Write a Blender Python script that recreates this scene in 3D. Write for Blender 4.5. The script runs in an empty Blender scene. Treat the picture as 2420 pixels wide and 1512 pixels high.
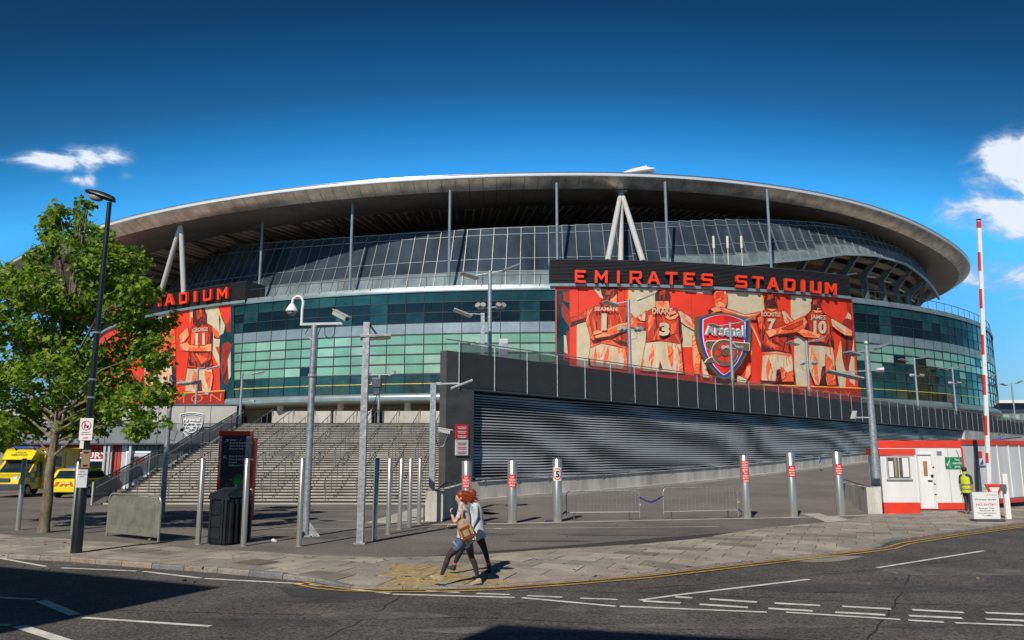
import bpy, bmesh, math, random
from mathutils import Vector, Matrix, noise
from mathutils.geometry import tessellate_polygon
random.seed(7)
R = math.radians
scn = bpy.context.scene
COL = scn.collection

# ------------------------------------------------------------------ camera
HC, PITCH, F = 2.2, R(9.77), 1882.0
cam_d = bpy.data.cameras.new("camera"); cam = bpy.data.objects.new("camera", cam_d); COL.objects.link(cam)
cam.location = (0, 0, HC); cam.rotation_euler = (R(90) + PITCH, 0, 0)
cam_d.lens = 28; cam_d.sensor_width = 36; cam_d.clip_start = 0.1; cam_d.clip_end = 6000
scn.camera = cam

# ------------------------------------------------------------------ sun, sky, exposure
AZ, EL = R(22), R(40)                       # the sun stands behind the camera's left shoulder
SUNDIR = Vector((-math.sin(AZ) * math.cos(EL), -math.cos(AZ) * math.cos(EL), math.sin(EL)))
sd = bpy.data.lights.new("sun", 'SUN'); sd.energy = 4.6; sd.angle = R(0.5); sd.color = (1.0, 0.93, 0.82)
so = bpy.data.objects.new("sun", sd); COL.objects.link(so)
so.rotation_euler = SUNDIR.to_track_quat('Z', 'Y').to_euler(); so.location = (-20, -40, 60)
scn.view_settings.view_transform = 'Standard'; scn.view_settings.look = 'None'
scn.view_settings.exposure = 0.0; scn.view_settings.gamma = 1.0; scn.view_settings.use_curve_mapping = False
try:
    scn.cycles.max_bounces = 6; scn.cycles.transparent_max_bounces = 12; scn.cycles.glossy_bounces = 4
    scn.cycles.use_denoising = True
except Exception: pass


def ray(u, v):
    xc, yc = (u - 1210) / F, (756 - v) / F
    return Vector((xc, math.cos(PITCH) - yc * math.sin(PITCH), math.sin(PITCH) + yc * math.cos(PITCH)))
def gnd(u, v, z=0.0):
    d = ray(u, v); t = (z - HC) / d.z
    return Vector((d.x * t, d.y * t, z))
def atY(u, v, Y):
    d = ray(u, v); t = Y / d.y
    return Vector((d.x * t, Y, HC + d.z * t))
K = 0.9453
def cv(ox, oy, px, py, s=3.78): return ((ox + px / s) * K, (oy + py / s) * K)

W = bpy.data.worlds.new("World"); scn.world = W; W.use_nodes = True
nt = W.node_tree; nt.nodes.clear()
def wn(t, **kw):
    n = nt.nodes.new(t)
    for k, v in kw.items(): setattr(n, k, v)
    return n
def wm(op, a, b=None, clamp=False):
    n = wn('ShaderNodeMath', operation=op); n.use_clamp = clamp
    for i, x in enumerate((a, b)):
        if x is None: continue
        if isinstance(x, (int, float)): n.inputs[i].default_value = x
        else: nt.links.new(x, n.inputs[i])
    return n.outputs[0]
sky = wn('ShaderNodeTexSky', sky_type='NISHITA'); sky.sun_disc = False
sky.sun_elevation = EL; sky.sun_rotation = R(180) + AZ
sky.altitude = 300; sky.air_density = 1.0; sky.dust_density = 0.3; sky.ozone_density = 3.5
hs = wn('ShaderNodeHueSaturation'); hs.inputs['Saturation'].default_value = 1.28; hs.inputs['Value'].default_value = 1.0
nt.links.new(sky.outputs[0], hs.inputs['Color'])
tc = wn('ShaderNodeTexCoord'); sx = wn('ShaderNodeSeparateXYZ'); nt.links.new(tc.outputs['Generated'], sx.inputs[0])
# sky deepens steadily from the horizon to the zenith
ramp = wn('ShaderNodeValToRGB'); nt.links.new(wm('ADD', sx.outputs[2], wm('MULTIPLY', wm('MULTIPLY', sx.outputs[0], sx.outputs[0]), 0.40)), ramp.inputs[0])   # darker away from the antisolar direction
e = ramp.color_ramp.elements
e[0].position = 0.0; e[0].color = (.22, .22, .24, 1); e[1].position = 1.0; e[1].color = (.10, .22, .26, 1)
for p, c in ((.09, (.30, .31, .34)), (.19, (.58, .78, .90)), (.27, (.70, 1.20, 1.38)), (.345, (.76, 1.82, 1.98)), (.404, (.42, 1.16, 1.24)), (.44, (.31, .76, .86)), (.52, (.18, .41, .46)), (.60, (.14, .32, .36))):
    q = e.new(p); q.color = c + (1,)
mul = wn('ShaderNodeMix', data_type='RGBA', blend_type='MULTIPLY'); mul.inputs[0].default_value = 1
nt.links.new(hs.outputs[0], mul.inputs[6]); nt.links.new(ramp.outputs[0], mul.inputs[7])
# clouds: soft noisy puffs at fixed directions
ysafe = wm('MAXIMUM', sx.outputs[1], 0.05)
ca, cb = wm('DIVIDE', sx.outputs[0], ysafe), wm('DIVIDE', sx.outputs[2], ysafe)
nz = wn('ShaderNodeTexNoise'); nz.inputs['Scale'].default_value = 13; nz.inputs['Detail'].default_value = 12; nz.inputs['Roughness'].default_value = 0.6
nz.inputs['Distortion'].default_value = 0.5
mp = wn('ShaderNodeMapping'); mp.inputs['Scale'].default_value = (1, 1, 1.9); nt.links.new(tc.outputs['Generated'], mp.inputs[0]); nt.links.new(mp.outputs[0], nz.inputs['Vector'])
tot = None
for (u, v, ru, rv, st) in ((150, 376, 140, 34, 1.25), (165, 362, 60, 34, 1.1), (180, 425, 60, 22, .8), (292, 417, 42, 22, .65), (2420, 385, 150, 95, 1.3), (2450, 340, 110, 80, 1.1), (2390, 500, 190, 70, 1.05),
                           (2410, 645, 190, 66, .95), (2230, 525, 120, 44, .5), (2600, 470, 200, 160, .9), (-120, 400, 120, 60, .6)):
    d = ray(u, v); a, b = d.x / d.y, d.z / d.y; ra, rb = 1.75 * ru / F, 1.8 * rv / F
    dx = wm('DIVIDE', wm('SUBTRACT', ca, a), ra); dy = wm('DIVIDE', wm('SUBTRACT', cb, b), rb)
    q = wm('ADD', wm('MULTIPLY', dx, dx), wm('MULTIPLY', dy, dy))
    m = wm('MULTIPLY', wm('SUBTRACT', 1.0, wm('SQRT', q), True), st)
    tot = m if tot is None else wm('MAXIMUM', tot, m)
dens = wm('ADD', wm('MULTIPLY', wm('SUBTRACT', nz.outputs[0], 0.52), 4.2), wm('SUBTRACT', wm('MULTIPLY', tot, 1.9), 0.62), True)
dens = wm('MULTIPLY', wm('MULTIPLY', dens, wm('MULTIPLY', tot, 2.4, True), True), wm('MULTIPLY', dens, 1.25, True), True)
dens = wm('MULTIPLY', dens, wm('GREATER_THAN', sx.outputs[1], 0.06), True)
cmix = wn('ShaderNodeMix', data_type='RGBA'); nt.links.new(dens, cmix.inputs[0]); nt.links.new(mul.outputs[2], cmix.inputs[6])
ccol = wn('ShaderNodeMix', data_type='RGBA'); nt.links.new(wm('MULTIPLY', dens, dens), ccol.inputs[0]); ccol.inputs[6].default_value = (3.2, 4.6, 7.0, 1); ccol.inputs[7].default_value = (7.6, 8.3, 9.4, 1); nt.links.new(ccol.outputs[2], cmix.inputs[7])
bg = wn('ShaderNodeBackground'); bg.inputs['Strength'].default_value = 0.105; nt.links.new(cmix.outputs[2], bg.inputs[0])
wo = wn('ShaderNodeOutputWorld'); nt.links.new(bg.outputs[0], wo.inputs[0])

# ------------------------------------------------------------------ materials
MATS = {}
def M(name, col, rough=.6, metal=0.0, var=.18, scale=2.0, bump=0.0, bscale=60.0, spec=.5, col2=None, detail=6, stretch=None, alpha=1.0, coat=0.0, emit=0.0, fine=0.0):
    """procedural surface: base colour broken up by noise, optional fine speckle and relief"""
    if name in MATS: return MATS[name]
    m = bpy.data.materials.new(name); m.use_nodes = True; MATS[name] = m
    n, l = m.node_tree.nodes, m.node_tree.links; b = n['Principled BSDF']
    tc = n.new('ShaderNodeTexCoord'); src = tc.outputs['Object']
    if stretch:
        mp = n.new('ShaderNodeMapping'); mp.inputs['Scale'].default_value = stretch; l.new(src, mp.inputs[0]); src = mp.outputs[0]
    nz = n.new('ShaderNodeTexNoise'); nz.inputs['Scale'].default_value = scale; nz.inputs['Detail'].default_value = detail; nz.inputs['Roughness'].default_value = .62
    l.new(src, nz.inputs['Vector'])
    rp = n.new('ShaderNodeValToRGB'); l.new(nz.outputs[0], rp.inputs[0])
    c2 = col2 or tuple(min(1, c * (1 + var)) for c in col)
    rp.color_ramp.elements[0].position = .3; rp.color_ramp.elements[0].color = tuple(c * (1 - var) for c in col) + (1,)
    rp.color_ramp.elements[1].position = .7; rp.color_ramp.elements[1].color = tuple(c2) + (1,)
    out = rp.outputs[0]
    if fine:
        n2 = n.new('ShaderNodeTexNoise'); n2.inputs['Scale'].default_value = bscale; n2.inputs['Detail'].default_value = 3; l.new(tc.outputs['Object'], n2.inputs['Vector'])
        r2 = n.new('ShaderNodeMapRange'); r2.inputs[1].default_value = .25; r2.inputs[2].default_value = .75; r2.inputs[3].default_value = 1 - fine; r2.inputs[4].default_value = 1 + fine
        l.new(n2.outputs[0], r2.inputs[0])
        mx = n.new('ShaderNodeVectorMath'); mx.operation = 'SCALE'; l.new(out, mx.inputs[0]); l.new(r2.outputs[0], mx.inputs['Scale']); out = mx.outputs[0]
    l.new(out, b.inputs['Base Color'])
    b.inputs['Roughness'].default_value = rough; b.inputs['Metallic'].default_value = metal
    b.inputs['Specular IOR Level'].default_value = spec; b.inputs['Coat Weight'].default_value = coat; b.inputs['Alpha'].default_value = alpha
    if bump:
        n3 = n.new('ShaderNodeTexNoise'); n3.inputs['Scale'].default_value = bscale; n3.inputs['Detail'].default_value = 5; l.new(src, n3.inputs['Vector'])
        bp = n.new('ShaderNodeBump'); bp.inputs['Strength'].default_value = bump; bp.inputs['Distance'].default_value = .03
        l.new(n3.outputs[0], bp.inputs['Height']); l.new(bp.outputs[0], b.inputs['Normal'])
    return m

A_ROAD = M('asphalt_road', (.088, .081, .080), .85, var=.38, scale=.45, bump=.6, bscale=26, fine=.85, spec=.3, detail=9)
A_FORE = M('asphalt_forecourt', (.150, .137, .130), .88, var=.36, scale=.3, bump=.4, bscale=22, fine=.55, detail=9, spec=.3)
A_PATCH = M('asphalt_new', (.045, .045, .047), .85, var=.2, scale=.6, bump=.4, bscale=70, fine=.4)
A_RAMP = M('asphalt_ramp', (.165, .145, .134), .88, var=.22, scale=.3, bump=.3, bscale=50, fine=.25, stretch=(1, 1, 1))
PAINT = M('road_paint', (.62, .62, .58), .7, var=.3, scale=5, fine=.25, bscale=45)
YPAINT = M('yellow_paint', (.52, .33, .05), .7, var=.35, scale=5, fine=.3, bscale=45)
SLAB = [M('flagstone_%d' % i, c, .85, var=.25, scale=1.6, bump=.35, bscale=35, fine=.3) for i, c in enumerate(((.30, .265, .22), (.255, .23, .195), (.36, .32, .265), (.19, .168, .145)))]
KERB = [M('kerb_%d' % i, c, .85, var=.3, scale=4, bump=.5, bscale=40, fine=.3) for i, c in enumerate(((.24, .215, .19), (.17, .175, .185), (.27, .215, .185)))]
MORTAR = M('mortar', (.10, .09, .078), .95, var=.3, scale=3)
TACTILE = M('tactile_buff', (.33, .245, .125), .85, var=.35, scale=6, bump=.8, bscale=14, fine=.3)
CONC = M('concrete', (.46, .435, .40), .85, var=.34, scale=1.3, bump=.25, bscale=25, fine=.15, stretch=(1, 1, .25))
CONCL = M('concrete_pale', (.42, .395, .35), .85, var=.22, scale=.8, bump=.2, bscale=25, fine=.12)
STEPM = M('step_stone', (.45, .415, .37), .8, var=.34, scale=.7, bump=.2, bscale=30, fine=.2)
NOSE_SHADOW = M('nosing_shadow_dark', (.035, .033, .03), .8)
DKWALL = M('dark_brick', (.066, .066, .068), .8, var=.3, scale=1.2, bump=.3, bscale=30, fine=.3, stretch=(.4, .4, 1.5))
LOUV = M('slat_metal', (.50, .505, .52), .40, metal=.3, var=.12, scale=.5)
BLACK = M('near_black', (.006, .006, .007), .8)
GALV = M('galvanised', (.36, .385, .41), .5, metal=.55, var=.35, scale=9, bump=.1, bscale=30, fine=.2)
DKSTEEL = M('dark_steel', (.085, .10, .12), .5, metal=.4, var=.2)
PALEST = M('pale_steel', (.50, .52, .52), .45, metal=.3, var=.12)
CHROME = M('brushed_steel', (.52, .495, .46), .30, metal=.72, var=.1, scale=1.5, stretch=(6, 6, .6))
BLACKP = M('black_paint', (.012, .015, .018), .35, var=.3, spec=.6)
BINM = M('bin_plastic', (.014, .017, .022), .38, var=.3, scale=3, fine=.3)
WHITE = M('white_paint', (.78, .78, .77), .55, var=.07, scale=1.5)
RIMW = M('rim_white', (.80, .80, .80), .35, var=.05, coat=1.0, metal=.35)
OFFW = M('cabin_wall', (.70, .695, .69), .6, var=.14, scale=.9, fine=.06, stretch=(2, 2, .35))
REDP = M('red_paint', (.72, .045, .02), .5, var=.12)
SIGNW = M('sign_white', (.74, .74, .74), .45, var=.06)
SIGNR = M('sign_red', (.68, .035, .03), .45, var=.1)
SIGNK = M('sign_black', (.015, .015, .018), .5)
SIGNG = M('sign_green', (.012, .20, .085), .45, var=.1)
SIGNB = M('sign_blue', (.02, .06, .30), .45)
SILV = M('silver_cladding', (.255, .32, .33), .38, metal=.45, var=.2, scale=.5)
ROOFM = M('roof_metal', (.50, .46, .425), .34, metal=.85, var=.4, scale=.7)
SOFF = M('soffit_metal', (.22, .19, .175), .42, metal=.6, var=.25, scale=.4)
RIMM = M('rim_metal', (.86, .88, .90), .2, metal=.8, var=.05)
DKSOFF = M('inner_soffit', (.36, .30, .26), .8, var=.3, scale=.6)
COLW = M('column_paint', (.47, .455, .44), .5, var=.08)
RIB = M('raker_steel', (.09, .105, .12), .5, var=.2)
SEATS = M('seating_underside', (.20, .165, .125), .85, var=.3, scale=.6)
GREENG = M('green_glass', (.17, .335, .245), .10, var=.25, scale=.22, spec=.5, coat=.4)
GREENG2 = M('green_glass_pale', (.25, .41, .315), .10, var=.25, scale=.22, spec=.5, coat=.4)
DKGL = M('dark_glass', (.005, .012, .014), .06, var=.6, scale=.3, spec=.35)
TEALGL = M('teal_glass', (.012, .048, .050), .06, var=.6, scale=.35, spec=.4)
CLRGL = M('clear_glass_reflections', (.012, .028, .018), .03, var=.8, scale=1.1, spec=.8)  # green mottle painted in for the trees reflected in these panes
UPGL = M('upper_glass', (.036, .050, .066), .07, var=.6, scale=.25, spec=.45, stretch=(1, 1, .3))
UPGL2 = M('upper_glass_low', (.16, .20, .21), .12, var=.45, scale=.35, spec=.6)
MULL = M('mullion', (.42, .44, .45), .4, metal=.5, var=.1)
MULLD = M('mullion_dark', (.03, .045, .05), .5, var=.2)
BOXK = M('louvre_black', (.026, .025, .030), .6, var=.35, scale=.5, stretch=(.3, .3, 6))
LETR = M('letter_red', (.76, .045, .012), .45, var=.06)
MESHP = M('mesh_infill', (.06, .065, .07), .7, alpha=.45)
MESHG = M('balustrade_mesh', (.13, .16, .19), .5, alpha=.62)
DENIM = M('denim', (.06, .10, .19), .8, var=.35, scale=30)

# ------------------------------------------------------------------ mesh building
def _prim_fix(p): return Vector(p)
class MB:
    def __init__(s): s.v = []; s.f = []; s.m = []; s.cur = 0
    def add(s, vs, fs):
        o = len(s.v); s.v += [tuple(x) for x in vs]; s.f += [tuple(i + o for i in f) for f in fs]; s.m += [s.cur] * len(fs)
        return s
    def box(s, c, d, ax=None):
        """centre, full size, optional 3 axes"""
        c = Vector(c); X, Y, Z = ax or (Vector((1, 0, 0)), Vector((0, 1, 0)), Vector((0, 0, 1)))
        hx, hy, hz = d[0] / 2, d[1] / 2, d[2] / 2
        vs = [c + X * (hx * a) + Y * (hy * b) + Z * (hz * e) for e in (-1, 1) for b in (-1, 1) for a in (-1, 1)]
        return s.add(vs, [(0, 2, 3, 1), (4, 5, 7, 6), (0, 1, 5, 4), (2, 6, 7, 3), (0, 4, 6, 2), (1, 3, 7, 5)])
    def bar(s, p, q, w, h, up=(0, 0, 1)):
        p, q = Vector(p), Vector(q); Y = (q - p); L = Y.length
        if L < 1e-6: return s
        Y /= L; X = Y.cross(Vector(up))
        if X.length < 1e-4: X = Y.cross(Vector((1, 0, 0)))
        X.normalize(); Z = X.cross(Y)
        return s.box((p + q) / 2, (w, L, h), (X, Y, Z))
    def tube(s, pts, r, n=8, cap=True):
        pts = [Vector(p) for p in pts]; rs = r if isinstance(r, (list, tuple)) else [r] * len(pts)
        rings = []; ref = None
        for i, p in enumerate(pts):
            t = (pts[min(i + 1, len(pts) - 1)] - pts[max(i - 1, 0)]).normalized()
            if ref is None: ref = t.orthogonal().normalized()
            ref = (ref - t * ref.dot(t))
            ref = ref.normalized() if ref.length > 1e-5 else t.orthogonal().normalized()
            b = t.cross(ref); rings.append([p + ref * (rs[i] * math.cos(2 * math.pi * k / n)) + b * (rs[i] * math.sin(2 * math.pi * k / n)) for k in range(n)])
        vs = [x for g in rings for x in g]; fs = []
        for i in range(len(rings) - 1):
            for k in range(n): fs.append((i * n + k, i * n + (k + 1) % n, (i + 1) * n + (k + 1) % n, (i + 1) * n + k))
        if cap: fs.append(tuple(range(n - 1, -1, -1))); fs.append(tuple((len(rings) - 1) * n + k for k in range(n)))
        return s.add(vs, fs)
    def lathe(s, c, prof, n=20):
        c = Vector(c); vs = []; fs = []
        for (r, z) in prof: vs += [c + Vector((r * math.cos(2 * math.pi * k / n), r * math.sin(2 * math.pi * k / n), z)) for k in range(n)]
        for i in range(len(prof) - 1):
            for k in range(n): fs.append((i * n + k, i * n + (k + 1) % n, (i + 1) * n + (k + 1) % n, (i + 1) * n + k))
        fs.append(tuple(range(n - 1, -1, -1))); fs.append(tuple((len(prof) - 1) * n + k for k in range(n)))
        return s.add(vs, fs)
    def ell(s, c, r, nu=12, nv=8, ax=None):
        c = Vector(c); X, Y, Z = ax or (Vector((1, 0, 0)), Vector((0, 1, 0)), Vector((0, 0, 1)))
        vs = []; fs = []
        for j in range(1, nv):
            th = math.pi * j / nv
            for k in range(nu):
                ph = 2 * math.pi * k / nu
                vs.append(c + X * (r[0] * math.sin(th) * math.cos(ph)) + Y * (r[1] * math.sin(th) * math.sin(ph)) + Z * (r[2] * math.cos(th)))
        vs += [c + Z * r[2], c - Z * r[2]]; t, b = len(vs) - 2, len(vs) - 1
        for j in range(nv - 2):
            for k in range(nu): fs.append((j * nu + k, (j + 1) * nu + k, (j + 1) * nu + (k + 1) % nu, j * nu + (k + 1) % nu))
        for k in range(nu): fs.append((t, k, (k + 1) % nu)); fs.append((b, (nv - 2) * nu + (k + 1) % nu, (nv - 2) * nu + k))
        return s.add(vs, fs)
    def prism(s, loops, front, back):
        """loops of 2D points (outer first, then holes); front/back map a 2D point to 3D"""
        if not isinstance(loops[0][0], (tuple, list, Vector)): loops = [loops]
        fl = [p for L in loops for p in L]; n = len(fl)
        tris = tessellate_polygon([[Vector((p[0], p[1], 0)) for p in L] for L in loops])
        vs = [front(p) for p in fl] + [back(p) for p in fl]; fs = []
        for t in tris: fs.append(tuple(t)); fs.append(tuple(i + n for i in reversed(t)))
        o = 0
        for L in loops:
            m = len(L)
            for i in range(m):
                a, b = o + i, o + (i + 1) % m
                fs.append((a, b, b + n, a + n))
            o += m
        return s.add(vs, fs)
    def sheet(s, pts3, pts2=None):
        p2 = pts2 or [(p[0], p[1]) for p in pts3]
        tris = tessellate_polygon([[Vector((p[0], p[1], 0)) for p in p2]])
        return s.add(pts3, [tuple(t) for t in tris])
    def build(s, name, mat, parent=None, smooth=False, world=False, bevel=0.0, fixn=True):
        me = bpy.data.meshes.new(name)
        off = Vector((0, 0, 0))
        if world and parent is not None:
            q = parent
            while q is not None: off += q.location; q = q.parent
        me.from_pydata([(a - off.x, b - off.y, c - off.z) for a, b, c in s.v] if off.length else s.v, [], s.f)
        for mm in (mat if isinstance(mat, (list, tuple)) else [mat]): me.materials.append(mm)
        if isinstance(mat, (list, tuple)):
            me.polygons.foreach_set('material_index', s.m)
        if fixn or bevel:
            bm = bmesh.new(); bm.from_mesh(me)
            if bevel:
                bmesh.ops.remove_doubles(bm, verts=bm.verts, dist=1e-5)
                es = [e for e in bm.edges if len(e.link_faces) == 2 and e.calc_face_angle(0) > .5]
                bmesh.ops.bevel(bm, geom=es, offset=bevel, segments=2, affect='EDGES', clamp_overlap=True, profile=.6)
            bmesh.ops.recalc_face_normals(bm, faces=bm.faces); bm.to_mesh(me); bm.free()
        if smooth:
            me.polygons.foreach_set('use_smooth', [True] * len(me.polygons))
            try: me.set_sharp_from_angle(angle=R(40))
            except Exception: pass
        me.update()
        o = bpy.data.objects.new(name, me); COL.objects.link(o)
        if parent is not None: o.parent = parent
        return o

def tag(o, label=None, cat=None, group=None, kind=None):
    if label: o['label'] = label
    if cat: o['category'] = cat
    if group: o['group'] = group
    if kind: o['kind'] = kind
    return o
def thing(name, label, cat, loc=(0, 0, 0), rz=0.0, group=None):
    o = bpy.data.objects.new(name, None); COL.objects.link(o); o.location = loc; o.rotation_euler = (0, 0, rz); o.empty_display_size = .3
    return tag(o, label, cat, group)
KIDS = {}
def copy_tree(o, parent=None, loc=None, rz=None, label=None, group=None):
    c = o.copy(); COL.objects.link(c)
    if parent is not None: c.parent = parent
    if loc is not None: c.location = loc
    if rz is not None: c.rotation_euler = (0, 0, rz)
    if label: c['label'] = label
    if group: c['group'] = group
    for ch in [x for x in o.children]: copy_tree(ch, c)
    return c
def inst(src, parent, M4=None):
    c = src.copy(); COL.objects.link(c); c.parent = parent
    if M4 is not None: c.matrix_local = M4
    return c

_tc = {}
def text2d(t, bold=0.0):
    """outline text of the built-in font as flat triangles, unit height capitals, origin at left baseline"""
    k = (t, bold)
    if k in _tc: return _tc[k]
    cu = bpy.data.curves.new('txt', 'FONT'); cu.body = t; cu.size = 1.0; cu.offset = bold; cu.resolution_u = 3; cu.fill_mode = 'FRONT'
    o = bpy.data.objects.new('txt', cu); COL.objects.link(o)
    dg = bpy.context.evaluated_depsgraph_get(); dg.update(); me = bpy.data.meshes.new_from_object(o.evaluated_get(dg))
    vs = [(v.co.x / .69, v.co.y / .69) for v in me.vertices]; fs = [tuple(p.vertices) for p in me.polygons]
    bpy.data.objects.remove(o); bpy.data.meshes.remove(me); bpy.data.curves.remove(cu)
    if not vs: vs, fs = [(0, 0)], []
    x0 = min(v[0] for v in vs); x1 = max(v[0] for v in vs)
    r = ([(v[0] - x0, v[1]) for v in vs], fs, x1 - x0); _tc[k] = r
    return r
def put_text(mb, t, org, X, Y, h, width=None, align='C', bold=.012):
    """letters laid flat on a plane: org = anchor of the baseline, X along the line, Y up, h = cap height"""
    vs, fs, w = text2d(t, bold); org, X, Y = Vector(org), Vector(X).normalized(), Vector(Y).normalized()
    sx_ = (width / w) if width else h
    a = {'C': -.5 * w * sx_, 'L': 0, 'R': -w * sx_}[align]
    mb.add([org + X * (a + v[0] * sx_) + Y * (v[1] * h) for v in vs], fs)
    return mb
def clip_half(poly, n, c):
    """keep the side n.p <= c"""
    out = []
    for i, p in enumerate(poly):
        q = poly[(i + 1) % len(poly)]; a = n[0] * p[0] + n[1] * p[1] - c; b = n[0] * q[0] + n[1] * q[1] - c
        if a <= 0: out.append(p)
        if (a < 0 < b) or (b < 0 < a):
            t = a / (a - b); out.append((p[0] + (q[0] - p[0]) * t, p[1] + (q[1] - p[1]) * t))
    return out
def area2(p): return abs(sum(p[i][0] * p[(i + 1) % len(p)][1] - p[(i + 1) % len(p)][0] * p[i][1] for i in range(len(p)))) / 2
def inside(p, poly):
    c = False
    for i in range(len(poly)):
        a, b = poly[i], poly[i - 1]
        if (a[1] > p[1]) != (b[1] > p[1]) and p[0] < (b[0] - a[0]) * (p[1] - a[1]) / (b[1] - a[1]) + a[0]: c = not c
    return c
def lerp_tab(tab, x):
    if x <= tab[0][0]: return tab[0][1]
    for (a, b), (c, d) in zip(tab, tab[1:]):
        if x <= c: return b + (d - b) * (x - a) / (c - a)
    return tab[-1][1]
# ------------------------------------------------------------------ ground, road, pavement
ZR = -0.10
g = MB(); g.add([(-3000, -3000, -.16), (3000, -3000, -.16), (3000, 3000, -.16), (-3000, 3000, -.16)], [(0, 1, 2, 3)])
tag(g.build('ground', A_FORE), kind='structure')
def c1(px, py): return (px * .336, 1304.5 + py * .336)
def c2(px, py): return (756 + px * .336, 1304.5 + py * .336)
def c3(px, py): return (1512.5 + px * .375, 1210 + py * .375)
kuv = [(-420, 1294), (-200, 1301), (0, 1308.5), (165, 1316), (282, 1326), (427, 1336), (504, 1341), (672, 1356), (739, 1361), (790, 1371), (840, 1375), (930, 1377), (1025, 1376.7),
       (1160, 1373), (1328, 1361.6), (1512, 1347), (1700, 1326), (1887, 1305.6), (2000, 1294), (2075, 1285), (2112, 1274), (2160, 1267), (2244, 1255), (2375, 1238), (2440, 1230), (2600, 1209), (2900, 1178)]
KP = [gnd(*p).xy for p in kuv]
fuv = [(-420, 1246), (0, 1262), (175, 1275), (375, 1287), (473, 1298.6), (605, 1302), (723, 1311), (910, 1316), (945, 1316), (1120, 1311), (1320, 1297), (1498, 1287), (1648, 1273), (1748, 1255), (1815, 1246),
       (1940, 1235), (2002, 1227), (2065, 1216), (2165, 1209), (2300, 1205), (2420, 1196), (2600, 1180), (2900, 1160)]
FP = [gnd(*p).xy for p in fuv]
def offset_line(P, d):
    out = []
    for i, p in enumerate(P):
        t = (P[min(i + 1, len(P) - 1)] - P[max(i - 1, 0)]).normalized(); out.append(p + Vector((-t.y, t.x)) * d)
    return out
KIN = offset_line(KP, .16)
def seg_d(p, P):
    best = 1e9
    for a, b in zip(P, P[1:]):
        ab = b - a; t = max(0, min(1, (p - a).dot(ab) / ab.length_squared)); best = min(best, (p - a - ab * t).length)
    return best
def sm(t): t = max(0, min(1, t)); return t * t * (3 - 2 * t)
def dropx(x): return .085 * sm((x + 4.2) / 1.5) * (1 - sm((x - 8.8) / 1.6))
def gz(x, y):
    dd = dropx(x)
    return -dd * (1 - sm((seg_d(Vector((x, y)), KP) - .1) / 1.3)) if dd > 1e-4 else 0.0

# road sheet (one plane below the pavements)
rd = [tuple(p) for p in KP] + [(70, 20), (70, -60), (-70, -60), (-70, 22)]
r = MB(); r.sheet([(x, y, ZR) for x, y in rd]); tag(r.build('road', A_ROAD), kind='structure')
# forecourt behind the pavement
fc = [tuple(p) for p in FP] + [(260, 60), (260, 420), (-260, 420), (-260, 25)]
r = MB(); r.sheet([(x, y, -.004) for x, y in fc]); tag(r.build('forecourt', A_FORE), kind='structure')

# pavement: flagstones laid on a mortar bed
pav = [tuple(p) for p in KIN] + [tuple(p) for p in reversed(FP)]
kd = (KP[8] - KP[2]).normalized(); kn = Vector((-kd.y, kd.x)); SL, SW = .93, .70
root_p = bpy.data.objects.new('pavement', None); COL.objects.link(root_p); tag(root_p, kind='structure')
tact = [gnd(*c2(*p)).xy for p in ((300, 183), (420, 150), (560, 105), (660, 97), (800, 112), (1000, 128), (1290, 188), (1180, 200), (830, 208), (420, 206))]
bed = MB(); slabs = []
o0 = KP[2]
for j in range(-14, 50):
    for i in range(-30, 62):
        a0, b0 = i * SL + (SL * .5 if j % 2 else 0), j * SW
        cpt = o0 + kd * (a0 + SL / 2) + kn * (b0 + SW / 2)
        if cpt.y < 6 or cpt.y > 45 or abs(cpt.x) > .72 * cpt.y + 1.5: continue
        def cell(gap):
            poly = pav; base = o0.dot(kd), o0.dot(kn)
            for n_, c_ in ((kd, base[0] + a0 + SL - gap), (-kd, -(base[0] + a0 + gap)), (kn, base[1] + b0 + SW - gap), (-kn, -(base[1] + b0 + gap))):
                poly = clip_half(poly, n_, c_)
                if len(poly) < 3: return None
            return poly if area2(poly) > .03 else None
        p = cell(0.0)
        if not p: continue
        bed.sheet([(x, y, gz(x, y) - .014) for x, y in p])
        q = cell(.010)
        if q: slabs.append((cpt.y, q, inside(cpt, [tuple(t) for t in tact])))
slabs.sort(key=lambda t: t[0])
tag(bed.build('mortar_bed', MORTAR, root_p), kind='stuff')
rest = MB()
for k, (yy, q, tt) in enumerate(slabs):
    dz = random.uniform(-.004, .004)
    mb = MB() if k < 300 else rest
    mi = random.choices((0, 1, 2, 3), (5, 4, 2, 1))[0]
    mb.cur = mi if k >= 300 else 0
    mb.prism(q, lambda p: (p[0], p[1], gz(p[0], p[1]) + dz), lambda p: (p[0], p[1], gz(p[0], p[1]) + dz - .05))
    if k < 300: mb.build('tactile_slab' if tt else 'flagstone', TACTILE if tt else SLAB[mi], root_p)
if rest.v: tag(rest.build('distant_flagstones', SLAB, root_p), kind='stuff')
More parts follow.
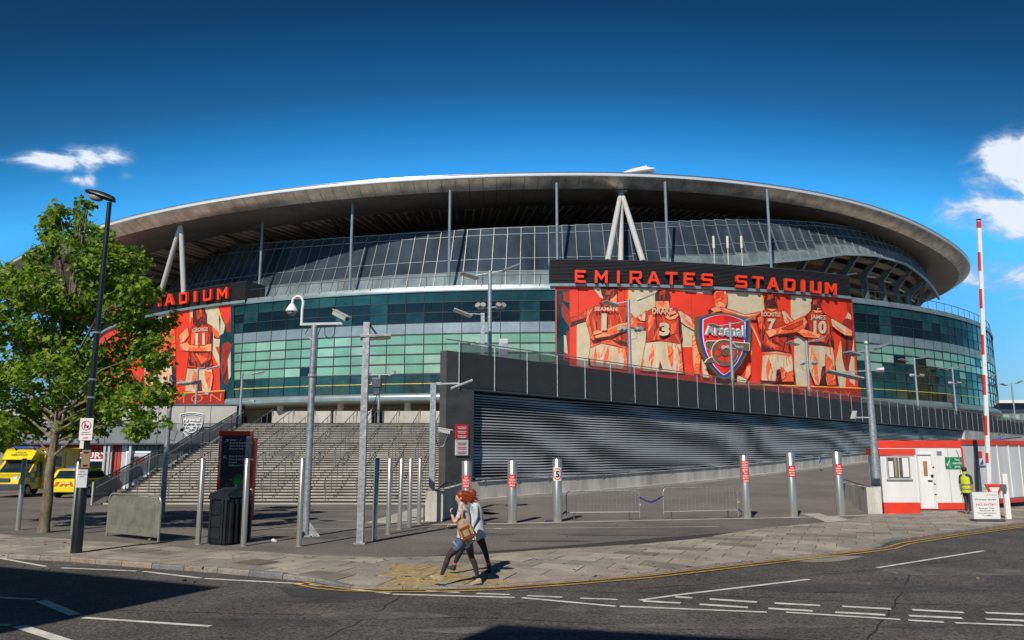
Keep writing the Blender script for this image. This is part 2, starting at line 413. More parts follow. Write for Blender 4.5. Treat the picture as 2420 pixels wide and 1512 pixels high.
# kerb stones
root_k = bpy.data.objects.new('kerb', None); COL.objects.link(root_k); tag(root_k, kind='structure')
cum = [0.0]
for a, b in zip(KP, KP[1:]): cum.append(cum[-1] + (b - a).length)
def along(P, s):
    for i in range(len(P) - 1):
        if s <= cum[i + 1] or i == len(P) - 2:
            t = (s - cum[i]) / (cum[i + 1] - cum[i]); return P[i] + (P[i + 1] - P[i]) * t
s = 0.0
while s < cum[-1] - .9:
    L = random.uniform(.8, 1.0); ps = [along(KP, s + .008), along(KP, s + L - .008)]; qs = [along(KIN, s + .008) - (KIN[0] - KIN[0]), along(KIN, s + L - .008)]
    d = [dropx(p.x) for p in ps]; mb = MB()
    if abs(ps[0].x) < .75 * ps[0].y + 2:
        jz = random.uniform(-.006, .006); ro = .022
        vs = []
        for k in (0, 1):
            t0 = -d[k] + jz; o = (qs[k] - ps[k]).normalized()
            a = ps[k]; b = ps[k] + o * ro; c = qs[k] - o * .006
            vs += [(a.x, a.y, ZR - .04), (a.x, a.y, t0 - ro), (b.x, b.y, t0), (c.x, c.y, t0), (c.x, c.y, ZR - .04)]
        mb.add(vs, [(i, (i + 1) % 5, (i + 1) % 5 + 5, i + 5) for i in range(5)] + [(0, 1, 2, 3, 4), (9, 8, 7, 6, 5)])
        mb.build('kerb_stone', random.choices(KERB, (4, 3, 2))[0], root_k)
    s += L

# painted markings
def strip(mb, pts, w, z, conv=None):
    P = [gnd(*(conv(*p) if conv else p), z).xy for p in pts]; A, B = offset_line(P, w / 2), offset_line(P, -w / 2)
    n = len(P); mb.add([(p.x, p.y, z) for p in A] + [(p.x, p.y, z) for p in B], [(i, i + 1, n + i + 1, n + i) for i in range(n - 1)])
root_m = bpy.data.objects.new('road_markings', None); COL.objects.link(root_m); tag(root_m, kind='structure')
zm = ZR + .004
for cf, w, segs in ((c1, .10, [((-120, 10), (0, 42), (320, 100)), ((430, 110), (960, 132)), ((1010, 135), (1410, 182)), ((1440, 185), (2130, 222)), ((585, 460), (1480, 520)), ((0, 319), (250, 331)), ((-300, 295), (0, 319)), ((-300, 500), (70, 512))]),
                    (c1, .17, [((285, 340), (530, 440)), ((135, 520), (440, 619), (800, 740))]),
                    (c2, .10, [((-70, 226), (0, 235), (495, 290)), ((510, 295), (1370, 318)), ((1420, 320), (2080, 380)), ((2110, 380), (2420, 392)), ((745, 272), (985, 283)), ((1100, 290), (1335, 298)), ((1460, 306), (1705, 316)), ((1830, 323), (2095, 333))]),
                    (c3, .10, [((-10, 596), (0, 598), (800, 630)), ((920, 630), (1640, 676)), ((1690, 680), (1915, 693)), ((1985, 697), (2420, 713)), ((0, 555), (220, 523), (1065, 423)), ((1495, 350), (2168, 243))]),
                    (c3, .14, [((440, 547), (738, 567)), ((848, 573), (1135, 588)), ((1275, 593), (1582, 610)), ((1715, 615), (2040, 632)), ((2178, 633), (2480, 646)), ((375, 580), (680, 600)), ((808, 606), (1088, 622)), ((1230, 630), (1545, 647)),
                              ((1695, 652), (2030, 668)), ((2178, 673), (2480, 686)), ((20, 560), (255, 572)), ((222, 533), (330, 540))])):
    for sg in segs:
        mb = MB(); strip(mb, sg, w, zm, cf); zm += .0002; mb.build('white_line', PAINT, root_m, fixn=False)
zm = ZR + .014
yl = offset_line(KP[8:], -.17), offset_line(KP[8:], -.42)
for P in yl:
    A, B = offset_line(P, .035), offset_line(P, -.035); n = len(P); mb = MB()
    mb.add([(p.x, p.y, zm) for p in A] + [(p.x, p.y, zm) for p in B], [(i, i + 1, n + i + 1, n + i) for i in range(n - 1)]); mb.build('yellow_line', YPAINT, root_m, fixn=False); zm += .002
for pts, w in (([(1010, 1250), (1698, 1244)], .07), ([(440, 1206), (1012, 1207)], .10), ([(605, 1248), (1000, 1250)], .06), ([(742, 1229), (845, 1231)], .09)):
    mb = MB(); strip(mb, pts, w, .004); mb.build('white_line', PAINT, root_m, fixn=False)
# newer asphalt, worn patches
def patch(name, uv, mat, z):
    mb = MB(); mb.sheet([gnd(*p, z) for p in uv]); return tag(mb.build(name, mat), kind='structure')
patch('asphalt_patch', [(1000, 1315), (1145, 1303), (1323, 1290), (1550, 1271), (1735, 1257), (1700, 1263), (1640, 1272), (1498, 1285), (1320, 1295), (1120, 1309)], A_PATCH, .001)
patch('road_patch', [c3(*p) for p in ((920, 300), (980, 280), (1180, 272), (1420, 278), (1330, 298), (1180, 315), (1080, 316))], SLAB[1], ZR + .004)
patch('road_strip', [c2(*p) for p in ((-300, 245), (0, 258), (480, 300), (560, 275), (760, 240), (500, 300), (340, 335), (-200, 318))], A_PATCH, ZR + .003)
M('grime', (.085, .080, .076), .9, var=.3, scale=.5, bump=.3, fine=.4)
# worn ground: tar seams, stains, gum
SEAM = M('tar_seam', (.022, .022, .024), .6, var=.3, scale=8); STAIN = [M('stain_%d' % i, c, .8, var=.5, scale=1.2, fine=.6, bscale=26, bump=.4) for i, c in enumerate(((.060, .056, .056), (.108, .100, .096)))]
random.seed(11); zs = ZR + .0022
sm_ = MB()
for pts in (((-300, 1425), (200, 1440), (700, 1452), (1200, 1462), (1500, 1478)), ((1500, 1392), (1760, 1372), (2000, 1352), (2420, 1310)), ((760, 1512), (900, 1440), (960, 1400)), ((2050, 1512), (2120, 1420), (2160, 1340)), ((1250, 1395), (1600, 1404), (2000, 1420), (2420, 1436))):
    P = []
    for (a, b), (c, d) in zip(pts, pts[1:]):
        for k in range(8): P.append((a + (c - a) * k / 8 + random.gauss(0, 3), b + (d - b) * k / 8 + random.gauss(0, .8)))
    strip(sm_, P, .028, zs)
tag(sm_.build('road_seams', SEAM, root_m, fixn=False), kind='stuff')
def blot(c, r, n=18): ph_ = random.uniform(0, 9); return [(c.x + r[0] * (1 + .35 * noise.noise(Vector((math.cos(2 * math.pi * k / n) * 1.3, math.sin(2 * math.pi * k / n) * 1.3, ph_)))) * math.cos(2 * math.pi * k / n), c.y + r[1] * (1 + .35 * noise.noise(Vector((math.cos(2 * math.pi * k / n) * 1.3, math.sin(2 * math.pi * k / n) * 1.3, ph_ + 5)))) * math.sin(2 * math.pi * k / n)) for k in range(n)]
st_ = MB()
for u, v, rx, ry, mi in ((1500, 1440, 1.3, .35, 1), (2000, 1390, 2.2, .5, 0), (1700, 1480, 1.6, .22, 1), (900, 1455, 1.0, .3, 1), (600, 1470, 1.4, .3, 0), (2250, 1350, 1.6, .6, 1), (1330, 1425, .7, .2, 0), (2150, 1480, .5, .14, 0), (1180, 1490, 1.2, .2, 1), (2380, 1390, .9, .3, 0), (760, 1420, .6, .18, 0)):
    st_.cur = mi; zs += .0001; st_.sheet([(x, y, zs) for x, y in blot(gnd(u, v, ZR), (rx, ry))])
tag(st_.build('road_stains', STAIN, root_m, fixn=False), kind='stuff')
gm = MB()
for _ in range(330):
    u, v = random.uniform(0, 2420), random.uniform(1205, 1370); c = gnd(u, v)
    if not inside((c.x, c.y), pav) and random.random() < .55: continue
    r_ = random.uniform(.012, .035); gm.sheet([(x, y, gz(c.x, c.y) + .0062) for x, y in blot(c, (r_, r_), 7)])
tag(gm.build('gum_spots', M('gum', (.07, .065, .06), .8)), kind='stuff')
fs_ = MB()
for u, v, rx, ry in ((1500, 1262, 2.0, .5), (700, 1270, 1.5, .4), (1300, 1278, 1.2, .25), (600, 1225, 2.2, .7), (1150, 1262, 1.0, .3), (350, 1240, 1.6, .5)):
    fs_.sheet([(x, y, .0025) for x, y in blot(gnd(u, v), (rx, ry))])
tag(fs_.build('forecourt_stains', M('forecourt_stain', (.098, .090, .087), .88, var=.4, scale=.8, fine=.5, bscale=22, bump=.4), fixn=False), kind='stuff')
# flush pale strip across the foot of the ramp, pale crossing strips
fl = MB(); strip(fl, [(1000, 1239), (1190, 1237), (1323, 1234), (1600, 1228), (1928, 1221.5), (2075, 1216)], .34, .006)
tag(fl.build('flush_kerb', CONCL), kind='structure')
def a6(px, py): return cv(1920, 1050, px, py)
def a8(px, py): return cv(1400, 1000, px, py)
def z6(px, py): return cv(500, 1100, px, py)
patch('crossing_strip', [a6(*p) for p in ((20, 800), (130, 795), (330, 830), (560, 905), (640, 905), (780, 945), (560, 968), (430, 920), (200, 850))], CONCL, .012)
patch('crossing_strip', [z6(*p) for p in ((1560, 782), (1830, 700), (2060, 640), (2110, 640), (2110, 775), (1900, 790))], CONCL, .003)
for nm, pts, cf, z in (('manhole_cover', ((1640, 75), (1800, 45), (1970, 66), (1815, 92)), c1, .008), ('drain_cover', ((1855, 798), (2060, 797), (2062, 812), (1850, 813)), lambda x, y: cv(1000, 1100, x, y), .009)):
    P = [gnd(*cf(*p), z) for p in pts]; mb = MB(); ce = sum(P, Vector()) / 4
    mb.prism([tuple(p.xy) for p in P], lambda p: (p[0], p[1], z), lambda p: (p[0], p[1], -.03)); root = thing(nm, 'rusty square manhole cover let into the flagstones near the kerb' if nm[0] == 'm' else 'narrow rusty drain cover in the asphalt before the barriers', 'manhole cover' if nm[0] == 'm' else 'drain cover', ce)
    mb.build('frame', M('rusty_iron', (.13, .085, .055), .8, var=.4, scale=6, bump=.4), root, world=True)
    mb = MB(); mb.prism([tuple((ce + (p - ce) * .86).xy) for p in P], lambda p: (p[0], p[1], z + .006), lambda p: (p[0], p[1], -.03)); mb.build('lid', M('iron_lid', (.16, .13, .10), .8, var=.4, scale=9, bump=.6, bscale=18), root, world=True)

# ------------------------------------------------------------------ stadium access ramp
D = Vector((.695, .719)).normalized(); N2 = Vector((D.y, -D.x))
C0 = Vector((-2.97, 36.0)); K0 = Vector((-1.75, 34.8))
HT = [(27, 0), (28, .0), (37, .38), (41.5, .46), (50.7, .82), (65.3, 1.64), (100, 3.7), (140, 6.1)]
def rampz(x, y): return lerp_tab(HT, y) * sm((y - (28.0 + .286 * max(-3, min(x, 13)))) / 6) * (sm((13.9 + .93 * (y - 32) - x) / 3) if y < 50 else 1)
mb = MB(); idx = {}; S0, NS, NW = -8, 60, 18
for i in range(NS + 1):
    for j in range(NW + 1):
        s_, w_ = S0 + i * 2.1, -.3 + j * .95
        p = K0 + D * s_ + N2 * w_; idx[i, j] = len(mb.v); mb.v.append((p.x, p.y, rampz(p.x, p.y) + .004))
for i in range(NS):
    for j in range(NW):
        x, y, _ = mb.v[idx[i, j]]; x2, y2, _ = mb.v[idx[i + 1, j + 1]]; cx, cy = (x + x2) / 2, (y + y2) / 2
        if cy < 27.6 + .286 * cx or cx > 13.4 + .93 * (cy - 32) or (cx < -1.0 and cy < 33): continue
        mb.f.append((idx[i, j], idx[i + 1, j], idx[i + 1, j + 1], idx[i, j + 1])); mb.m.append(0)
tag(mb.build('ramp', A_RAMP, smooth=True), kind='structure')
# concrete side wall with steel rail
cw = thing('concrete_wall', 'long low concrete wall with steel rail rising along the ramp below the slats', 'wall', (K0.x, K0.y, 0))
def xy3(p, z): return Vector((p.x, p.y, z))
def wtop(p): return rampz(p.x, p.y) + (.84 if p.y > 36 else .84)
Kin0 = Vector((-2.72, 28.8))
sseg = [-0.0] + [3.0 + 4.0 * i for i in range(26)]
for a, b in zip(sseg, sseg[1:]):
    p, q = K0 + D * (a + .012), K0 + D * (b - .012); mb = MB(); T = -N2 * .26
    za, zb = max(.3, rampz(p.x, p.y) + .84), max(.3, rampz(q.x, q.y) + .84)
    vs = [xy3(p, -.1), xy3(q, -.1), xy3(q + T, -.1), xy3(p + T, -.1), xy3(p, za), xy3(q, zb), xy3(q + T, zb), xy3(p + T, za)]
    mb.add(vs, [(0, 1, 5, 4), (1, 2, 6, 5), (2, 3, 7, 6), (3, 0, 4, 7), (4, 5, 6, 7), (0, 3, 2, 1)]); mb.build('wall_section', CONC, cw, world=True)
    mb = MB(); mb.bar(xy3(p, rampz(p.x, p.y) + .07) + xy3(N2 * .17, 0), xy3(q, rampz(q.x, q.y) + .07) + xy3(N2 * .17, 0), .32, .14); mb.build('kerb_edge', CONCL, cw, world=True)
rl = MB(); pts = [K0 + D * s_ + N2 * .10 for s_ in [.2 + 3 * i for i in range(34)]]
rl.tube([xy3(p, wtop(p) + .14) for p in pts], .035, 6); rl.build('rail', GALV, cw, world=True)
for i in range(45):
    p = K0 + D * (.8 + 2.1 * i); z = rampz(p.x, p.y) + .84; mb = MB()
    mb.bar(xy3(p + N2 * .01, z - .16), xy3(p + N2 * .11, z + .13), .05, .03); mb.build('rail_bracket', GALV, cw, world=True)
# return wall running back from the end pillar, with its pillar and rail
mb = MB(); mb.bar(xy3(Kin0 + Vector((.12, .3)), .49), xy3(K0 + Vector((-.22, .12)), .56), .3, 1.10); o = mb.build('return_wall', CONC, cw, world=True)
mb = MB(); mb.box((Kin0.x, Kin0.y, .5), (.62, .55, 1.06)); mb.build('end_pillar', CONC, cw, world=True, bevel=.015)
mb = MB(); mb.tube([xy3(Kin0 + Vector((.1, .2)), 1.10), xy3(Kin0 + Vector((.25, .8)), 1.22), xy3(K0 + Vector((-.2, -.2)), 1.32), xy3(K0 + Vector((1.0, .9)), 1.32)], .03, 6)
for k in range(5):
    t = .12 + .2 * k; p = Kin0 + Vector((.15, .3)) + (K0 - Kin0 - Vector((.35, .3))) * t; mb.bar(xy3(p, 1.0), xy3(p, 1.26), .03, .03)
mb.build('return_rail', DKSTEEL, cw, world=True)

# ------------------------------------------------------------------ dark ramp wall with slatted lower front
rw = thing('ramp_wall', 'long dark wall with mesh fence on top and metal slats below, running beside the ramp', 'wall', (C0.x, C0.y, 0))
def wp(s_, off, z): p = C0 + D * s_ + N2 * off; return Vector((p.x, p.y, z))
def wbox(s0, s1, o0, o1, z0, z1, name, mat, smo=False):
    mb = MB(); vs = [wp(a, o, z) for z in (z0, z1) for o in (o0, o1) for a in (s0, s1)]
    mb.add(vs, [(0, 1, 3, 2), (4, 6, 7, 5), (0, 4, 5, 1), (2, 3, 7, 6), (0, 2, 6, 4), (1, 5, 7, 3)]); return mb.build(name, mat, rw, world=True)
SE = 80.0
wbox(0, 112, -.45, 0, 5.36, 7.0, 'parapet', DKWALL)
wbox(0, 1.72, -.45, .0, -.1, 5.355, 'end_pier', DKWALL)
wbox(SE, 112, -.45, -.02, 1.0, 5.355, 'end_wall', CONC)
wbox(1.75, SE, -.9, -.75, -.1, 5.36, 'backing', BLACK)
wbox(1.725, SE, -.40, .02, 5.27, 5.352, 'edge_beam', DKSTEEL)
z = 5.16
def slat_tilt(s_, z_):
    return R(36) + .5 * noise.noise(Vector((s_ * .16, z_ * .9, 3.1))) + .5 * math.sin(s_ * .62 + z_ * 3.4 + 4 * noise.noise(Vector((s_ * .11, z_ * .35, 9))))
while z > .3:
    mb = MB(); n = 64
    for i in range(n + 1):
        s_ = 1.76 + (SE - 1.8) * (i / n) ** 1.35; t = slat_tilt(s_, z); zz = z + .012 * noise.noise(Vector((s_ * .2, z * 1.3, 5)))
        fo, fz = math.cos(t) * .072, -math.sin(t) * .072       # blade falls towards the front
        for o, q in ((-.40, .0), (-.40 + fo, fz), (-.40 + fo + .004, fz - .026), (-.40 + fo - .012, fz - .026), (-.40 + fo - .014, fz - .012), (-.40, -.014)): mb.v.append(tuple(wp(s_, o, zz + q)))
    for i in range(n):
        for k in range(6): mb.f.append((6 * i + k, 6 * i + (k + 1) % 6, 6 * i + 6 + (k + 1) % 6, 6 * i + 6 + k))
    mb.f += [tuple(range(6)), tuple(6 * n + 5 - k for k in range(6))]; mb.m = [0] * len(mb.f)
    mb.build('slat', LOUV, rw, world=True); z -= .134
hp = MB(); sp = 2.3
pane = None; post = None
for i in range(49):
    s_ = .71 + sp * i
    if s_ > 111: break
    mb = MB(); mb.bar(wp(s_, .06, 5.3), wp(s_, .06, 7.46), .045, .045); mb.build('post', GALV, rw, world=True)
    mb = MB(); a, b = wp(s_ + .04, .05, 0), wp(s_ + sp - .04, .05, 0); zz = (5.4, 7.40)
    mb.add([Vector((a.x, a.y, zz[0])), Vector((b.x, b.y, zz[0])), Vector((b.x, b.y, zz[1])), Vector((a.x, a.y, zz[1]))], [(0, 1, 2, 3)])
    n0 = Vector((N2.x, N2.y, 0)) * .012; mb.add([Vector(v) - n0 for v in mb.v[:4]], [(3, 2, 1, 0)]); mb.build('mesh_panel', MESHP, rw, world=True)
mb = MB(); mb.tube([wp(-.1, .06, 7.5), wp(111, .06, 7.5)], .03, 6); mb.build('top_rail', GALV, rw, world=True)
# deck carried behind the wall
mb = MB(); dk = [wp(0, -.46, 0), wp(112, -.46, 0)]
mb.prism([(dk[0].x, dk[0].y), (dk[1].x, dk[1].y), (110, 150), (60, 128), (30, 90), (-3.0, 84), (-2.95, 60)], lambda p: (p[0], p[1], 5.75), lambda p: (p[0], p[1], 5.3))
tag(mb.build('deck', CONCL), kind='structure')
# notices on the end pier
for (z0, z1, mat, lines, nm, lb) in ((3.02, 3.68, SIGNR, ('CLOSED ROAD', 'NO PARKING', 'AT ANY TIME'), 'red_notice', 'red notice with white lines fixed high on the dark pier'), (2.28, 2.98, SIGNW, ('CCTV IN', 'OPERATION', '24 HOURS'), 'white_notice', 'pale notice fixed below the red one on the dark pier')):
    mb = MB(); c = wp(.95, .035, (z0 + z1) / 2); ax = (Vector((D.x, D.y, 0)), Vector((N2.x, N2.y, 0)), Vector((0, 0, 1)))
    r0 = thing(nm, lb, 'sign', c); mb.box(c, (.78, .03, z1 - z0), ax); mb.build('plate', mat, r0, world=True)
    tx = MB()
    for k in range(3):  # rows of unreadable small print stay as plain bars
        for w_ in range(2): tx.box(c + ax[1] * .018 + Vector((0, 0, .2 - .2 * k - .07 * w_)), (.56 - .1 * w_, .004, .035), ax)
    tx.build('print', SIGNW if mat is SIGNR else SIGNR, r0, world=True)

# ------------------------------------------------------------------ staircase
XL, XR, YS = -19.5, -3.0, 39.2
st = thing('staircase', 'broad pale stone staircase with dark nosing shadow strips climbing to the podium', 'staircase', (XL, YS, 0))
NST, RISE, TREAD = 36, .1283, .455
ys = []; y = YS
for i in range(NST):
    ys.append(y); y += TREAD + (1.2 if i in (11, 23) else 0)
YT = y
def step_z(yy):
    n = 0
    for i, a in enumerate(ys):
        if yy >= a: n = i + 1
    return n * RISE
for i in range(NST):
    y0 = ys[i]; y1 = (ys[i + 1] if i + 1 < NST else YT + 1.0) + .25
    mb = MB(); z1 = (i + 1) * RISE; mb.box(((XL + XR) / 2, (y0 + y1) / 2, z1 - RISE / 2 - .02), (XR - XL, y1 - y0, RISE + .04)); so_ = mb.build('step', STEPM, st, world=True)
    mb = MB(); mb.box(((XL + XR) / 2, y0 - .012, z1 - .0255), (XR - XL - .02, .05, .055)); mb.build('nosing_shadow', NOSE_SHADOW, so_, world=True)  # dark strip stands for the shadow line at each step edge
# foot kerb
mb = MB(); mb.box(((XL + XR) / 2, YS - .35, .02), (XR - XL, .34, .06)); mb.build('foot_strip', CONCL, st, world=True)
RAILM = M('handrail_steel', (.17, .185, .20), .45, metal=.5, var=.25, scale=6)
# handrails, one row per lane and flight
fl_y = [(ys[0], ys[11]), (ys[12], ys[23]), (ys[24], ys[35])]
nl = 0
for lane in range(11):
    for fi, (ya, yb) in enumerate(fl_y):
        x = XL + 1.35 + lane * 1.52 + (.5 if fi == 1 else 0) + (.9 if fi == 2 else 0)
        if x > XR - .4: continue
        za, zb = step_z(ya + .1), step_z(yb + .1); mb = MB(); hgt = .95
        P = [(x, ya - .05, za + hgt * .62), (x, ya - .12, za + hgt), (x, yb + .1, zb + hgt), (x, yb + .32, zb + hgt), (x, yb + .36, zb + hgt * .55)]
        mb.tube(P, .024, 6)
        for t in (.02, .27, .52, .77, .99):
            yy = ya + (yb - ya) * t + .1; mb.tube([(x, yy, step_z(yy)), (x, yy, za + (zb - za) * t + hgt)], .022, 6)
        mb.build('handrail', RAILM, st, world=True)
# side balustrade
bl = thing('stair_balustrade', 'grey mesh balustrade with dark rails climbing the side of the stairs', 'balustrade', (XL - .15, YS, 0))
xb = XL - .15
knots = [(YS - 1.0, 0.0), (ys[11] + .3, 12 * RISE), (ys[12] - .2, 12 * RISE), (ys[23] + .3, 24 * RISE), (ys[24] - .2, 24 * RISE), (YT + .2, 36 * RISE)]
ZA = lambda yy: lerp_tab(knots, yy)
for (ya, za), (yb, zb) in zip(knots, knots[1:]):
    n = max(1, int(round((yb - ya) / 1.9)))
    for i in range(n):
        p, q = ya + (yb - ya) * i / n, ya + (yb - ya) * (i + 1) / n; a, b = ZA(p), ZA(q)
        mb = MB(); mb.add([(xb, p + .04, a + .05), (xb, q - .04, b + .05), (xb, q - .04, b + .92), (xb, p + .04, a + .92), (xb - .02, p + .04, a + .05), (xb - .02, q - .04, b + .05), (xb - .02, q - .04, b + .92), (xb - .02, p + .04, a + .92)],
                            [(0, 1, 2, 3), (7, 6, 5, 4), (0, 4, 5, 1), (3, 2, 6, 7)]); mb.build('mesh_panel', MESHG, bl, world=True)
        mb = MB(); mb.bar((xb - .01, p, max(0, a - .3)), (xb - .01, p, a + .99), .07, .05); mb.build('post', DKSTEEL, bl, world=True)
mb = MB(); mb.tube([(xb - .01, a, b + 1.0) for a, b in knots], .045, 6); mb.build('top_rail', DKSTEEL, bl, world=True)
mb = MB(); mb.tube([(xb + .14, a, b + .8) for a, b in knots], .026, 6); mb.build('handrail', GALV, bl, world=True)
mb = MB(); mb.bar((xb, YS - 1.05, 0), (xb, YS - 1.05, 1.06), .08, .06); mb.build('end_post', PALEST, bl, world=True)

# ------------------------------------------------------------------ podium
PZ = 36 * RISE
pd = MB(); pd.prism([(-90, YT + .9), (-2.9, YT + .9), (-2.9, 150), (-90, 150)], lambda p: (p[0], p[1], PZ - .01), lambda p: (p[0], p[1], PZ - .5))
tag(pd.build('podium_deck', CONCL), kind='structure')
YW = 58.0
pw = thing('podium_wall', 'grey panelled podium wall above the shop fronts beside the stairs', 'wall', (-40, YW, 0))
PANEL = M('podium_panel', (.20, .21, .22), .6, var=.2, scale=.5, metal=.2)
PANEL2 = M('podium_panel_pale', (.42, .40, .37), .7, var=.15, scale=.5)
x = XL - .4
while x > -62:
    for (z0, z1, mt) in ((3.15, 4.6, PANEL), (4.63, 5.85, PANEL2)):
        mb = MB(); mb.box((x - .94, YW, (z0 + z1) / 2), (1.84, .2, z1 - z0)); mb.build('panel', mt, pw, world=True)
    x -= 1.88
mb = MB(); mb.box((-41, YW + .3, 2.9), (43, .3, 6.0)); mb.build('core', BLACK, pw, world=True)
mb = MB(); mb.box((-41, YW + .1, 5.93), (43, .5, .1)); mb.build('coping', DKSTEEL, pw, world=True)
# low parapet walls at the stair head
for i, (ua, ub) in enumerate(((643, 781), (788, 877), (903, 1048))):
    a, b = atY(ua, 980, 60.2), atY(ub, 980, 60.2); mb = MB(); mb.box(((a.x + b.x) / 2, 60.4, PZ + .5), (b.x - a.x, .35, 1.0))
    tag(mb.build('parapet_wall', CONCL), ('low pale parapet wall at the stair head, nearest the mesh balustrade', 'short pale parapet wall at the stair head, middle of three', 'low pale parapet wall at the stair head beside the dark ramp wall')[i], 'wall', 'parapet walls at the head of the stairs')
# ------------------------------------------------------------------ stadium
stad = thing('stadium', 'huge oval stadium with glass front, overhanging metal roof and red murals', 'stadium', (5, 146, 0))
EG = (5.0, 146.0, 74.0, 65.0)          # glazed front
EUB, EUT = (6.0, 147.0, 69.0, 62.0), (6.0, 147.0, 66.0, 59.0)   # upper glass wall, foot and head
ER = (-4.3, 149.0, 84.0, 65.0)         # roof rim
def eP(E, ph, off=0.0, z=0.0): return Vector((E[0] + (E[2] + off) * math.cos(ph), E[1] + (E[3] + off) * math.sin(ph), z))
def eN(E, ph): return Vector((math.cos(ph) / E[2], math.sin(ph) / E[3], 0)).normalized()
def hit(u, v, E=EG, off=0.0):
    d = ray(u, v); a, b = E[2] + off, E[3] + off
    A = (d.x / a) ** 2 + (d.y / b) ** 2; B = -2 * (d.x * E[0] / a ** 2 + d.y * E[1] / b ** 2); C = (E[0] / a) ** 2 + (E[1] / b) ** 2 - 1
    q = B * B - 4 * A * C; t = (-B - math.sqrt(max(q, 0))) / (2 * A)
    return Vector((d.x * t, d.y * t, HC + d.z * t))
def ang(p, E=EG): return math.atan2((p.y - E[1]) / E[3], (p.x - E[0]) / E[2])
def uang(u, v=800, E=EG, off=0): return ang(hit(u, v, E, off), E)
# equal arc stations
def stations(E, step, p0, p1):
    out = [p0]; ph = p0
    while ph < p1:
        L = math.hypot(E[2] * math.sin(ph), E[3] * math.cos(ph)); ph += step / L; out.append(ph)
    return out
def band(E, phs, prof, name, mat, parent, smooth=True):
    """sweep a closed profile of (offset, z) round the oval"""
    mb = MB(); n = len(prof)
    for ph in phs:
        nn = eN(E, ph); b = eP(E, ph)
        mb.v += [tuple(b + nn * o + Vector((0, 0, z))) for o, z in prof]
    for i in range(len(phs) - 1):
        for k in range(n): mb.f.append((i * n + k, i * n + (k + 1) % n, (i + 1) * n + (k + 1) % n, (i + 1) * n + k)); mb.m.append(0)
    return mb.build(name, mat, parent, smooth=smooth, world=True)
RPH = R(-90)
phL, phR = R(-200), R(22)
PH = stations(EG, 2.02, R(-196), R(18))
ROWS = [(8.72, 9.70, 'c'), (9.70, 10.68, 'c'), (10.72, 11.74, 'g'), (11.74, 12.76, 'g'), (12.76, 13.78, 'g'), (13.78, 14.82, 'g'), (14.86, 16.0, 's'), (16.04, 17.12, 'd'), (17.12, 18.2, 'd'), (18.2, 19.28, 'd')]
muR = (uang(1313), uang(2018)); muL = (uang(142, 850), uang(542, 850))
glz = thing('glazing', None, None); del_keys = None
for k in list(glz.keys()):
    pass
glz.parent = stad; glz.location = (-5, -146, 0)
cells = []
for a, b in zip(PH, PH[1:]):
    m = (a + b) / 2
    for L, Rr in (muR, muL):
        if L < m < Rr: break
    else:
        aa, bb = a, b
        for L, Rr in (muR, muL):
            if a < L < b: bb = L
            if a < Rr < b: aa = Rr
        P = eP(EG, m)
        vis = P.x / P.y
        cells.append((aa, bb, P))
GP = {'g': ('spandrel_glass', [GREENG, GREENG2]), 's': ('silver_panel', [SILV]), 'd': ('dark_pane', [DKGL, TEALGL]), 'c': ('clear_pane', [CLRGL, TEALGL])}
rest = MB(); cnt = {}
def vkey(c): u = c[2].x / c[2].y; return 0 if -.36 < u < .1 else 1
for (a, b, P) in sorted(cells, key=vkey):
    nn = eN(EG, (a + b) / 2); pa, pb = eP(EG, a), eP(EG, b); X = (pb - pa); wd = X.length; X /= wd
    seen = nn.dot(-P.normalized()) > .02
    for (z0, z1, t) in ROWS:
        z0_, z1_ = z0 + .03, z1 - .03
        tilt = random.gauss(0, .012); yaw = random.gauss(0, .010)
        n2 = (nn + Vector((0, 0, 1)) * tilt + X * yaw).normalized(); X2 = Vector((0, 0, 1)).cross(n2).normalized(); Z2 = n2.cross(X2)
        c = (pa + pb) / 2 + Vector((0, 0, (z0_ + z1_) / 2)) + (nn * .04 if t == 's' else Vector())
        if t == 'g' and (a + b) / 2 > muR[1] and z0 < 12.0 and random.random() < .85: t = 'c'
        nm, ms = GP[t]
        cnt[t] = cnt.get(t, 0)
        big = seen and cnt[t] < 130
        mb = MB() if big else rest
        mi = 0 if random.random() < .72 else len(ms) - 1
        if t == 'd': mi = 1 if z0 > 18 or random.random() < .12 else 0
        if t == 'g' and random.random() < .025: nm, mat = 'open_pane', DKGL
        else: mat = ms[mi]
        if not big: rest.cur = {'g': 0, 's': 1, 'd': 2, 'c': 3}[t]
        mb.box(c, (wd - .05, .05, z1_ - z0_), (X2, n2, Z2))
        if big: mb.build(nm, mat, glz, world=True, fixn=False); cnt[t] += 1
rest.build('distant_panes', [GREENG, SILV, DKGL, CLRGL], glz, world=True)['kind'] = 'stuff'
fr = MB()
phs = [p for p in PH]
for (a, b, P) in cells:
    for ph in (a, b):
        nn = eN(EG, ph); q = eP(EG, ph); fr.bar(q + nn * .03 + Vector((0, 0, 8.7)), q + nn * .03 + Vector((0, 0, 19.9)), .07, .09, nn)
    pa, pb = eP(EG, a), eP(EG, b); nn = eN(EG, (a + b) / 2)
    for z in (8.72, 9.7, 10.7, 11.74, 12.76, 13.78, 14.84, 16.02, 17.12, 18.2, 19.28):
        dk = 0.14 if z > 10.6 and z < 14.9 else .05
        fr.bar(pa + nn * .03 + Vector((0, 0, z)), pb + nn * .03 + Vector((0, 0, z)), .08, dk)
fr.build('frame_grid', MULLD, glz, world=True)
allp = [R(-200) + R(222) * i / 150 for i in range(151)]
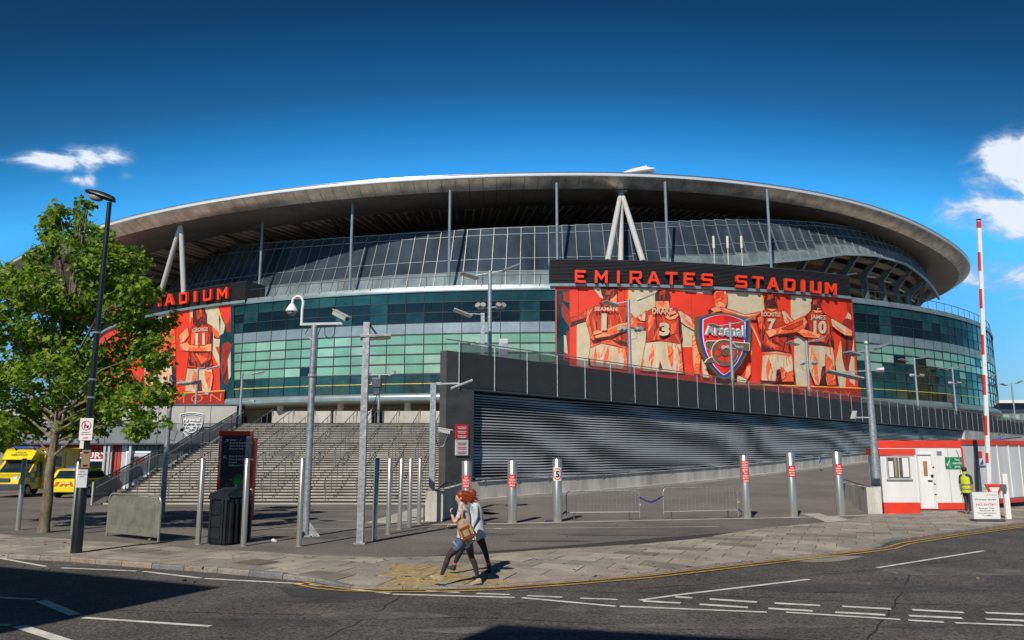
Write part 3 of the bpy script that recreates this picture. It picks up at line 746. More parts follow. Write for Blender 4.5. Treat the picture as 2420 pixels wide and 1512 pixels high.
# yellow rail behind the clear row, bullnose, eaves strip, floor slab
cellset = []
def runs():
    out = []; cur = []
    for p in allp:
        if any(L < p < Rr for L, Rr in (muR, muL)):
            if len(cur) > 1: out.append(cur)
            cur = []
        else: cur.append(p)
    if len(cur) > 1: out.append(cur)
    return out
for rr in runs():
    rr = list(rr)
    for L, Rr in (muR, muL):
        if 0 < L - rr[-1] < .06: rr.append(L)
        if 0 < rr[0] - Rr < .06: rr.insert(0, Rr)
    band(EG, rr, [(-.1, 8.70), (.10, 8.68), (.30, 8.5), (.36, 8.25), (.30, 8.0), (.05, 7.85), (-.6, 7.84), (-.6, 8.68)], 'bullnose', SILV, stad)
    band(EG, rr, [(-.3, 19.30), (.16, 19.31), (.18, 19.5), (-.02, 19.95), (-.8, 20.1), (-.8, 19.30)], 'eaves_strip', SILV, stad)
    band(EG, rr, [(.06, 9.66), (.075, 9.66), (.075, 9.73), (.06, 9.73)], 'yellow_rail', M('yellow_rail', (.62, .55, .10), .5), stad)
    # balustrade of the terrace above
    mb = MB()
    for ph in stations(EG, 2.02, rr[0], rr[-1]):
        q = eP(EG, ph, -.1); mb.tube([q + Vector((0, 0, 19.9)), q + Vector((0, 0, 21.0))], .03, 5)
    mb.build('terrace_posts', MULLD, stad, world=True)['kind'] = 'stuff'
    band(EG, rr, [(-.14, 20.95), (-.08, 20.95), (-.08, 21.0), (-.14, 21.0)], 'terrace_rail', MULLD, stad)
# terrace floor + undercroft
mb = MB()
def annulus(mb, E1, E2, z1, z2, phs):
    o = len(mb.v)
    for p in phs: mb.v += [tuple(eP(E1, p, 0, z1)), tuple(eP(E2, p, 0, z2))]
    for i in range(len(phs) - 1): mb.f.append((o + 2 * i, o + 2 * i + 1, o + 2 * i + 3, o + 2 * i + 2)); mb.m.append(0)
annulus(mb, (5, 146, 73.5, 64.5), (6, 147, 60, 52), 19.97, 19.97, allp); mb.build('terrace_floor', CONCL, stad, world=True)
mb = MB(); annulus(mb, (5, 146, 73.6, 64.6), (5, 146, 64, 54), 7.95, 7.95, allp); annulus(mb, (5, 146, 73.3, 64.3), (5, 146, 73.3, 64.3), 7.9, 20, allp)
mb.build('undercroft_ceiling', M('undercroft', (.22, .20, .17), .8), stad, world=True)
UW = M('undercroft_wall', (.20, .18, .15), .8, var=.4, scale=.4)
mb = MB(); annulus(mb, (5, 146, 66, 57), (5, 146, 66, 57), PZ, 8, allp); mb.build('undercroft_wall', UW, stad, world=True)
for i, ph in enumerate(stations(EG, 8.2, R(-150), R(-70))):
    q = eP(EG, ph, -3.2); mb = MB(); mb.tube([q + Vector((0, 0, PZ - .1)), q + Vector((0, 0, 7.96))], .36, 14); mb.build('column', COLW, stad, smooth=True, world=True)
    q2 = eP(EG, ph + .045, -7.6); a = eN(EG, ph); X = Vector((-a.y, a.x, 0)); mb = MB(); mb.box(q2 + Vector((0, 0, PZ + 1.25)), (4.2, .5, 2.5), (X, a, Vector((0, 0, 1)))); mb.build('doorway', BLACK, stad, world=True)

# ------------------------------------------------ upper glass wall
zB, zT = 20.0, 28.0
def uP(ph, z, off=0.0):
    t = (z - zB) / (zT - zB); E = (EUB[0], EUB[1], EUB[2] + (EUT[2] - EUB[2]) * t, EUB[3] + (EUT[3] - EUB[3]) * t); return eP(E, ph, off, z)
def uhit(u, v):
    z = 24
    for _ in range(12):
        t = (z - zB) / (zT - zB); E = (EUB[0], EUB[1], EUB[2] + (EUT[2] - EUB[2]) * t, EUB[3] + (EUT[3] - EUB[3]) * t); p = hit(u, v, E); z = p.z
    return ang(p, E), z
topl = sorted(uhit(u, v) for u, v in ((325, 597), (491, 589), (605, 577), (758, 566), (900, 556), (1060, 546), (1300, 535), (1530, 527), (1815, 519), (1927, 526), (2003, 536), (2065, 549), (2140, 577), (2190, 607), (2215, 638)))
botl = sorted(uhit(u, v) for u, v in ((1600, 632), (1700, 632), (1815, 621), (1915, 612), (1990, 601), (2065, 604), (2140, 625), (2190, 650), (2215, 675), (2232, 708)))
def zt(ph): return lerp_tab(topl, ph)
def zb(ph): return max(20.6, lerp_tab([(botl[0][0] - .08, 20.6)] + botl, ph)) if ph > botl[0][0] - .08 else 20.6
UPH = stations(EUB, 1.62, R(-190), R(14))
upw = bpy.data.objects.new('upper_glazing', None); COL.objects.link(upw); upw.parent = stad; upw.location = (-5, -146, 0)
fr = MB(); n_up = 0; rest = MB()
for a, b in zip(UPH, UPH[1:]):
    m = (a + b) / 2; zl, zh = zb(m), zt(m)
    H = zh - zl; lv = [0, .26, .47, .885, 1.0]
    if H < 5: lv = [0, .36, .62, .9, 1.0]
    P = uP(m, 24); vis = eN(EUB, m).dot(-P.normalized()) > 0 and -.53 < P.x / P.y < .6
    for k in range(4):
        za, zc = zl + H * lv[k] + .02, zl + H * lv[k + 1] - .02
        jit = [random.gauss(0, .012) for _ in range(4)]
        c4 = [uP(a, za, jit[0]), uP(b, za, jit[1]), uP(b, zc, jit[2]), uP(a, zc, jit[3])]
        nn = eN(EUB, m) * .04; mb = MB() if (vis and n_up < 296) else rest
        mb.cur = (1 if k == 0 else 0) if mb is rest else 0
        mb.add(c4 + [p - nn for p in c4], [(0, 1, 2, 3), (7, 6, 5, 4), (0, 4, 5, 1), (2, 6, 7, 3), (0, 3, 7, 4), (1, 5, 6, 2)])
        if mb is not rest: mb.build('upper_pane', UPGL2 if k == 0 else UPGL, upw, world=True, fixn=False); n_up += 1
        fr.bar(uP(a, za - .02, .04), uP(b, za - .02, .04), .06, .07)
    fr.bar(uP(a, zl, .05), uP(a, zh, .05), .065, .12, eN(EUB, a)); fr.bar(uP(a, zh, .04), uP(b, zh, .04), .06, .08)
if rest.v: rest.build('far_panes', [UPGL, UPGL2], upw, world=True)['kind'] = 'stuff'
fr.build('mullions', M('mullion_upper', (.25, .27, .28), .45, metal=.4), upw, world=True)
# pale slatted skirt along the foot of the upper glass
sk = [p for p in allp if p < botl[0][0]]
band(EUB, sk, [(.35, 19.99), (.45, 19.99), (.42, 20.5), (.32, 20.5)], 'skirt', SILV, stad)
band(EUB, [p for p in allp if p >= botl[2][0]] , [(0, 0), (0, 0)], 'x', SILV, stad) if False else None
mb = MB()
ph = botl[1][0]
while ph < R(10):
    q = ph + .02
    mb.bar(uP(ph, zb(ph), .08), uP(q, zb(q), .08), .22, .28); ph = q
mb.build('glass_foot_beam', MULL, stad, world=True)
# rakers and seating underside at the open bay
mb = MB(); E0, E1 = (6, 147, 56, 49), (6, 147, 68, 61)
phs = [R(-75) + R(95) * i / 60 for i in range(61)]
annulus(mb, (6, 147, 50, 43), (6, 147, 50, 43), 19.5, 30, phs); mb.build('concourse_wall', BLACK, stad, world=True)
for k in range(9):
    f = k / 8; mb = MB(); e = 12.5 * f
    o = 62 + e; z = 20.5 + 7.2 * f
    for i in range(60):
        a, b = phs[i], phs[i + 1]; mb.bar(eP((6, 147, o - 10, o - 17), a, 0, z), eP((6, 147, o - 10, o - 17), b, 0, z), .95, .35)
    mb.build('seating_step', SEATS, stad, world=True)
phr = uang(1770, 650, EUB); i = 0
while phr < R(12):
    z1 = zb(phr) + .2; n_ = eN(EUB, phr); X = Vector((-n_.y, n_.x, 0)); mb = MB()
    top = uP(phr, z1, -.45); mid = uP(phr, max(20.8, z1 - 2.3), -3.4); base = uP(phr, 19.9, -5.4)
    for p, q, w, h in ((top, mid, .35, .8), (mid, base, .35, .8)): mb.bar(p, q, w, h)
    mb.build('raker', RIB, stad, world=True)
    mb = MB(); q2 = phr + .05; mb.tube([mid, uP(q2, max(20.7, zb(q2) - 1.9), -3.2)], .10, 6); mb.build('brace', PALEST, stad, world=True)
    phr += 5.4 / math.hypot(EUB[2] * math.sin(phr), EUB[3] * math.cos(phr)); i += 1

# ------------------------------------------------ roof
riml = [(30, 616), (135, 571), (262, 524), (425, 486), (600, 457), (800, 433), (1000, 419), (1270, 409.5), (1450, 408), (1560, 411), (1700, 423), (1850, 441), (2000, 469), (2100, 499), (2200, 544), (2260, 584)]
rz = sorted((ang(p, ER), p.z) for p in (hit(u, v, ER) for u, v in riml))
rz = [(-3.8, rz[0][1])] + rz + [(.1, 32.3), (1.2, 32)]
def zr(ph): return lerp_tab(rz, ph)
# smooth the rim height
def zrs(ph): return sum(zr(ph + k * .03) for k in range(-4, 5)) / 9
RS = stations(ER, 1.55, R(-215), R(40))
def rpt(ph, off, dz): return eP(ER, ph, -off) + Vector((0, 0, zrs(ph) + dz))
def rband(phs, prof, name, mat, smooth=True, closed=True, parent=stad):
    mb = MB(); n = len(prof)
    for ph in phs: mb.v += [tuple(rpt(ph, o, z)) for o, z in prof]
    for i in range(len(phs) - 1):
        for k in range(n if closed else n - 1): mb.f.append((i * n + k, i * n + (k + 1) % n, (i + 1) * n + (k + 1) % n, (i + 1) * n + k)); mb.m.append(0)
    return mb.build(name, mat, parent, smooth=smooth, world=True)
rband(RS, [(.3, .12), (.02, .05), (0, -.14), (.03, -.29), (.22, -.33), (.6, -.2)], 'roof_rim', RIMW)
mb = MB(); mb.tube([rpt(p, .0, .085) for p in RS], .055, 10); mb.build('rim_glint_tube', M('polished_steel', (.80, .80, .80), .24, metal=1.0, var=.03), stad, smooth=True, world=True)  # polished tube added along the rim to catch a sun glint
rband(RS, [(.3, .10), (4, .42), (9, .55), (20, .2), (34, -1.6)], 'roof_deck', PALEST, closed=False)
k = 0; fasc = [(.20, -.30), (.55, -.62), (1.1, -.98), (1.75, -1.24)]; sofp = [(1.78, -1.26), (3.2, -1.40), (5.2, -1.36), (8.2, -1.02)]
def rpanel(a, b, prof, name, mat):
    mb = MB(); n = len(prof); g_ = (b - a) * .016
    for ph in (a + g_, b - g_): mb.v += [tuple(rpt(ph, o, z)) for o, z in prof] + [tuple(rpt(ph, o + .02, z + .08)) for o, z in prof]
    N = 2 * n
    for i in range(n - 1): mb.f += [(i, i + 1, N + i + 1, N + i), (n + i, N + n + i, N + n + i + 1, n + i + 1)]
    mb.f += [(0, N, N + n, n), (n - 1, 2 * n - 1, N + 2 * n - 1, N + n - 1)]; mb.m += [0] * len(mb.f)
    o = mb.build(name, mat, stad, world=True, smooth=True); return o
rest = MB()
for a, b in zip(RS, RS[1:]):
    P = eP(ER, (a + b) / 2)
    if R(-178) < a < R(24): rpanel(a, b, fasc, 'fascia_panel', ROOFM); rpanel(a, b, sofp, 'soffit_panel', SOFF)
    else:
        pass
rband(RS, [(.6, -.05), (1.2, -.4), (3, -.7), (9, -.5)], 'roof_core', BLACK, closed=False)
rband(RS, [(8.2, -.98), (8.6, -1.1), (9.0, -.9)], 'soffit_edge', DKSTEEL, closed=False)
# inner soffit with slatted underside and trusses
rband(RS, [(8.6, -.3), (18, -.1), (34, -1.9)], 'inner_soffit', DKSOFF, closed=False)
mb = MB()
for ph in stations(ER, 1.25, R(-165), R(10)):
    d_ = .03 * math.sin(ph * 9)     # bays alternate in slant
    for o0_, o1_ in ((9.2, 19.9), (20.1, 31)):
        mb.bar(rpt(ph + d_ * (o0_ - 9) / 20, o0_, -.50), rpt(ph + d_ * (o1_ - 9) / 20, o1_, -.42 - .1 * (o1_ - 19)), .20, .14)
mb.build('soffit_slats', M('soffit_slat', (.66, .58, .51), .6), stad, world=True)['kind'] = 'stuff'
ph = R(-160)
while ph < R(5):
    mb = MB(); d = 10.5 / 75
    for pa, pb in ((rpt(ph, 9, -.9), rpt(ph + d * .5, 24, -1.7)), (rpt(ph + d, 9, -.9), rpt(ph + d * .5, 24, -1.7)), (rpt(ph + d * .5, 9, -.8), rpt(ph + d * .5, 24, -1.7))): mb.tube([pa, pb], .22, 6)
    mb.build('roof_truss', M('truss', (.10, .09, .085), .6), stad, world=True); ph += d
# rear of the bowl seen dark through the opening
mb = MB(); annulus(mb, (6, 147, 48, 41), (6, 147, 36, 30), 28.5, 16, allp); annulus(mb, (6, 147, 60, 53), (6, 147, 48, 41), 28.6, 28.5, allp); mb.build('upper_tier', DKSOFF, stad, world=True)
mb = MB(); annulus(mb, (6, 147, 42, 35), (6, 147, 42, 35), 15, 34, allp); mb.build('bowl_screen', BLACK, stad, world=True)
# slender props under the roof
for u, vt, vb in ((618, 515, 640), (830, 493, 655), (1062, 477, 670), (1317, 470, 605), (1577, 477, 580), (1820, 492, 540)):
    ph = uang(u, 600, EUB, .9); p = eP(EUB, ph, 1.0); z1 = zrs(ang(p, ER)) - 1.3
    mb = MB(); mb.tube([p + Vector((0, 0, 19.9)), p + Vector((0, 0, z1))], .16, 10); mb.build('prop', M('prop_paint', (.17, .22, .25), .45), stad, smooth=True, world=True)
# tripods
def tripod(u, v, feet, zf):
    top = hit(u, v, ER, -2.6); r0 = bpy.data.objects.new('tripod', None); COL.objects.link(r0); r0.parent = stad
    mb = MB(); mb.box(top + Vector((0, 0, .45)), (2.2, 1.6, .35)); mb.box(top + Vector((0, 0, .1)), (1.3, 1.0, .5)); mb.build('head', PALEST, r0, world=True, bevel=.05)
    for (fu, fv, off) in feet:
        p = hit(fu, fv, EG, off); f = Vector((p.x, p.y, zf)); mb = MB()
        dx = (f - top).normalized(); mb.tube([top + dx * .3, top + dx * 1.2, top + (f - top) * .55, f], [.20, .27, .31, .31], 16); mb.build('leg', COLW, r0, smooth=True, world=True)
tripod(1468, 452, ((1436, 606, .2), (1466, 606, -2.2), (1519, 606, .2)), 22.4)
tripod(428, 527, ((380, 664, .2), (437, 660, .2)), 21.6)
for u in (1688, 1721, 1754):
    p = hit(u, 612, EG, -1.4); mb = MB(); z1 = atY(u, 558, p.y).z; mb.tube([Vector((p.x, p.y, 20.0)), Vector((p.x, p.y, z1 - 1.4)), Vector((p.x, p.y, z1 - 1.38)), Vector((p.x, p.y, z1))], [.05, .05, .14, .14], 8); mb.build('antenna_mast', M('mast_cream', (.62, .58, .48), .5), stad, world=True)
# wing shaped truss end rising over the rim
w0, w1, w2 = hit(1465, 409, ER, -.4), hit(1545, 407, ER, -1.0), hit(1525, 397.5, ER, -.8)
mb = MB(); back = Vector((.1, 1.0, .0)); V = [w0, (w0 + w2) / 2 + Vector((0, 0, .10)), w2, w2 + Vector((.0, .1, -.15)), w1]
mb.prism([(p.x, p.z) for p in V], lambda p: (p[0], w0.y, p[1]), lambda p: (p[0], w0.y + 1.6, p[1])); mb.build('roof_fin', WHITE, stad, world=True)

# ------------------------------------------------ sign boxes above the murals
GL = {'E': [[(0, 0), (1, 0), (1, .2), (.22, .2), (.22, .4), (.82, .4), (.82, .6), (.22, .6), (.22, .8), (1, .8), (1, 1), (0, 1)]],
      'M': [[(0, 0), (.2, 0), (.2, .62), (.5, .18), (.8, .62), (.8, 0), (1, 0), (1, 1), (.83, 1), (.5, .5), (.17, 1), (0, 1)]],
      'I': [[(0, 0), (1, 0), (1, 1), (0, 1)]],
      'R': [[(0, 0), (.2, 0), (.2, .34), (.46, .34), (.74, 0), (1, 0), (.7, .36), (.9, .38), (1, .5), (1, .88), (.88, 1), (0, 1)], [(.2, .52), (.2, .82), (.8, .82), (.8, .52)]],
      'A': [[(0, 0), (.22, 0), (.31, .24), (.69, .24), (.78, 0), (1, 0), (.61, 1), (.39, 1)], [(.38, .42), (.5, .76), (.62, .42)]],
      'T': [[(0, .8), (.4, .8), (.4, 0), (.6, 0), (.6, .8), (1, .8), (1, 1), (0, 1)]],
      'S': [[(0, 0), (.88, 0), (1, .1), (1, .5), (.88, .6), (.2, .6), (.2, .8), (1, .8), (1, 1), (.12, 1), (0, .9), (0, .5), (.12, .4), (.8, .4), (.8, .2), (0, .2)]],
      'D': [[(0, 0), (.86, 0), (1, .14), (1, .86), (.86, 1), (0, 1)], [(.2, .2), (.2, .8), (.8, .8), (.8, .2)]],
      'U': [[(.1, 0), (.9, 0), (1, .1), (1, 1), (.8, 1), (.8, .2), (.2, .2), (.2, 1), (0, 1), (0, .1)]]}
def a2(px, py): return cv(1340, 620, px, py)
def a3_(px, py): return cv(1640, 620, px, py)
def z4(px, py): return cv(400, 600, px, py)
def z1(px, py): return cv(0, 400, px, py)
def sign_box(pl, pr, zt_l, zt_r, zb_l, zb_r, letters, lid):
    r0 = bpy.data.objects.new('sign_box', None); COL.objects.link(r0); r0.parent = stad; r0.location = (-5, -146, 0)
    n = 24; mb = MB()
    phs = [pl + (pr - pl) * i / n for i in range(n + 1)]
    for i, ph in enumerate(phs):
        t = i / n; za, zb_ = zb_l + (zb_r - zb_l) * t, zt_l + (zt_r - zt_l) * t
        mb.v += [tuple(eP(EG, ph, o, z)) for o, z in ((.3, za), (.3, zb_), (-2.6, zb_), (-2.6, za))]
    for i in range(n):
        for k in range(4): mb.f.append((4 * i + k, 4 * i + (k + 1) % 4, 4 * i + 4 + (k + 1) % 4, 4 * i + 4 + k))
    mb.f += [(0, 1, 2, 3), (4 * n + 3, 4 * n + 2, 4 * n + 1, 4 * n)]; mb.m = [0] * len(mb.f); mb.build('casing', BOXK, r0, world=True)
    zlo, zhi = max(zb_l, zb_r), min(zt_l, zt_r)
    ns = 17
    for k in range(ns):     # horizontal louvre blades over the front
        f = (k + .5) / ns; mb = MB()
        for i in range(n + 1):
            t = i / n; z = (zb_l + (zb_r - zb_l) * t) * (1 - f) + (zt_l + (zt_r - zt_l) * t) * f
            mb.v += [tuple(eP(EG, phs[i], o, z + q)) for o, q in ((.30, .05), (.40, -.035), (.40, -.055), (.30, .03))]
        for i in range(n):
            for q in range(4): mb.f.append((4 * i + q, 4 * i + (q + 1) % 4, 4 * i + 4 + (q + 1) % 4, 4 * i + 4 + q))
        mb.m = [0] * len(mb.f); mb.build('blade', BOXK, r0, world=True)
    band(EG, phs, [(.0, zb_l - .02), (.42, zb_l - .02), (.42, zb_l - .32), (.0, zb_l - .32)], 'trim', SILV, stad)
    for ch, conv, (x0, x1, y0, y1, sk_) in letters:
        uv = lambda p, x0=x0, x1=x1, y0=y0, y1=y1, sk_=sk_, conv=conv: conv(x0 + (x1 - x0) * p[0], y1 - (y1 - y0) * p[1] + sk_ * (p[0] - .5))
        mb = MB(); cu = uv((.5, .5)); pc = hit(*cu, EG, .88); nn = eN(EG, ang(pc))
        mb.prism(GL[ch], lambda p: hit(*uv(p), EG, .88), lambda p: hit(*uv(p), EG, .88) - nn * .3); lo = mb.build('letter', LETR, r0, world=True)
        mb = MB()
        for q in ((.15, .05), (.85, .05)) if ch not in 'IT' else ((.5, .05),):
            p = hit(*uv(q), EG, .8); mb.bar(p, p - nn * .5 + Vector((0, 0, -.12)), .1, .1)
        mb.build('letter_bracket', BLACK, lo, world=True)
        del_ = None
    return r0
LR = [('E', a2, (368, 470, 207, 325, 4)), ('M', a2, (557, 678, 210, 327, 3)), ('I', a2, (768, 793, 212, 330, 1)), ('R', a2, (887, 1000, 216, 335, 3)), ('A', a2, (1052, 1175, 220, 340, 4)), ('T', a2, (1227, 1338, 225, 343, 4)), ('E', a2, (1400, 1502, 231, 350, 5)), ('S', a2, (1568, 1672, 240, 357, 6)),
      ('S', a2, (1893, 1997, 257, 373, 9)), ('T', a3_, (918, 1018, 267, 378, 10)), ('A', a3_, (1060, 1165, 278, 393, 11)), ('D', a3_, (1222, 1318, 290, 402, 12)), ('I', a3_, (1382, 1412, 301, 412, 5)), ('U', a3_, (1472, 1565, 313, 425, 13)), ('M', a3_, (1612, 1710, 328, 437, 14))]
LL = [('S', z1, (1350, 1415, 1290, 1370, -14)), ('T', z1, (1460, 1540, 1277, 1382, -14)), ('A', z1, (1555, 1640, 1262, 1370, -14)), ('D', z1, (1693, 1768, 1248, 1355, -14)), ('I', z1, (1830, 1855, 1238, 1338, -5)), ('U', z1, (1918, 1997, 1222, 1327, -15)), ('M', z1, (2050, 2148, 1206, 1312, -16))]
for ch, x0, x1 in (('E', 640, 690), ('M', 720, 775), ('I', 815, 828), ('R', 870, 925), ('A', 955, 1015), ('T', 1040, 1100), ('E', 1128, 1185), ('S', 1212, 1268)):
    ym = 1330 + (1380 - x0) * .19; LL.append((ch, z1, (x0, x1, ym - 42, ym + 42, -14)))
sign_box(uang(1299, 640, EG, .3), uang(2007, 660, EG, .3), 22.55, 22.35, 19.95, 19.95, LR, 0)
sign_box(uang(95, 760, EG, .3), uang(583, 660, EG, .3), 21.55, 21.95, 19.75, 19.75, LL, 1)
# ------------------------------------------------------------------ printed murals on the stadium front
P_RED = M('print_red', (.70, .034, .009), .6, var=.14, scale=.5)
P_ORG = M('print_orange', (.76, .115, .032), .6, var=.16, scale=.9, stretch=(1, 1, .35))
P_SHR = M('print_shirt', (.50, .024, .009), .6, var=.35, scale=1.0, stretch=(1, 1, .3), col2=(.66, .055, .016))
P_DRK = M('print_dark', (.06, .009, .007), .6, var=.5, scale=1.3, stretch=(1, 1, .3))
P_CRM = M('print_cream', (.53, .44, .30), .6, var=.14, scale=1.2)
P_SHO = M('print_shorts', (.57, .45, .29), .6, var=.3, scale=1.1, stretch=(1, 1, .25), col2=(.68, .55, .38))
P_SKN = M('print_skin', (.82, .27, .11), .6, var=.2, scale=1.2, stretch=(1, 1, .5))
P_YEL = M('print_yellow', (.80, .36, .06), .6, var=.08)
P_MID = M('print_maroon', (.28, .018, .008), .6, var=.3, scale=1.0)
P_SEAM = M('print_seam', (.30, .09, .05), .6)
P_TEAL = M('print_teal', (.012, .040, .042), .15, var=.5, scale=.6)
PM = [P_RED, P_ORG, P_SHR, P_DRK, P_CRM, P_SHO, P_SKN, P_YEL, P_MID, P_SEAM, P_TEAL]
RD, OR, SH, DK, CR, SO, SK, YE, MI, SE_, TE = range(11)
class Print:
    """flat print on the curved front: outlines are cut into narrow strips so they follow the curve; every overlap lies a few mm higher"""
    def __init__(s): s.mb = MB(); s.k = 0
    def poly(s, pts, mat, off=None):
        s.k += 1; o = .10 + s.k * .0005 if off is None else off
        us = [p[0] for p in pts]; u = min(us) - .01; um = max(us); s.mb.cur = mat; stp = 14
        while u < um:
            q = clip_half(clip_half(pts, (1, 0), u + stp), (-1, 0), -u); u += stp
            if len(q) < 3 or area2(q) < .02: continue
            s.mb.sheet([hit(x, y, EG, o) for x, y in q], q)
    def strokes(s, pts, mats, n, slant=0.0, wd=(1.2, 4.0), ln=(.15, .5)):
        """brush marks clipped to an outline"""
        us = [p[0] for p in pts]; vs = [p[1] for p in pts]; u0, u1, v0, v1 = min(us), max(us), min(vs), max(vs)
        for _ in range(n):
            c = (random.uniform(u0, u1), random.uniform(v0, v1)); a = R(90) + slant + random.gauss(0, .28); L = (v1 - v0) * random.uniform(*ln); w = random.uniform(*wd); d = (math.cos(a), math.sin(a)); q = pts
            for nn, e in (((d[0], d[1]), L / 2), ((-d[0], -d[1]), L / 2), ((-d[1], d[0]), w / 2), ((d[1], -d[0]), w / 2)):
                q = clip_half(q, nn, nn[0] * c[0] + nn[1] * c[1] + e)
                if len(q) < 3: break
            if len(q) >= 3 and area2(q) > .6: s.poly(q, random.choice(mats))
    def line(s, pts, w, mat):
        for (a, b), (c, d) in zip(pts, pts[1:]):
            L = math.hypot(c - a, d - b) or 1; nx, ny = -(d - b) / L * w / 2, (c - a) / L * w / 2
            s.poly([(a + nx, b + ny), (c + nx, d + ny), (c - nx, d - ny), (a - nx, b - ny)], mat)
    def text(s, t, u0, u1, v0, v1, mat, sk=0.0, bold=.02):
        s.k += 1; o = .10 + s.k * .0005; vs, fs, w = text2d(t, bold); s.mb.cur = mat; vv = []
        for x, y in vs:
            f = x / w; vv.append(hit(u0 + (u1 - u0) * f, v1 - (v1 - v0) * y + sk * (f - .5), EG, o))
        s.mb.add(vv, fs)
mur = bpy.data.objects.new('mural', None); COL.objects.link(mur); mur.parent = stad; mur.location = (-5, -146, 0)
mul = bpy.data.objects.new('mural', None); COL.objects.link(mul); mul.parent = stad; mul.location = (-5, -146, 0)
def mural_panels(pl, pr, z0, z1, step, par):
    phs = stations(EG, step, pl, pr); phs[-1] = pr
    for a, b in zip(phs, phs[1:]):
        mb = MB(); m = 4; g_ = (b - a) * .006
        for i in range(m + 1):
            ph = a + g_ + (b - a - 2 * g_) * i / m; mb.v += [tuple(eP(EG, ph, o, z)) for o, z in ((.09, z0), (.09, z1), (-.1, z1), (-.1, z0))]
        for i in range(m):
            for k in range(4): mb.f.append((4 * i + k, 4 * i + (k + 1) % 4, 4 * i + 4 + (k + 1) % 4, 4 * i + 4 + k))
        mb.f += [(0, 1, 2, 3), (4 * m + 3, 4 * m + 2, 4 * m + 1, 4 * m)]; mb.m = [0] * len(mb.f); mb.build('mural_panel', P_RED, par, world=True)
mural_panels(muR[0], muR[1], 8.0, 19.62, 2.4, mur)
mural_panels(muL[0], muL[1], 7.95, 19.42, 2.4, mul)

pr = Print()
def paint(mat, q):
    pr.poly(q, mat); a_ = area2(q)
    if a_ > 250:
        n = int(min(26, a_ / 90)); sl = random.uniform(-.2, .2)
        if mat == SH: pr.strokes(q, (DK, OR, MI, RD), n, sl)
        elif mat == SO: pr.strokes(q, (OR, CR, SK), n, sl)
        elif mat == OR: pr.strokes(q, (SK, SH, RD), n, sl + .6)
        elif mat == SK: pr.strokes(q, (OR, SO, SH), n // 2, sl + .8)
        elif mat == DK: pr.strokes(q, (SH, MI), n, sl, (1, 2.4))
        if mat in (SH, SO, SK) or (mat == OR and a_ > 700): pr.line(q + q[:1], 1.1, DK if mat == SH else MI)
def A(mat, *pts): paint(mat, [a2(*p) for p in pts])
def B(mat, *pts): paint(mat, [a3_(*p) for p in pts])
# strip printed on the clear glass beside the panel
A(TE, (195, 395), (318, 395), (318, 1140), (195, 1140)); A(MI, (250, 415), (318, 405), (318, 520), (262, 500)); A(MI, (228, 480), (300, 570), (318, 600), (318, 745), (250, 650)); A(DK, (215, 430), (245, 440), (250, 560), (222, 540)); A(MI, (290, 790), (318, 780), (318, 1090), (258, 1060), (262, 900)); A(CR, (262, 820), (285, 830), (300, 1000), (268, 980))
# backgrounds
A(CR, (385, 715), (490, 690), (520, 940), (505, 1130), (385, 1110)); A(CR, (535, 372), (640, 376), (650, 480), (612, 470)); A(YE, (600, 376), (640, 377), (655, 470), (640, 480))
A(CR, (868, 377), (1205, 385), (1200, 470), (1130, 560), (1030, 620), (940, 660), (870, 600)); A(YE, (868, 377), (882, 377), (884, 460), (868, 560))
A(CR, (895, 760), (1040, 735), (1045, 890), (1000, 1150), (900, 1130)); A(CR, (1378, 690), (1520, 800), (1525, 935), (1375, 935)); A(CR, (1237, 386), (1660, 402), (1664, 440))
A(CR, (1806, 408), (2130, 428), (2170, 560), (2120, 620), (1960, 640), (1800, 580)); A(YE, (2120, 428), (2136, 428), (2185, 600), (2165, 610))
A(CR, (2030, 720), (2060, 760), (2150, 960), (2120, 930)); A(YE, (2030, 700), (2040, 1000), (2030, 1080), (2022, 900))
B(CR, (1278, 450), (1475, 462), (1460, 590), (1360, 690), (1278, 690)); B(CR, (1305, 820), (1400, 850), (1470, 900), (1440, 1310), (1308, 1290)); B(YE, (1272, 450), (1280, 450), (1282, 640), (1272, 640))
B(CR, (1692, 1110), (1760, 880), (1800, 1000), (1790, 1330), (1700, 1300)); B(CR, (1788, 668), (1835, 560), (1845, 680)); B(CR, (1815, 900), (1868, 860), (1880, 1300), (1830, 1260))
B(YE, (1740, 880), (1752, 880), (1700, 1130), (1690, 1100))
# far edge figure in maroon
B(MI, (1800, 520), (1835, 490), (1850, 640), (1810, 600)); B(MI, (1765, 690), (1800, 660), (1858, 680), (1868, 840), (1850, 1000), (1815, 1160), (1785, 1150), (1760, 1040), (1750, 860)); B(DK, (1800, 800), (1815, 900), (1805, 1080), (1790, 1000))
# lower band
P1b, P2b = uang(1349), uang(2018)
# player one: long hair, arm out
A(SH, (320, 655), (400, 640), (480, 580), (520, 640), (490, 690), (400, 715), (325, 745)); A(DK, (330, 700), (470, 655), (480, 690), (400, 712), (330, 740))
A(OR, (480, 590), (560, 545), (700, 552), (860, 548), (890, 640), (872, 760), (872, 920), (840, 955), (620, 895), (515, 945), (508, 820), (470, 690))
A(SH, (560, 545), (700, 552), (860, 548), (880, 640), (860, 760), (868, 900), (760, 860), (720, 760), (600, 840), (530, 800), (500, 640)); A(DK, (510, 850), (545, 905), (620, 885), (600, 850), (540, 870)); A(DK, (700, 860), (860, 890), (868, 930), (800, 920))
A(OR, (530, 640), (560, 700), (575, 820), (550, 780)); A(OR, (700, 620), (720, 760), (740, 840), (700, 740)); A(DK, (860, 600), (872, 700), (868, 860), (850, 700)); A(OR, (640, 900), (760, 920), (840, 952), (760, 900))
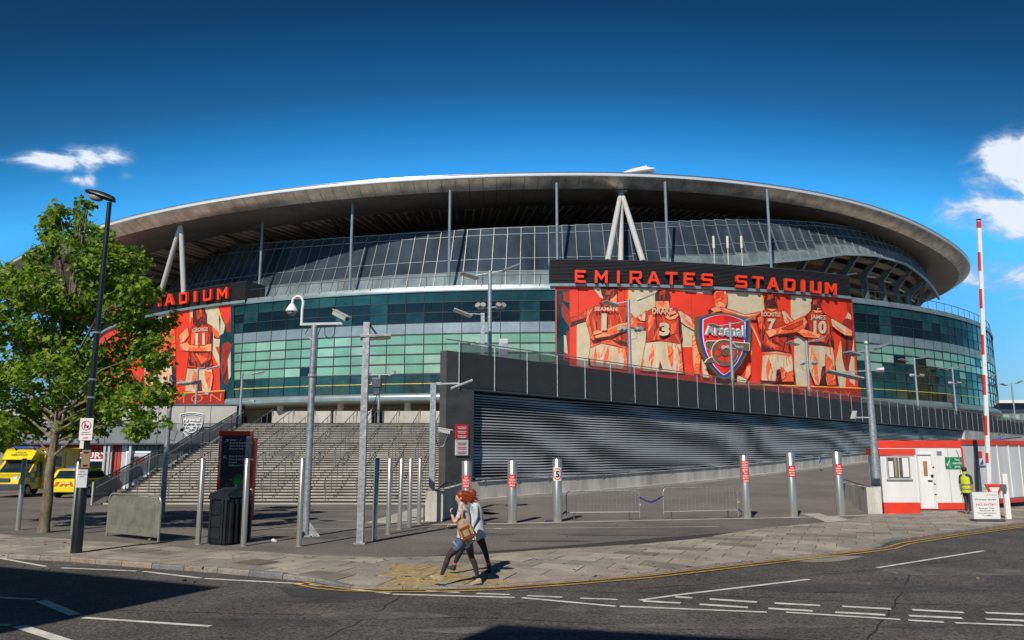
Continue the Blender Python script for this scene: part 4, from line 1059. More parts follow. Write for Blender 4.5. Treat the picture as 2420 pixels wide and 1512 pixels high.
A(SO, (512, 945), (620, 900), (845, 950), (862, 1060), (862, 1150), (500, 1110), (495, 1040)); A(OR, (560, 930), (580, 1010), (560, 1120), (540, 1060)); A(OR, (680, 920), (690, 1000), (650, 1130), (640, 1050)); A(OR, (800, 945), (845, 960), (862, 1150), (820, 1150), (835, 1060)); A(DK, (495, 1040), (512, 1040), (515, 1110), (496, 1110))
A(SK, (690, 440), (768, 420), (765, 550), (690, 552)); A(DK, (612, 372), (768, 374), (775, 420), (735, 465), (705, 480), (690, 560), (640, 530), (610, 560), (598, 515), (640, 470), (618, 430)); A(P_ := SH, (660, 400), (720, 395), (700, 440), (655, 440)); A(SH, (620, 500), (680, 480), (690, 540), (640, 560))
# arm over to the second player
A(OR, (860, 600), (900, 620), (960, 690), (1060, 705), (1200, 650), (1265, 640), (1262, 700), (1060, 772), (960, 762), (870, 745)); A(SH, (960, 710), (1060, 722), (1200, 668), (1240, 690), (1060, 765), (960, 755)); A(DK, (960, 750), (1060, 766), (1180, 725), (1060, 776), (950, 764))
# second player
A(SO, (958, 655), (1040, 588), (1045, 690), (985, 685)); A(OR, (980, 640), (1010, 620), (1000, 680)); A(SO, (1336, 588), (1380, 600), (1450, 645), (1520, 700), (1518, 795), (1480, 770), (1400, 725), (1362, 690)); A(OR, (1370, 640), (1450, 700), (1500, 760), (1440, 730)); A(SH, (1460, 660), (1520, 710), (1515, 770))
A(SH, (1040, 602), (1130, 555), (1330, 572), (1362, 650), (1385, 860), (1372, 915), (1180, 882), (1035, 902), (1045, 800), (1030, 700)); A(DK, (1340, 590), (1362, 650), (1386, 860), (1372, 912), (1350, 860), (1345, 700)); A(OR, (1060, 640), (1120, 620), (1110, 720), (1060, 800)); A(OR, (1280, 720), (1330, 700), (1320, 800), (1270, 850)); A(DK, (1035, 895), (1150, 862), (1180, 880), (1060, 905)); A(DK, (1180, 845), (1340, 800), (1200, 870))
A(SK, (1130, 500), (1255, 498), (1265, 570), (1200, 580), (1128, 562)); A(DK, (1124, 430), (1150, 398), (1200, 388), (1250, 400), (1270, 445), (1260, 500), (1240, 492), (1140, 498), (1126, 500)); A(SH, (1170, 400), (1215, 396), (1200, 440), (1165, 450)); A(OR, (1150, 520), (1230, 515), (1190, 550))
A(SO, (1035, 895), (1175, 878), (1368, 905), (1385, 1000), (1400, 1185), (985, 1160), (1005, 1050)); A(OR, (1100, 900), (1120, 1000), (1090, 1150), (1080, 1020)); A(OR, (1240, 900), (1300, 960), (1290, 1150), (1250, 1040)); A(OR, (1330, 920), (1390, 1000), (1402, 1180), (1350, 1170), (1360, 1050)); A(DK, (1368, 910), (1380, 905), (1405, 1180), (1392, 1180)); A(DK, (1170, 1060), (1200, 1150), (1160, 1150)); A(OR, (985, 1160), (1005, 1050), (1020, 1050), (1005, 1160))
A(SK, (1215, 622), (1262, 600), (1310, 588), (1352, 632), (1318, 668), (1262, 680), (1225, 660)); A(DK, (1262, 640), (1325, 612), (1330, 622), (1265, 655))
A(SK, (535, 800), (560, 775), (650, 770), (780, 715), (865, 700), (868, 760), (700, 835), (560, 852)); A(OR, (650, 790), (780, 735), (862, 722), (862, 755), (700, 825)); A(DK, (560, 850), (700, 830), (862, 765), (862, 778), (700, 850), (570, 866)); A(DK, (540, 822), (620, 800), (622, 808), (545, 832))
# bald central figure behind the crest
A(OR, (1675, 440), (1700, 402), (1790, 402), (1808, 440), (1806, 520), (1790, 570), (1700, 575), (1690, 520)); A(RD, (1700, 420), (1760, 412), (1740, 470), (1700, 480)); A(SK, (1690, 520), (1740, 500), (1800, 530), (1780, 580), (1700, 580))
A(SK, (1475, 830), (1540, 825), (1555, 1060), (1540, 1195), (1500, 1185), (1480, 1080)); A(OR, (1500, 1090), (1545, 1090), (1545, 1190), (1505, 1185)); A(OR, (1520, 850), (1545, 850), (1556, 1050)); A(CR, (1560, 1000), (1590, 1060), (1640, 1230), (1580, 1225))
A(SK, (1990, 1110), (2030, 1100), (2030, 1190), (2000, 1240), (1970, 1220)); A(CR, (1900, 1200), (1990, 1240), (1980, 1290), (1900, 1280))
# fourth player and his arm on the crest
A(SK, (1625, 590), (1690, 555), (1760, 560), (1780, 590), (1700, 605), (1640, 625)); A(DK, (1620, 590), (1650, 575), (1680, 600), (1640, 625)); A(OR, (1740, 555), (1790, 565), (1980, 628), (2120, 600), (2140, 660), (2050, 680), (1960, 660), (1760, 605)); A(SO, (1780, 572), (1970, 634), (2080, 625), (2080, 632), (1960, 642), (1775, 580)); A(SH, (1800, 610), (1960, 650), (2060, 650), (2060, 675), (1960, 660))
B(SH, (940, 650), (1040, 578), (1140, 582), (1200, 600), (1265, 645), (1245, 800), (1285, 1005), (1140, 985), (998, 985), (992, 860), (962, 740)); B(OR, (960, 660), (1010, 630), (1000, 780), (975, 740)); B(DK, (1240, 640), (1262, 650), (1245, 800), (1286, 1000), (1262, 1000), (1225, 820)); B(DK, (1000, 900), (1120, 960), (1280, 990), (1280, 1004), (1140, 985), (1000, 980)); B(OR, (1050, 860), (1150, 930), (1120, 950), (1040, 900)); B(DK, (1090, 850), (1200, 930), (1100, 890))
B(SO, (1185, 590), (1225, 600), (1310, 690), (1320, 740), (1270, 750), (1215, 705)); B(OR, (1215, 620), (1290, 700), (1260, 720)); B(RD, (1200, 592), (1312, 690), (1308, 700))
B(SK, (1036, 570), (1050, 540), (1130, 545), (1140, 585), (1090, 600)); B(DK, (1018, 500), (1030, 455), (1065, 432), (1110, 434), (1140, 470), (1147, 530), (1130, 575), (1045, 572), (1020, 540)); B(SH, (1060, 445), (1100, 440), (1090, 480), (1050, 490))
B(SO, (1000, 985), (1140, 975), (1280, 1000), (1300, 1100), (1318, 1262), (1180, 1262), (1160, 1170), (1130, 1258), (985, 1250), (985, 1120)); B(OR, (1000, 985), (1280, 998), (1282, 1030), (1140, 1000), (1002, 1015)); B(OR, (1060, 1040), (1090, 1100), (1050, 1240), (1040, 1140)); B(OR, (1180, 1120), (1240, 1180), (1310, 1150), (1318, 1262), (1182, 1262)); B(DK, (1140, 1150), (1175, 1140), (1190, 1260), (1130, 1258)); B(DK, (1290, 1040), (1318, 1262), (1300, 1262)); B(DK, (985, 1252), (1130, 1262), (1128, 1285), (985, 1275)); B(RD, (985, 1120), (1000, 1000), (1008, 1000), (996, 1245), (986, 1245))
# fifth player
B(SH, (1400, 645), (1470, 592), (1570, 602), (1655, 662), (1682, 905), (1670, 942), (1560, 925), (1440, 915), (1428, 790)); B(DK, (1400, 650), (1430, 640), (1450, 760), (1428, 790)); B(DK, (1640, 680), (1682, 905), (1668, 940), (1640, 860)); B(OR, (1460, 830), (1560, 800), (1600, 880), (1500, 900)); B(DK, (1440, 890), (1560, 880), (1672, 925), (1560, 926), (1440, 914))
B(SO, (1650, 662), (1690, 680), (1800, 745), (1855, 790), (1850, 832), (1790, 825), (1720, 780), (1664, 735)); B(OR, (1680, 720), (1780, 790), (1730, 780)); B(SK, (1795, 745), (1855, 785), (1850, 830), (1790, 818))
B(SO, (1440, 915), (1560, 922), (1670, 938), (1700, 1130), (1728, 1300), (1620, 1300), (1590, 1160), (1540, 1295), (1505, 1290), (1445, 1140)); B(OR, (1480, 950), (1520, 1050), (1540, 1290), (1500, 1230)); B(OR, (1600, 1000), (1660, 1060), (1725, 1290), (1630, 1298), (1600, 1160)); B(DK, (1570, 1120), (1602, 1110), (1610, 1290), (1545, 1290)); B(DK, (1680, 1040), (1728, 1298), (1705, 1298))
B(SK, (1470, 580), (1490, 560), (1555, 570), (1568, 605), (1510, 612)); B(DK, (1460, 520), (1475, 490), (1510, 476), (1550, 482), (1572, 530), (1560, 592), (1472, 585)); B(SH, (1490, 490), (1530, 486), (1520, 530), (1480, 540))
# arms crossing between the last two
B(OR, (1040, 790), (1090, 765), (1160, 750), (1300, 690), (1400, 640), (1432, 700), (1400, 770), (1300, 800), (1150, 815), (1065, 845)); B(SK, (1035, 790), (1090, 758), (1140, 770), (1140, 812), (1070, 845)); B(DK, (1150, 812), (1300, 798), (1400, 765), (1400, 778), (1300, 818), (1150, 832)); B(SH, (1180, 765), (1300, 715), (1390, 680), (1380, 720), (1280, 770)); B(SK, (1330, 790), (1380, 760), (1480, 790), (1560, 820), (1540, 850), (1400, 840)); B(OR, (1350, 800), (1440, 800), (1520, 835), (1400, 832))
# names and numbers on the shirts
def TX(cf, t, x0, x1, y0, y1, m=CR, sk=0, bold=.02):
    u0, v0 = cf(x0, y0); u1, v1 = cf(x1, y1); pr.text(t, u0, u1, v0, v1, m, sk, bold)
TX(a2, 'SEAMAN', 553, 768, 556, 592, CR, 1); TX(a2, '1', 618, 668, 622, 770, CR, 0, .03); TX(a2, 'DRAKE', 1098, 1290, 568, 618, CR, 0); TX(a2, '3', 1165, 1262, 712, 818, CR, 0, .06)
TX(a3_, 'ROCASTLE', 996, 1176, 605, 643, CR, 1); TX(a3_, '7', 1056, 1132, 672, 762, CR, 0, .05); TX(a3_, 'JAMES', 1460, 1602, 632, 672, CR, 2); TX(a3_, '10', 1488, 1612, 692, 800, CR, 1, .05)
# bottom band with outlined letters
n = 40
for (L, Rr, prr) in ((muR[0], muR[1], pr),):
    for (z0, z1, mt, off) in ((8.02, 9.35, MI, 1.1), (9.35, 9.45, YE, 1.101)):
        pass
def zband(p, L, Rr, z0, z1, mat, off):
    p.mb.cur = mat; m = 30; o = len(p.mb.v)
    for i in range(m + 1):
        ph = L + (Rr - L) * i / m; p.mb.v += [tuple(eP(EG, ph, off, z0)), tuple(eP(EG, ph, off, z1))]
    for i in range(m): p.mb.f.append((o + 2 * i, o + 2 * i + 2, o + 2 * i + 3, o + 2 * i + 1)); p.mb.m.append(mat)
zband(pr, muR[0], muR[1], 8.02, 9.6, P_ and MI, .40); zband(pr, muR[0], muR[1], 9.6, 9.72, YE, .403)
def ztext(p, t, L, Rr, z0, z1, mat, off):
    vs, fs, w = text2d(t, -.012); p.mb.cur = mat; p.mb.add([eP(EG, L + (Rr - L) * x / w, off, z0 + (z1 - z0) * y) for x, y in vs], fs)
ztext(pr, 'V I C T O R Y   T H R O U G H   H A R M O N Y', muR[0] + .03, muR[1] - .02, 8.45, 9.3, OR, .406)
pr.mb.build('print', PM, mur, world=True, fixn=False)

# left mural, mostly behind the tree
pr = Print()
def C(mat, *pts): paint(mat, [z4(*p) for p in pts])
C(TE, (556, 600), (700, 590), (700, 1520), (566, 1520)); C(RD, (556, 604), (668, 596), (668, 868), (618, 800), (575, 690)); C(CR, (575, 720), (615, 805), (600, 880), (566, 900)); C(MI, (620, 800), (668, 760), (668, 870), (620, 860)); C(MI, (590, 985), (640, 958), (672, 985), (655, 1200), (640, 1370), (600, 1350), (572, 1200)); C(DK, (590, 1180), (640, 1200), (635, 1360), (600, 1350)); C(CR, (640, 1130), (668, 1050), (668, 1290), (650, 1320))
C(CR, (285, 622), (540, 600), (555, 700), (568, 930), (560, 1010), (500, 1000), (470, 820), (285, 720)); C(YE, (284, 622), (296, 621), (292, 760), (280, 790)); C(YE, (530, 600), (546, 600), (590, 760), (568, 740)); C(CR, (-60, 690), (80, 660), (100, 700), (40, 780), (-60, 790)); C(CR, (-330, 720), (-180, 700), (-180, 900), (-300, 880)); C(CR, (470, 1010), (500, 1080), (565, 1210), (560, 1100), (520, 1000))
C(MI, (-200, 780), (-80, 740), (-20, 800), (0, 1000), (-20, 1200), (-160, 1200)); C(OR, (-30, 850), (60, 800), (140, 850), (150, 1010), (140, 1180), (0, 1180)); C(SO, (-30, 1190), (130, 1190), (140, 1400), (100, 1450), (0, 1450)); C(DK, (110, 1200), (150, 1190), (150, 1440), (120, 1440)); C(SK, (20, 800), (60, 780), (90, 850), (40, 860))
C(DK, (-160, 700), (-110, 690), (-80, 740), (-90, 800), (-150, 800)); C(SO, (-150, 1200), (-30, 1200), (-30, 1420), (-150, 1420))
C(SH, (290, 840), (330, 795), (440, 782), (500, 820), (492, 1060), (485, 1110), (500, 1180), (470, 1200), (380, 1215), (255, 1200), (270, 1100), (280, 1000)); C(DK, (480, 830), (500, 870), (492, 1060), (476, 1100), (470, 960)); C(OR, (300, 880), (340, 860), (320, 980), (290, 1000)); C(DK, (260, 1110), (330, 1180), (280, 1190)); C(DK, (380, 1180), (490, 1120), (470, 1190), (390, 1212)); C(OR, (350, 1080), (450, 1120), (400, 1160))
C(SK, (180, 900), (262, 820), (275, 900), (230, 960), (190, 980)); C(OR, (495, 815), (545, 860), (565, 925), (530, 920), (500, 880)); C(DK, (510, 900), (566, 910), (560, 930), (512, 925))
C(SK, (180, 985), (260, 960), (280, 990), (400, 1000), (480, 985), (485, 1040), (400, 1050), (270, 1050), (210, 1040)); C(OR, (270, 1010), (400, 1020), (470, 1010), (400, 1045), (280, 1045)); C(DK, (270, 1050), (400, 1052), (480, 1042), (470, 1060), (330, 1068)); C(SK, (430, 990), (485, 980), (485, 1050), (440, 1050))
C(DK, (308, 690), (320, 650), (370, 622), (415, 640), (440, 700), (440, 770), (415, 815), (400, 790), (360, 830), (330, 800), (312, 790)); C(SH, (340, 660), (390, 650), (400, 720), (350, 760)); C(OR, (370, 640), (395, 650), (390, 700))
C(SO, (255, 1210), (380, 1220), (490, 1210), (500, 1300), (480, 1430), (400, 1440), (375, 1350), (340, 1435), (235, 1430), (240, 1320)); C(OR, (320, 1220), (350, 1260), (320, 1420), (300, 1330)); C(OR, (420, 1230), (490, 1250), (470, 1400), (430, 1330)); C(DK, (360, 1330), (390, 1320), (400, 1430), (350, 1430))
C(MI, (590, 980), (640, 960), (668, 990), (666, 1380), (600, 1350), (570, 1200)) if False else None
u0, v0 = z4(308, 828); u1, v1 = z4(455, 862); pr.text('GEORGE', u0, u1, v0, v1, CR, -3); u0, v0 = z4(335, 885); u1, v1 = z4(425, 985); pr.text('11', u0, u1, v0, v1, CR, -1, .05)
zband(pr, muL[0], muL[1], 7.97, 9.5, MI, .40); zband(pr, muL[0], muL[1], 9.5, 9.62, YE, .403)
ztext(pr, 'T H R O U G H   H A R M O N', muL[0] + .05, muL[1] - .006, 8.4, 9.3, OR, .406)
pr.mb.build('print', PM, mul, world=True, fixn=False)

# ------------------------------------------------------------------ club crest in relief on the mural
cr = thing('club_crest', 'giant shield crest with cannon and gold edge hung on the red mural', 'crest', hit(1710, 880, EG, .7))
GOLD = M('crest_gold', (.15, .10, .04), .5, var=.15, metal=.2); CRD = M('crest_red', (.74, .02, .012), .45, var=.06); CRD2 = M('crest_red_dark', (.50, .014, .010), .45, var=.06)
def crest_outline(f, ft=None):
    """shield outline in a unit square (x right, y down), shrunk by f"""
    top = [(-.5 + i / 10, .075 - .075 * math.cos(math.pi * (i / 10 - .5))) for i in range(11)]
    side = [(.5, .10), (.502, .30), (.475, .45), (.42, .60), (.33, .74), (.2, .87), (.08, .96), (0, 1.0)]
    P = top + side + [(-x, y) for x, y in reversed(side[:-1])]
    ft = f if ft is None else ft
    return [(x * (1 - 2 * f), .52 + (y - .52) * (1 - 1.6 * (f if y > .3 else ft + (f - ft) * y / .3))) for x, y in P]
CU, CV, CW, CH = 1711, 739, 126, 160
def cuv(p): return (CU + p[0] * CW, CV + p[1] * CH + p[0] * 6)
cph = ang(hit(CU, 810, EG, .6)); cn = eN(EG, cph)
plane_p = hit(CU, 810, EG, .95)
def chit(u, v, o):
    d = ray(u, v); O = Vector((0, 0, HC)); t = (plane_p + cn * o - O).dot(cn) / d.dot(cn); return O + d * t
def cpr(name, loops, o0, o1, mat):
    mb = MB(); mb.prism(loops, lambda p: chit(*cuv(p), o1), lambda p: chit(*cuv(p), o1) - cn * (o1 - o0)); return mb.build(name, mat, cr, world=True)
cpr('gold_border', [crest_outline(0.0)], -.75, 0.0, GOLD); cpr('blue_border', [crest_outline(.042, .032)], -.1, .05, M('crest_blue', (.015, .04, .27), .45)); cpr('white_border', [crest_outline(.098, .034)], -.05, .09, SIGNW)
inn = crest_outline(.116, .036); cpr('red_field', [[p for p in inn]], -.05, .13, CRD)
hl = clip_half(inn, (-1, 0), 0.0); cpr('dark_red_field', [hl], 0, .14, CRD2)  # right half of the shield in a darker red
def ccirc(x, y, r, n=26, a=1.27): return [(x + r * math.cos(2 * math.pi * i / n) * a * .5 / .5 * .79, y + r * math.sin(2 * math.pi * i / n) * .79) for i in range(n)]
lay = [.16]
def cbit(name, loops, mat, th=.12): lay[0] += .012; return cpr(name, loops, .0, lay[0] + th, mat)
bar_o = [(-.345, .455), (-.31, .43), (-.05, .42), (.1, .425), (.475, .435), (.47, .535), (.05, .53), (-.1, .56), (-.3, .545), (-.33, .52)]
cbit('cannon_outline', [[(x * 1.02, .49 + (y - .49) * 1.14) for x, y in bar_o]], SIGNW, .02); cbit('cannon_barrel', [bar_o], GOLD, .06)
cbit('trail_outline', [[(-.10, .60), (-.31, .69), (-.36, .745), (-.25, .740), (-.02, .695), (.06, .62)]], SIGNW, .02); cbit('gun_trail', [[(-.10, .608), (-.30, .694), (-.345, .738), (-.25, .732), (-.02, .688), (.05, .62)]], GOLD, .06)
cbit('wheel_outline', [ccirc(.015, .585, .25)], SIGNW, .08); cbit('wheel_rim', [ccirc(.015, .585, .24), ccirc(.015, .585, .182)[::-1]], GOLD, .12)
cbit('wheel_ground', [ccirc(.015, .585, .182)], CRD, .08)
for k in range(6):
    a = math.pi * k / 3 + .5; c_, s_ = math.cos(a), math.sin(a); w = .016
    cbit('spoke', [[(.015 + c_ * .03 * 1.0 - s_ * w, .585 + s_ * .03 * .8 + c_ * w), (.015 + c_ * .175 - s_ * w, .585 + s_ * .135 + c_ * w), (.015 + c_ * .175 + s_ * w, .585 + s_ * .135 - c_ * w), (.015 + c_ * .03 + s_ * w, .585 + s_ * .03 * .8 - c_ * w)]], GOLD, .09)
cbit('wheel_hub', [ccirc(.015, .585, .06)], GOLD, .16)
vs, fs, w = text2d('Arsenal', .03); mb = MB(); lay[0] += .02
mb.add([chit(*cuv((-.365 + .73 * x / w, .325 - .15 * y)), .34) for x, y in vs], fs); n0 = len(mb.v); mb.build('lettering', SIGNW, cr, world=True, fixn=False)
mb = MB(); mb.add([chit(*cuv((-.365 + .73 * x / w, .325 - .15 * y)), .325) + Vector((.14, 0, -.12)) for x, y in vs], fs); mb.build('lettering_shadow', M('crest_shadow_grey', (.25, .25, .27), .5), cr, world=True, fixn=False)  # grey copy set right and down as the letters' painted shadow

# outline crest on the podium wall
pc = thing('outline_crest', 'white outline shield crest with cannon on the grey podium wall', 'crest', (-23.7, YW - .1, 4.4))
ca, cb_ = atY(427, 975, YW - .16), atY(477, 1036, YW - .16); CX, CWD, CT, CHT = (ca.x + cb_.x) / 2, cb_.x - ca.x, ca.z, ca.z - cb_.z
def q3(p): return Vector((CX + p[0] * CWD, YW - .16, CT - p[1] * CHT))
def outl(name, P, r=.035, close=True):
    mb = MB(); pts = [q3(p) for p in P]; mb.tube(pts + ([pts[0]] if close else []), r, 5); mb.build(name, SIGNW, pc, world=True)
outl('shield_outline', crest_outline(0)); outl('inner_outline', crest_outline(.07), .02)
outl('cannon_outline', bar_o, .03); outl('wheel_outline', ccirc(.015, .585, .24), .04); outl('hub_outline', ccirc(.015, .585, .07), .03); outl('trail_outline', [(-.1, .62), (-.3, .70), (-.03, .68)], .03, False)
for k in range(3):
    a = math.pi * k / 3 + .5; outl('spoke', [(.015 - math.cos(a) * .17, .585 - math.sin(a) * .15), (.015 + math.cos(a) * .17, .585 + math.sin(a) * .15)], .025, False)
mb = MB(); put_text(mb, 'Arsenal', q3((0, .33)), (1, 0, 0), (0, 0, 1), .26, width=CWD * .74, bold=.03); mb.v = [(a, b - .01, c) for a, b, c in mb.v]; mb.build('lettering', SIGNW, pc, world=True, fixn=False)
# ------------------------------------------------------------------ lamp and camera poles
ZV = Vector((0, 0, 1))
def lamp_head(name, c, ang_deg, tilt, parent, size=(.95, .62), mat=GALV):
    """flat floodlight tray split in four reflector cells, glass underneath"""
    a = R(ang_deg); X = Vector((math.cos(a), math.sin(a), 0)); Y = Vector((-math.sin(a), math.cos(a), 0)); Xt = (X * math.cos(tilt) + ZV * math.sin(tilt)); Zt = Xt.cross(Y)
    mb = MB(); mb.box(c, (size[0], size[1], .07), (Xt, Y, Zt)); h = mb.build(name, mat, parent, bevel=.01)
    mb = MB()
    for i in (-1, 1):
        for j in (-1, 1): mb.box(Vector(c) + Xt * (i * size[0] * .235) + Y * (j * size[1] * .235) - Zt * .042, (size[0] * .4, size[1] * .4, .02), (Xt, Y, Zt))
    mb.build('reflector', M('lamp_glass', (.22, .19, .16), .2, metal=.3, var=.3, scale=4), h); return h
def camera_unit(c, d, parent, name='camera', L=.42):
    c, d = Vector(c), Vector(d).normalized(); X = d.cross(ZV).normalized(); Z = X.cross(d); mb = MB()
    mb.box(c, (.15, L, .14), (X, d, Z)); mb.box(c + Z * .085 + d * .03, (.19, L + .12, .025), (X, d, Z)); o = mb.build(name, PALEST, parent, bevel=.012)
    mb = MB(); mb.tube([c + d * (L / 2 - .01), c + d * (L / 2 + .02)], .05, 10); mb.build('lens', BLACKP, o); return o
def spot(c, d, parent):
    c, d = Vector(c), Vector(d).normalized(); mb = MB(); mb.tube([c - d * .16, c - d * .10, c + d * .1, c + d * .17], [.06, .11, .13, .145], 12); o = mb.build('spotlight', GALV, parent, smooth=True)
    mb = MB(); mb.tube([c + d * .165, c + d * .178], .125, 12); mb.build('glass', M('spot_glass', (.3, .3, .3), .1), o)
def pole(parent, h, r=.075, r2=None, sq=False, mat=GALV):
    mb = MB()
    if sq: mb.box((0, 0, h / 2), (r * 2, r * 2, h))
    else: mb.tube([(0, 0, 0), (0, 0, h)], [r, r2 or r], 12)
    return mb.build('pole', mat, parent, smooth=not sq)
def cable(parent, pts, r=.012):
    mb = MB(); P = [Vector(p) for p in pts]; Q = []
    for i in range(len(P) - 1):
        for k in range(4):
            t = k / 4; Q.append(P[i].lerp(P[i + 1], t))
    mb.tube(Q + [P[-1]], r, 5); mb.build('cable', BLACKP, parent, smooth=True)
# deck lamps: twin trays on top, a pair of spots lower down
def deck_lamp(loc, h, label, spots=True, ang=20, low=True):
    t = thing('floodlight_pole', label, 'lamp post', loc, 0, 'twin floodlight poles along the ramp deck')
    pole(t, h, .125, .10); mb = MB(); mb.bar((-.95, .1, h - .25), (.95, -.1, h + .05), .05, .05); mb.build('cross_arm', GALV, t)
    lamp_head('lamp_head', (1.05, -.15, h + .12), 18, R(24), t); lamp_head('lamp_head', (-1.05, .15, h - .22), 18, R(-14), t)
    if low:
        mb = MB(); mb.bar((-.6, 0, h - 2.0), (.62, 0, h - 1.85), .05, .05); mb.build('spot_arm', GALV, t)
        for x, d in ((-.55, (-.3, -.7, .4)), (-.35, (.1, -.8, .5)), (.42, (.2, -.7, .5)), (.65, (.4, -.7, .45))): spot((x, -.12, h - 1.9), d, t)
        cable(t, [(-.5, 0, h - 2.0), (-.45, 0, h - 2.4), (-.1, -.05, h - 2.5)]); cable(t, [(.5, 0, h - 1.9), (.45, 0, h - 2.4), (.1, -.05, h - 2.5)])
    return t
def onwall(u, back): 
    m = (u - 1210) / F / .992; s_ = (36 * m + 2.97) / (D.x - m * D.y); p = C0 + D * s_ - N2 * back; return Vector((p.x, p.y, 5.75))
def uY(u, v, Yv): return atY(u, v, Yv)
for u, vt, lb in ((1158, 640, 'tallest twin floodlight pole, in front of the glass beside the black sign box'), (1485, 708, 'twin floodlight pole in front of the ponytailed player on the mural'), (1725, 762, 'twin floodlight pole in front of the shield crest'),
                  (1905, 805, 'twin floodlight pole in front of the player numbered 10'), (2160, 846, 'twin floodlight pole before the lower glass, nearer the mural'), (2250, 868, 'twin floodlight pole before the lower glass, nearer the barrier arm'), (2326, 890, 'twin floodlight pole half hidden behind the striped barrier arm'), (2390, 905, 'twin floodlight pole before the pale distant building')):
    b = onwall(u, 3.0); tp = atY(u, vt, b.y); deck_lamp(Vector((tp.x, b.y, 5.75)), tp.z - 5.75, lb, low=u < 2300 and u != 1158 or u == 1158)
# short lamp beside the tallest one
b = onwall(1141, 2.0); tp = atY(1141, 740, b.y); t = thing('floodlight_pole', 'short pole with one tilted lamp tray just before the tallest floodlight pole', 'lamp post', (tp.x, b.y, 5.75)); h = tp.z - 5.75
pole(t, h, .09, sq=True); mb = MB(); mb.bar((0, 0, h - .05), (-.75, 0, h - .02), .04, .04); mb.build('arm', GALV, t); lamp_head('lamp_head', (-1.0, 0, h + .02), 10, R(-20), t); camera_unit((-.5, -.1, h - 1.55), (-1, -.6, -.2), t, L=.3); mb = MB(); mb.bar((0, 0, h - 1.6), (-.5, -.1, h - 1.6), .03, .03); mb.build('camera_arm', GALV, t)
# cabinet standing on the deck
b = onwall(1190, 2.6); p = atY(1190, 815, b.y); t = thing('equipment_cabinet', 'pale grey cabinet standing on the deck behind the dark wall', 'cabinet', (p.x, b.y, 5.75)); mb = MB(); mb.box((0, 0, 1.2), (.46, .5, 2.4)); mb.build('body', PALEST, t, bevel=.02); mb = MB(); mb.box((0, -.26, 1.2), (.38, .03, 2.0)); mb.build('door', GALV, t)

# pole with camera, dome and box camera (nearest pair of poles)
b = gnd(722, 1268); tp = atY(737, 768, b.y); h = tp.z
t = thing('camera_pole', 'round galvanised pole carrying a gooseneck dome and a box camera', 'camera pole', b); pole(t, h, .105, .085)
mb = MB(); mb.box((0, 0, .02), (.34, .34, .04)); mb.build('base_plate', GALV, t); mb = MB(); mb.prism([(.1, 0), (.42, 0), (.1, .42)], lambda p: (p[0], -.02, p[1]), lambda p: (p[0], .02, p[1])); mb.build('fin', GALV, t)
mb = MB(); mb.bar((-.42, 0, h + .02), (.82, 0, h + .05), .07, .07); mb.build('cross_arm', PALEST, t); mb = MB(); mb.tube([(0, 0, h - 1.52), (0, 0, h - 1.44)], .125, 14); mb.build('collar', GALV, t)
mb = MB(); mb.tube([(-.38, 0, h), (-.38, 0, h + .45), (-.36, 0, h + .7), (-.43, 0, h + .84), (-.55, 0, h + .86), (-.66, 0, h + .78), (-.69, 0, h + .62)], .04, 8); mb.build('gooseneck', WHITE, t, smooth=True)
mb = MB(); mb.lathe((-.69, 0, h + .36), [(.02, .30), (.07, .26), (.14, .14), (.17, .10), (.17, .05), (.02, .05)], 16); o = mb.build('dome_camera', WHITE, t, smooth=True); mb = MB(); mb.ell((-.69, 0, h + .41), (.14, .14, .13)); mb.build('dome', M('dome_glass', (.30, .30, .31), .1), o, smooth=True)
camera_unit((.78, -.1, h + .26), (.75, -.55, -.42), t, 'box_camera', .62); mb = MB(); mb.bar((.78, 0, h + .05), (.78, -.05, h + .2), .05, .05); mb.build('camera_bracket', PALEST, t)
cable(t, [(.3, 0, h), (.32, 0, h - .3), (.45, 0, h - .42), (.58, 0, h - .3), (.62, 0, h)]); cable(t, [(-.12, -.02, h), (-.25, -.02, h - .25), (-.08, -.06, h - .42), (.12, -.04, h - .3), (.2, 0, h)])

# square pole with a wide tray
b = gnd(851, 1285); tp = atY(864, 762, b.y); h = tp.z
t = thing('floodlight_pole', 'thick square galvanised pole with a wide flat lamp tray', 'lamp post', b); pole(t, h, .085, sq=True); lamp_head('lamp_head', (.20, .25, h - .36), 10, R(4), t, (.82, .62)); mb = MB(); mb.bar((.08, 0, h - .06), (.26, .1, h - .32), .05, .04); mb.build('arm', DKSTEEL, t)
mb = MB(); mb.box((0, 0, .02), (.30, .30, .04)); mb.build('base_plate', GALV, t)
mb = MB(); mb.box((.30, .1, h - 1.62), (.24, .2, .26)); mb.box((.30, .1, h - 1.84), (.17, .15, .22)); mb.build('motor_box', DKSTEEL, t, bevel=.02); mb = MB(); mb.bar((0, .05, h - 1.62), (.3, .1, h - 1.62), .05, .05); mb.build('box_bracket', GALV, t); cable(t, [(.3, .1, h - 1.95), (.2, .1, h - 2.3), (.08, .05, h - 2.5)])

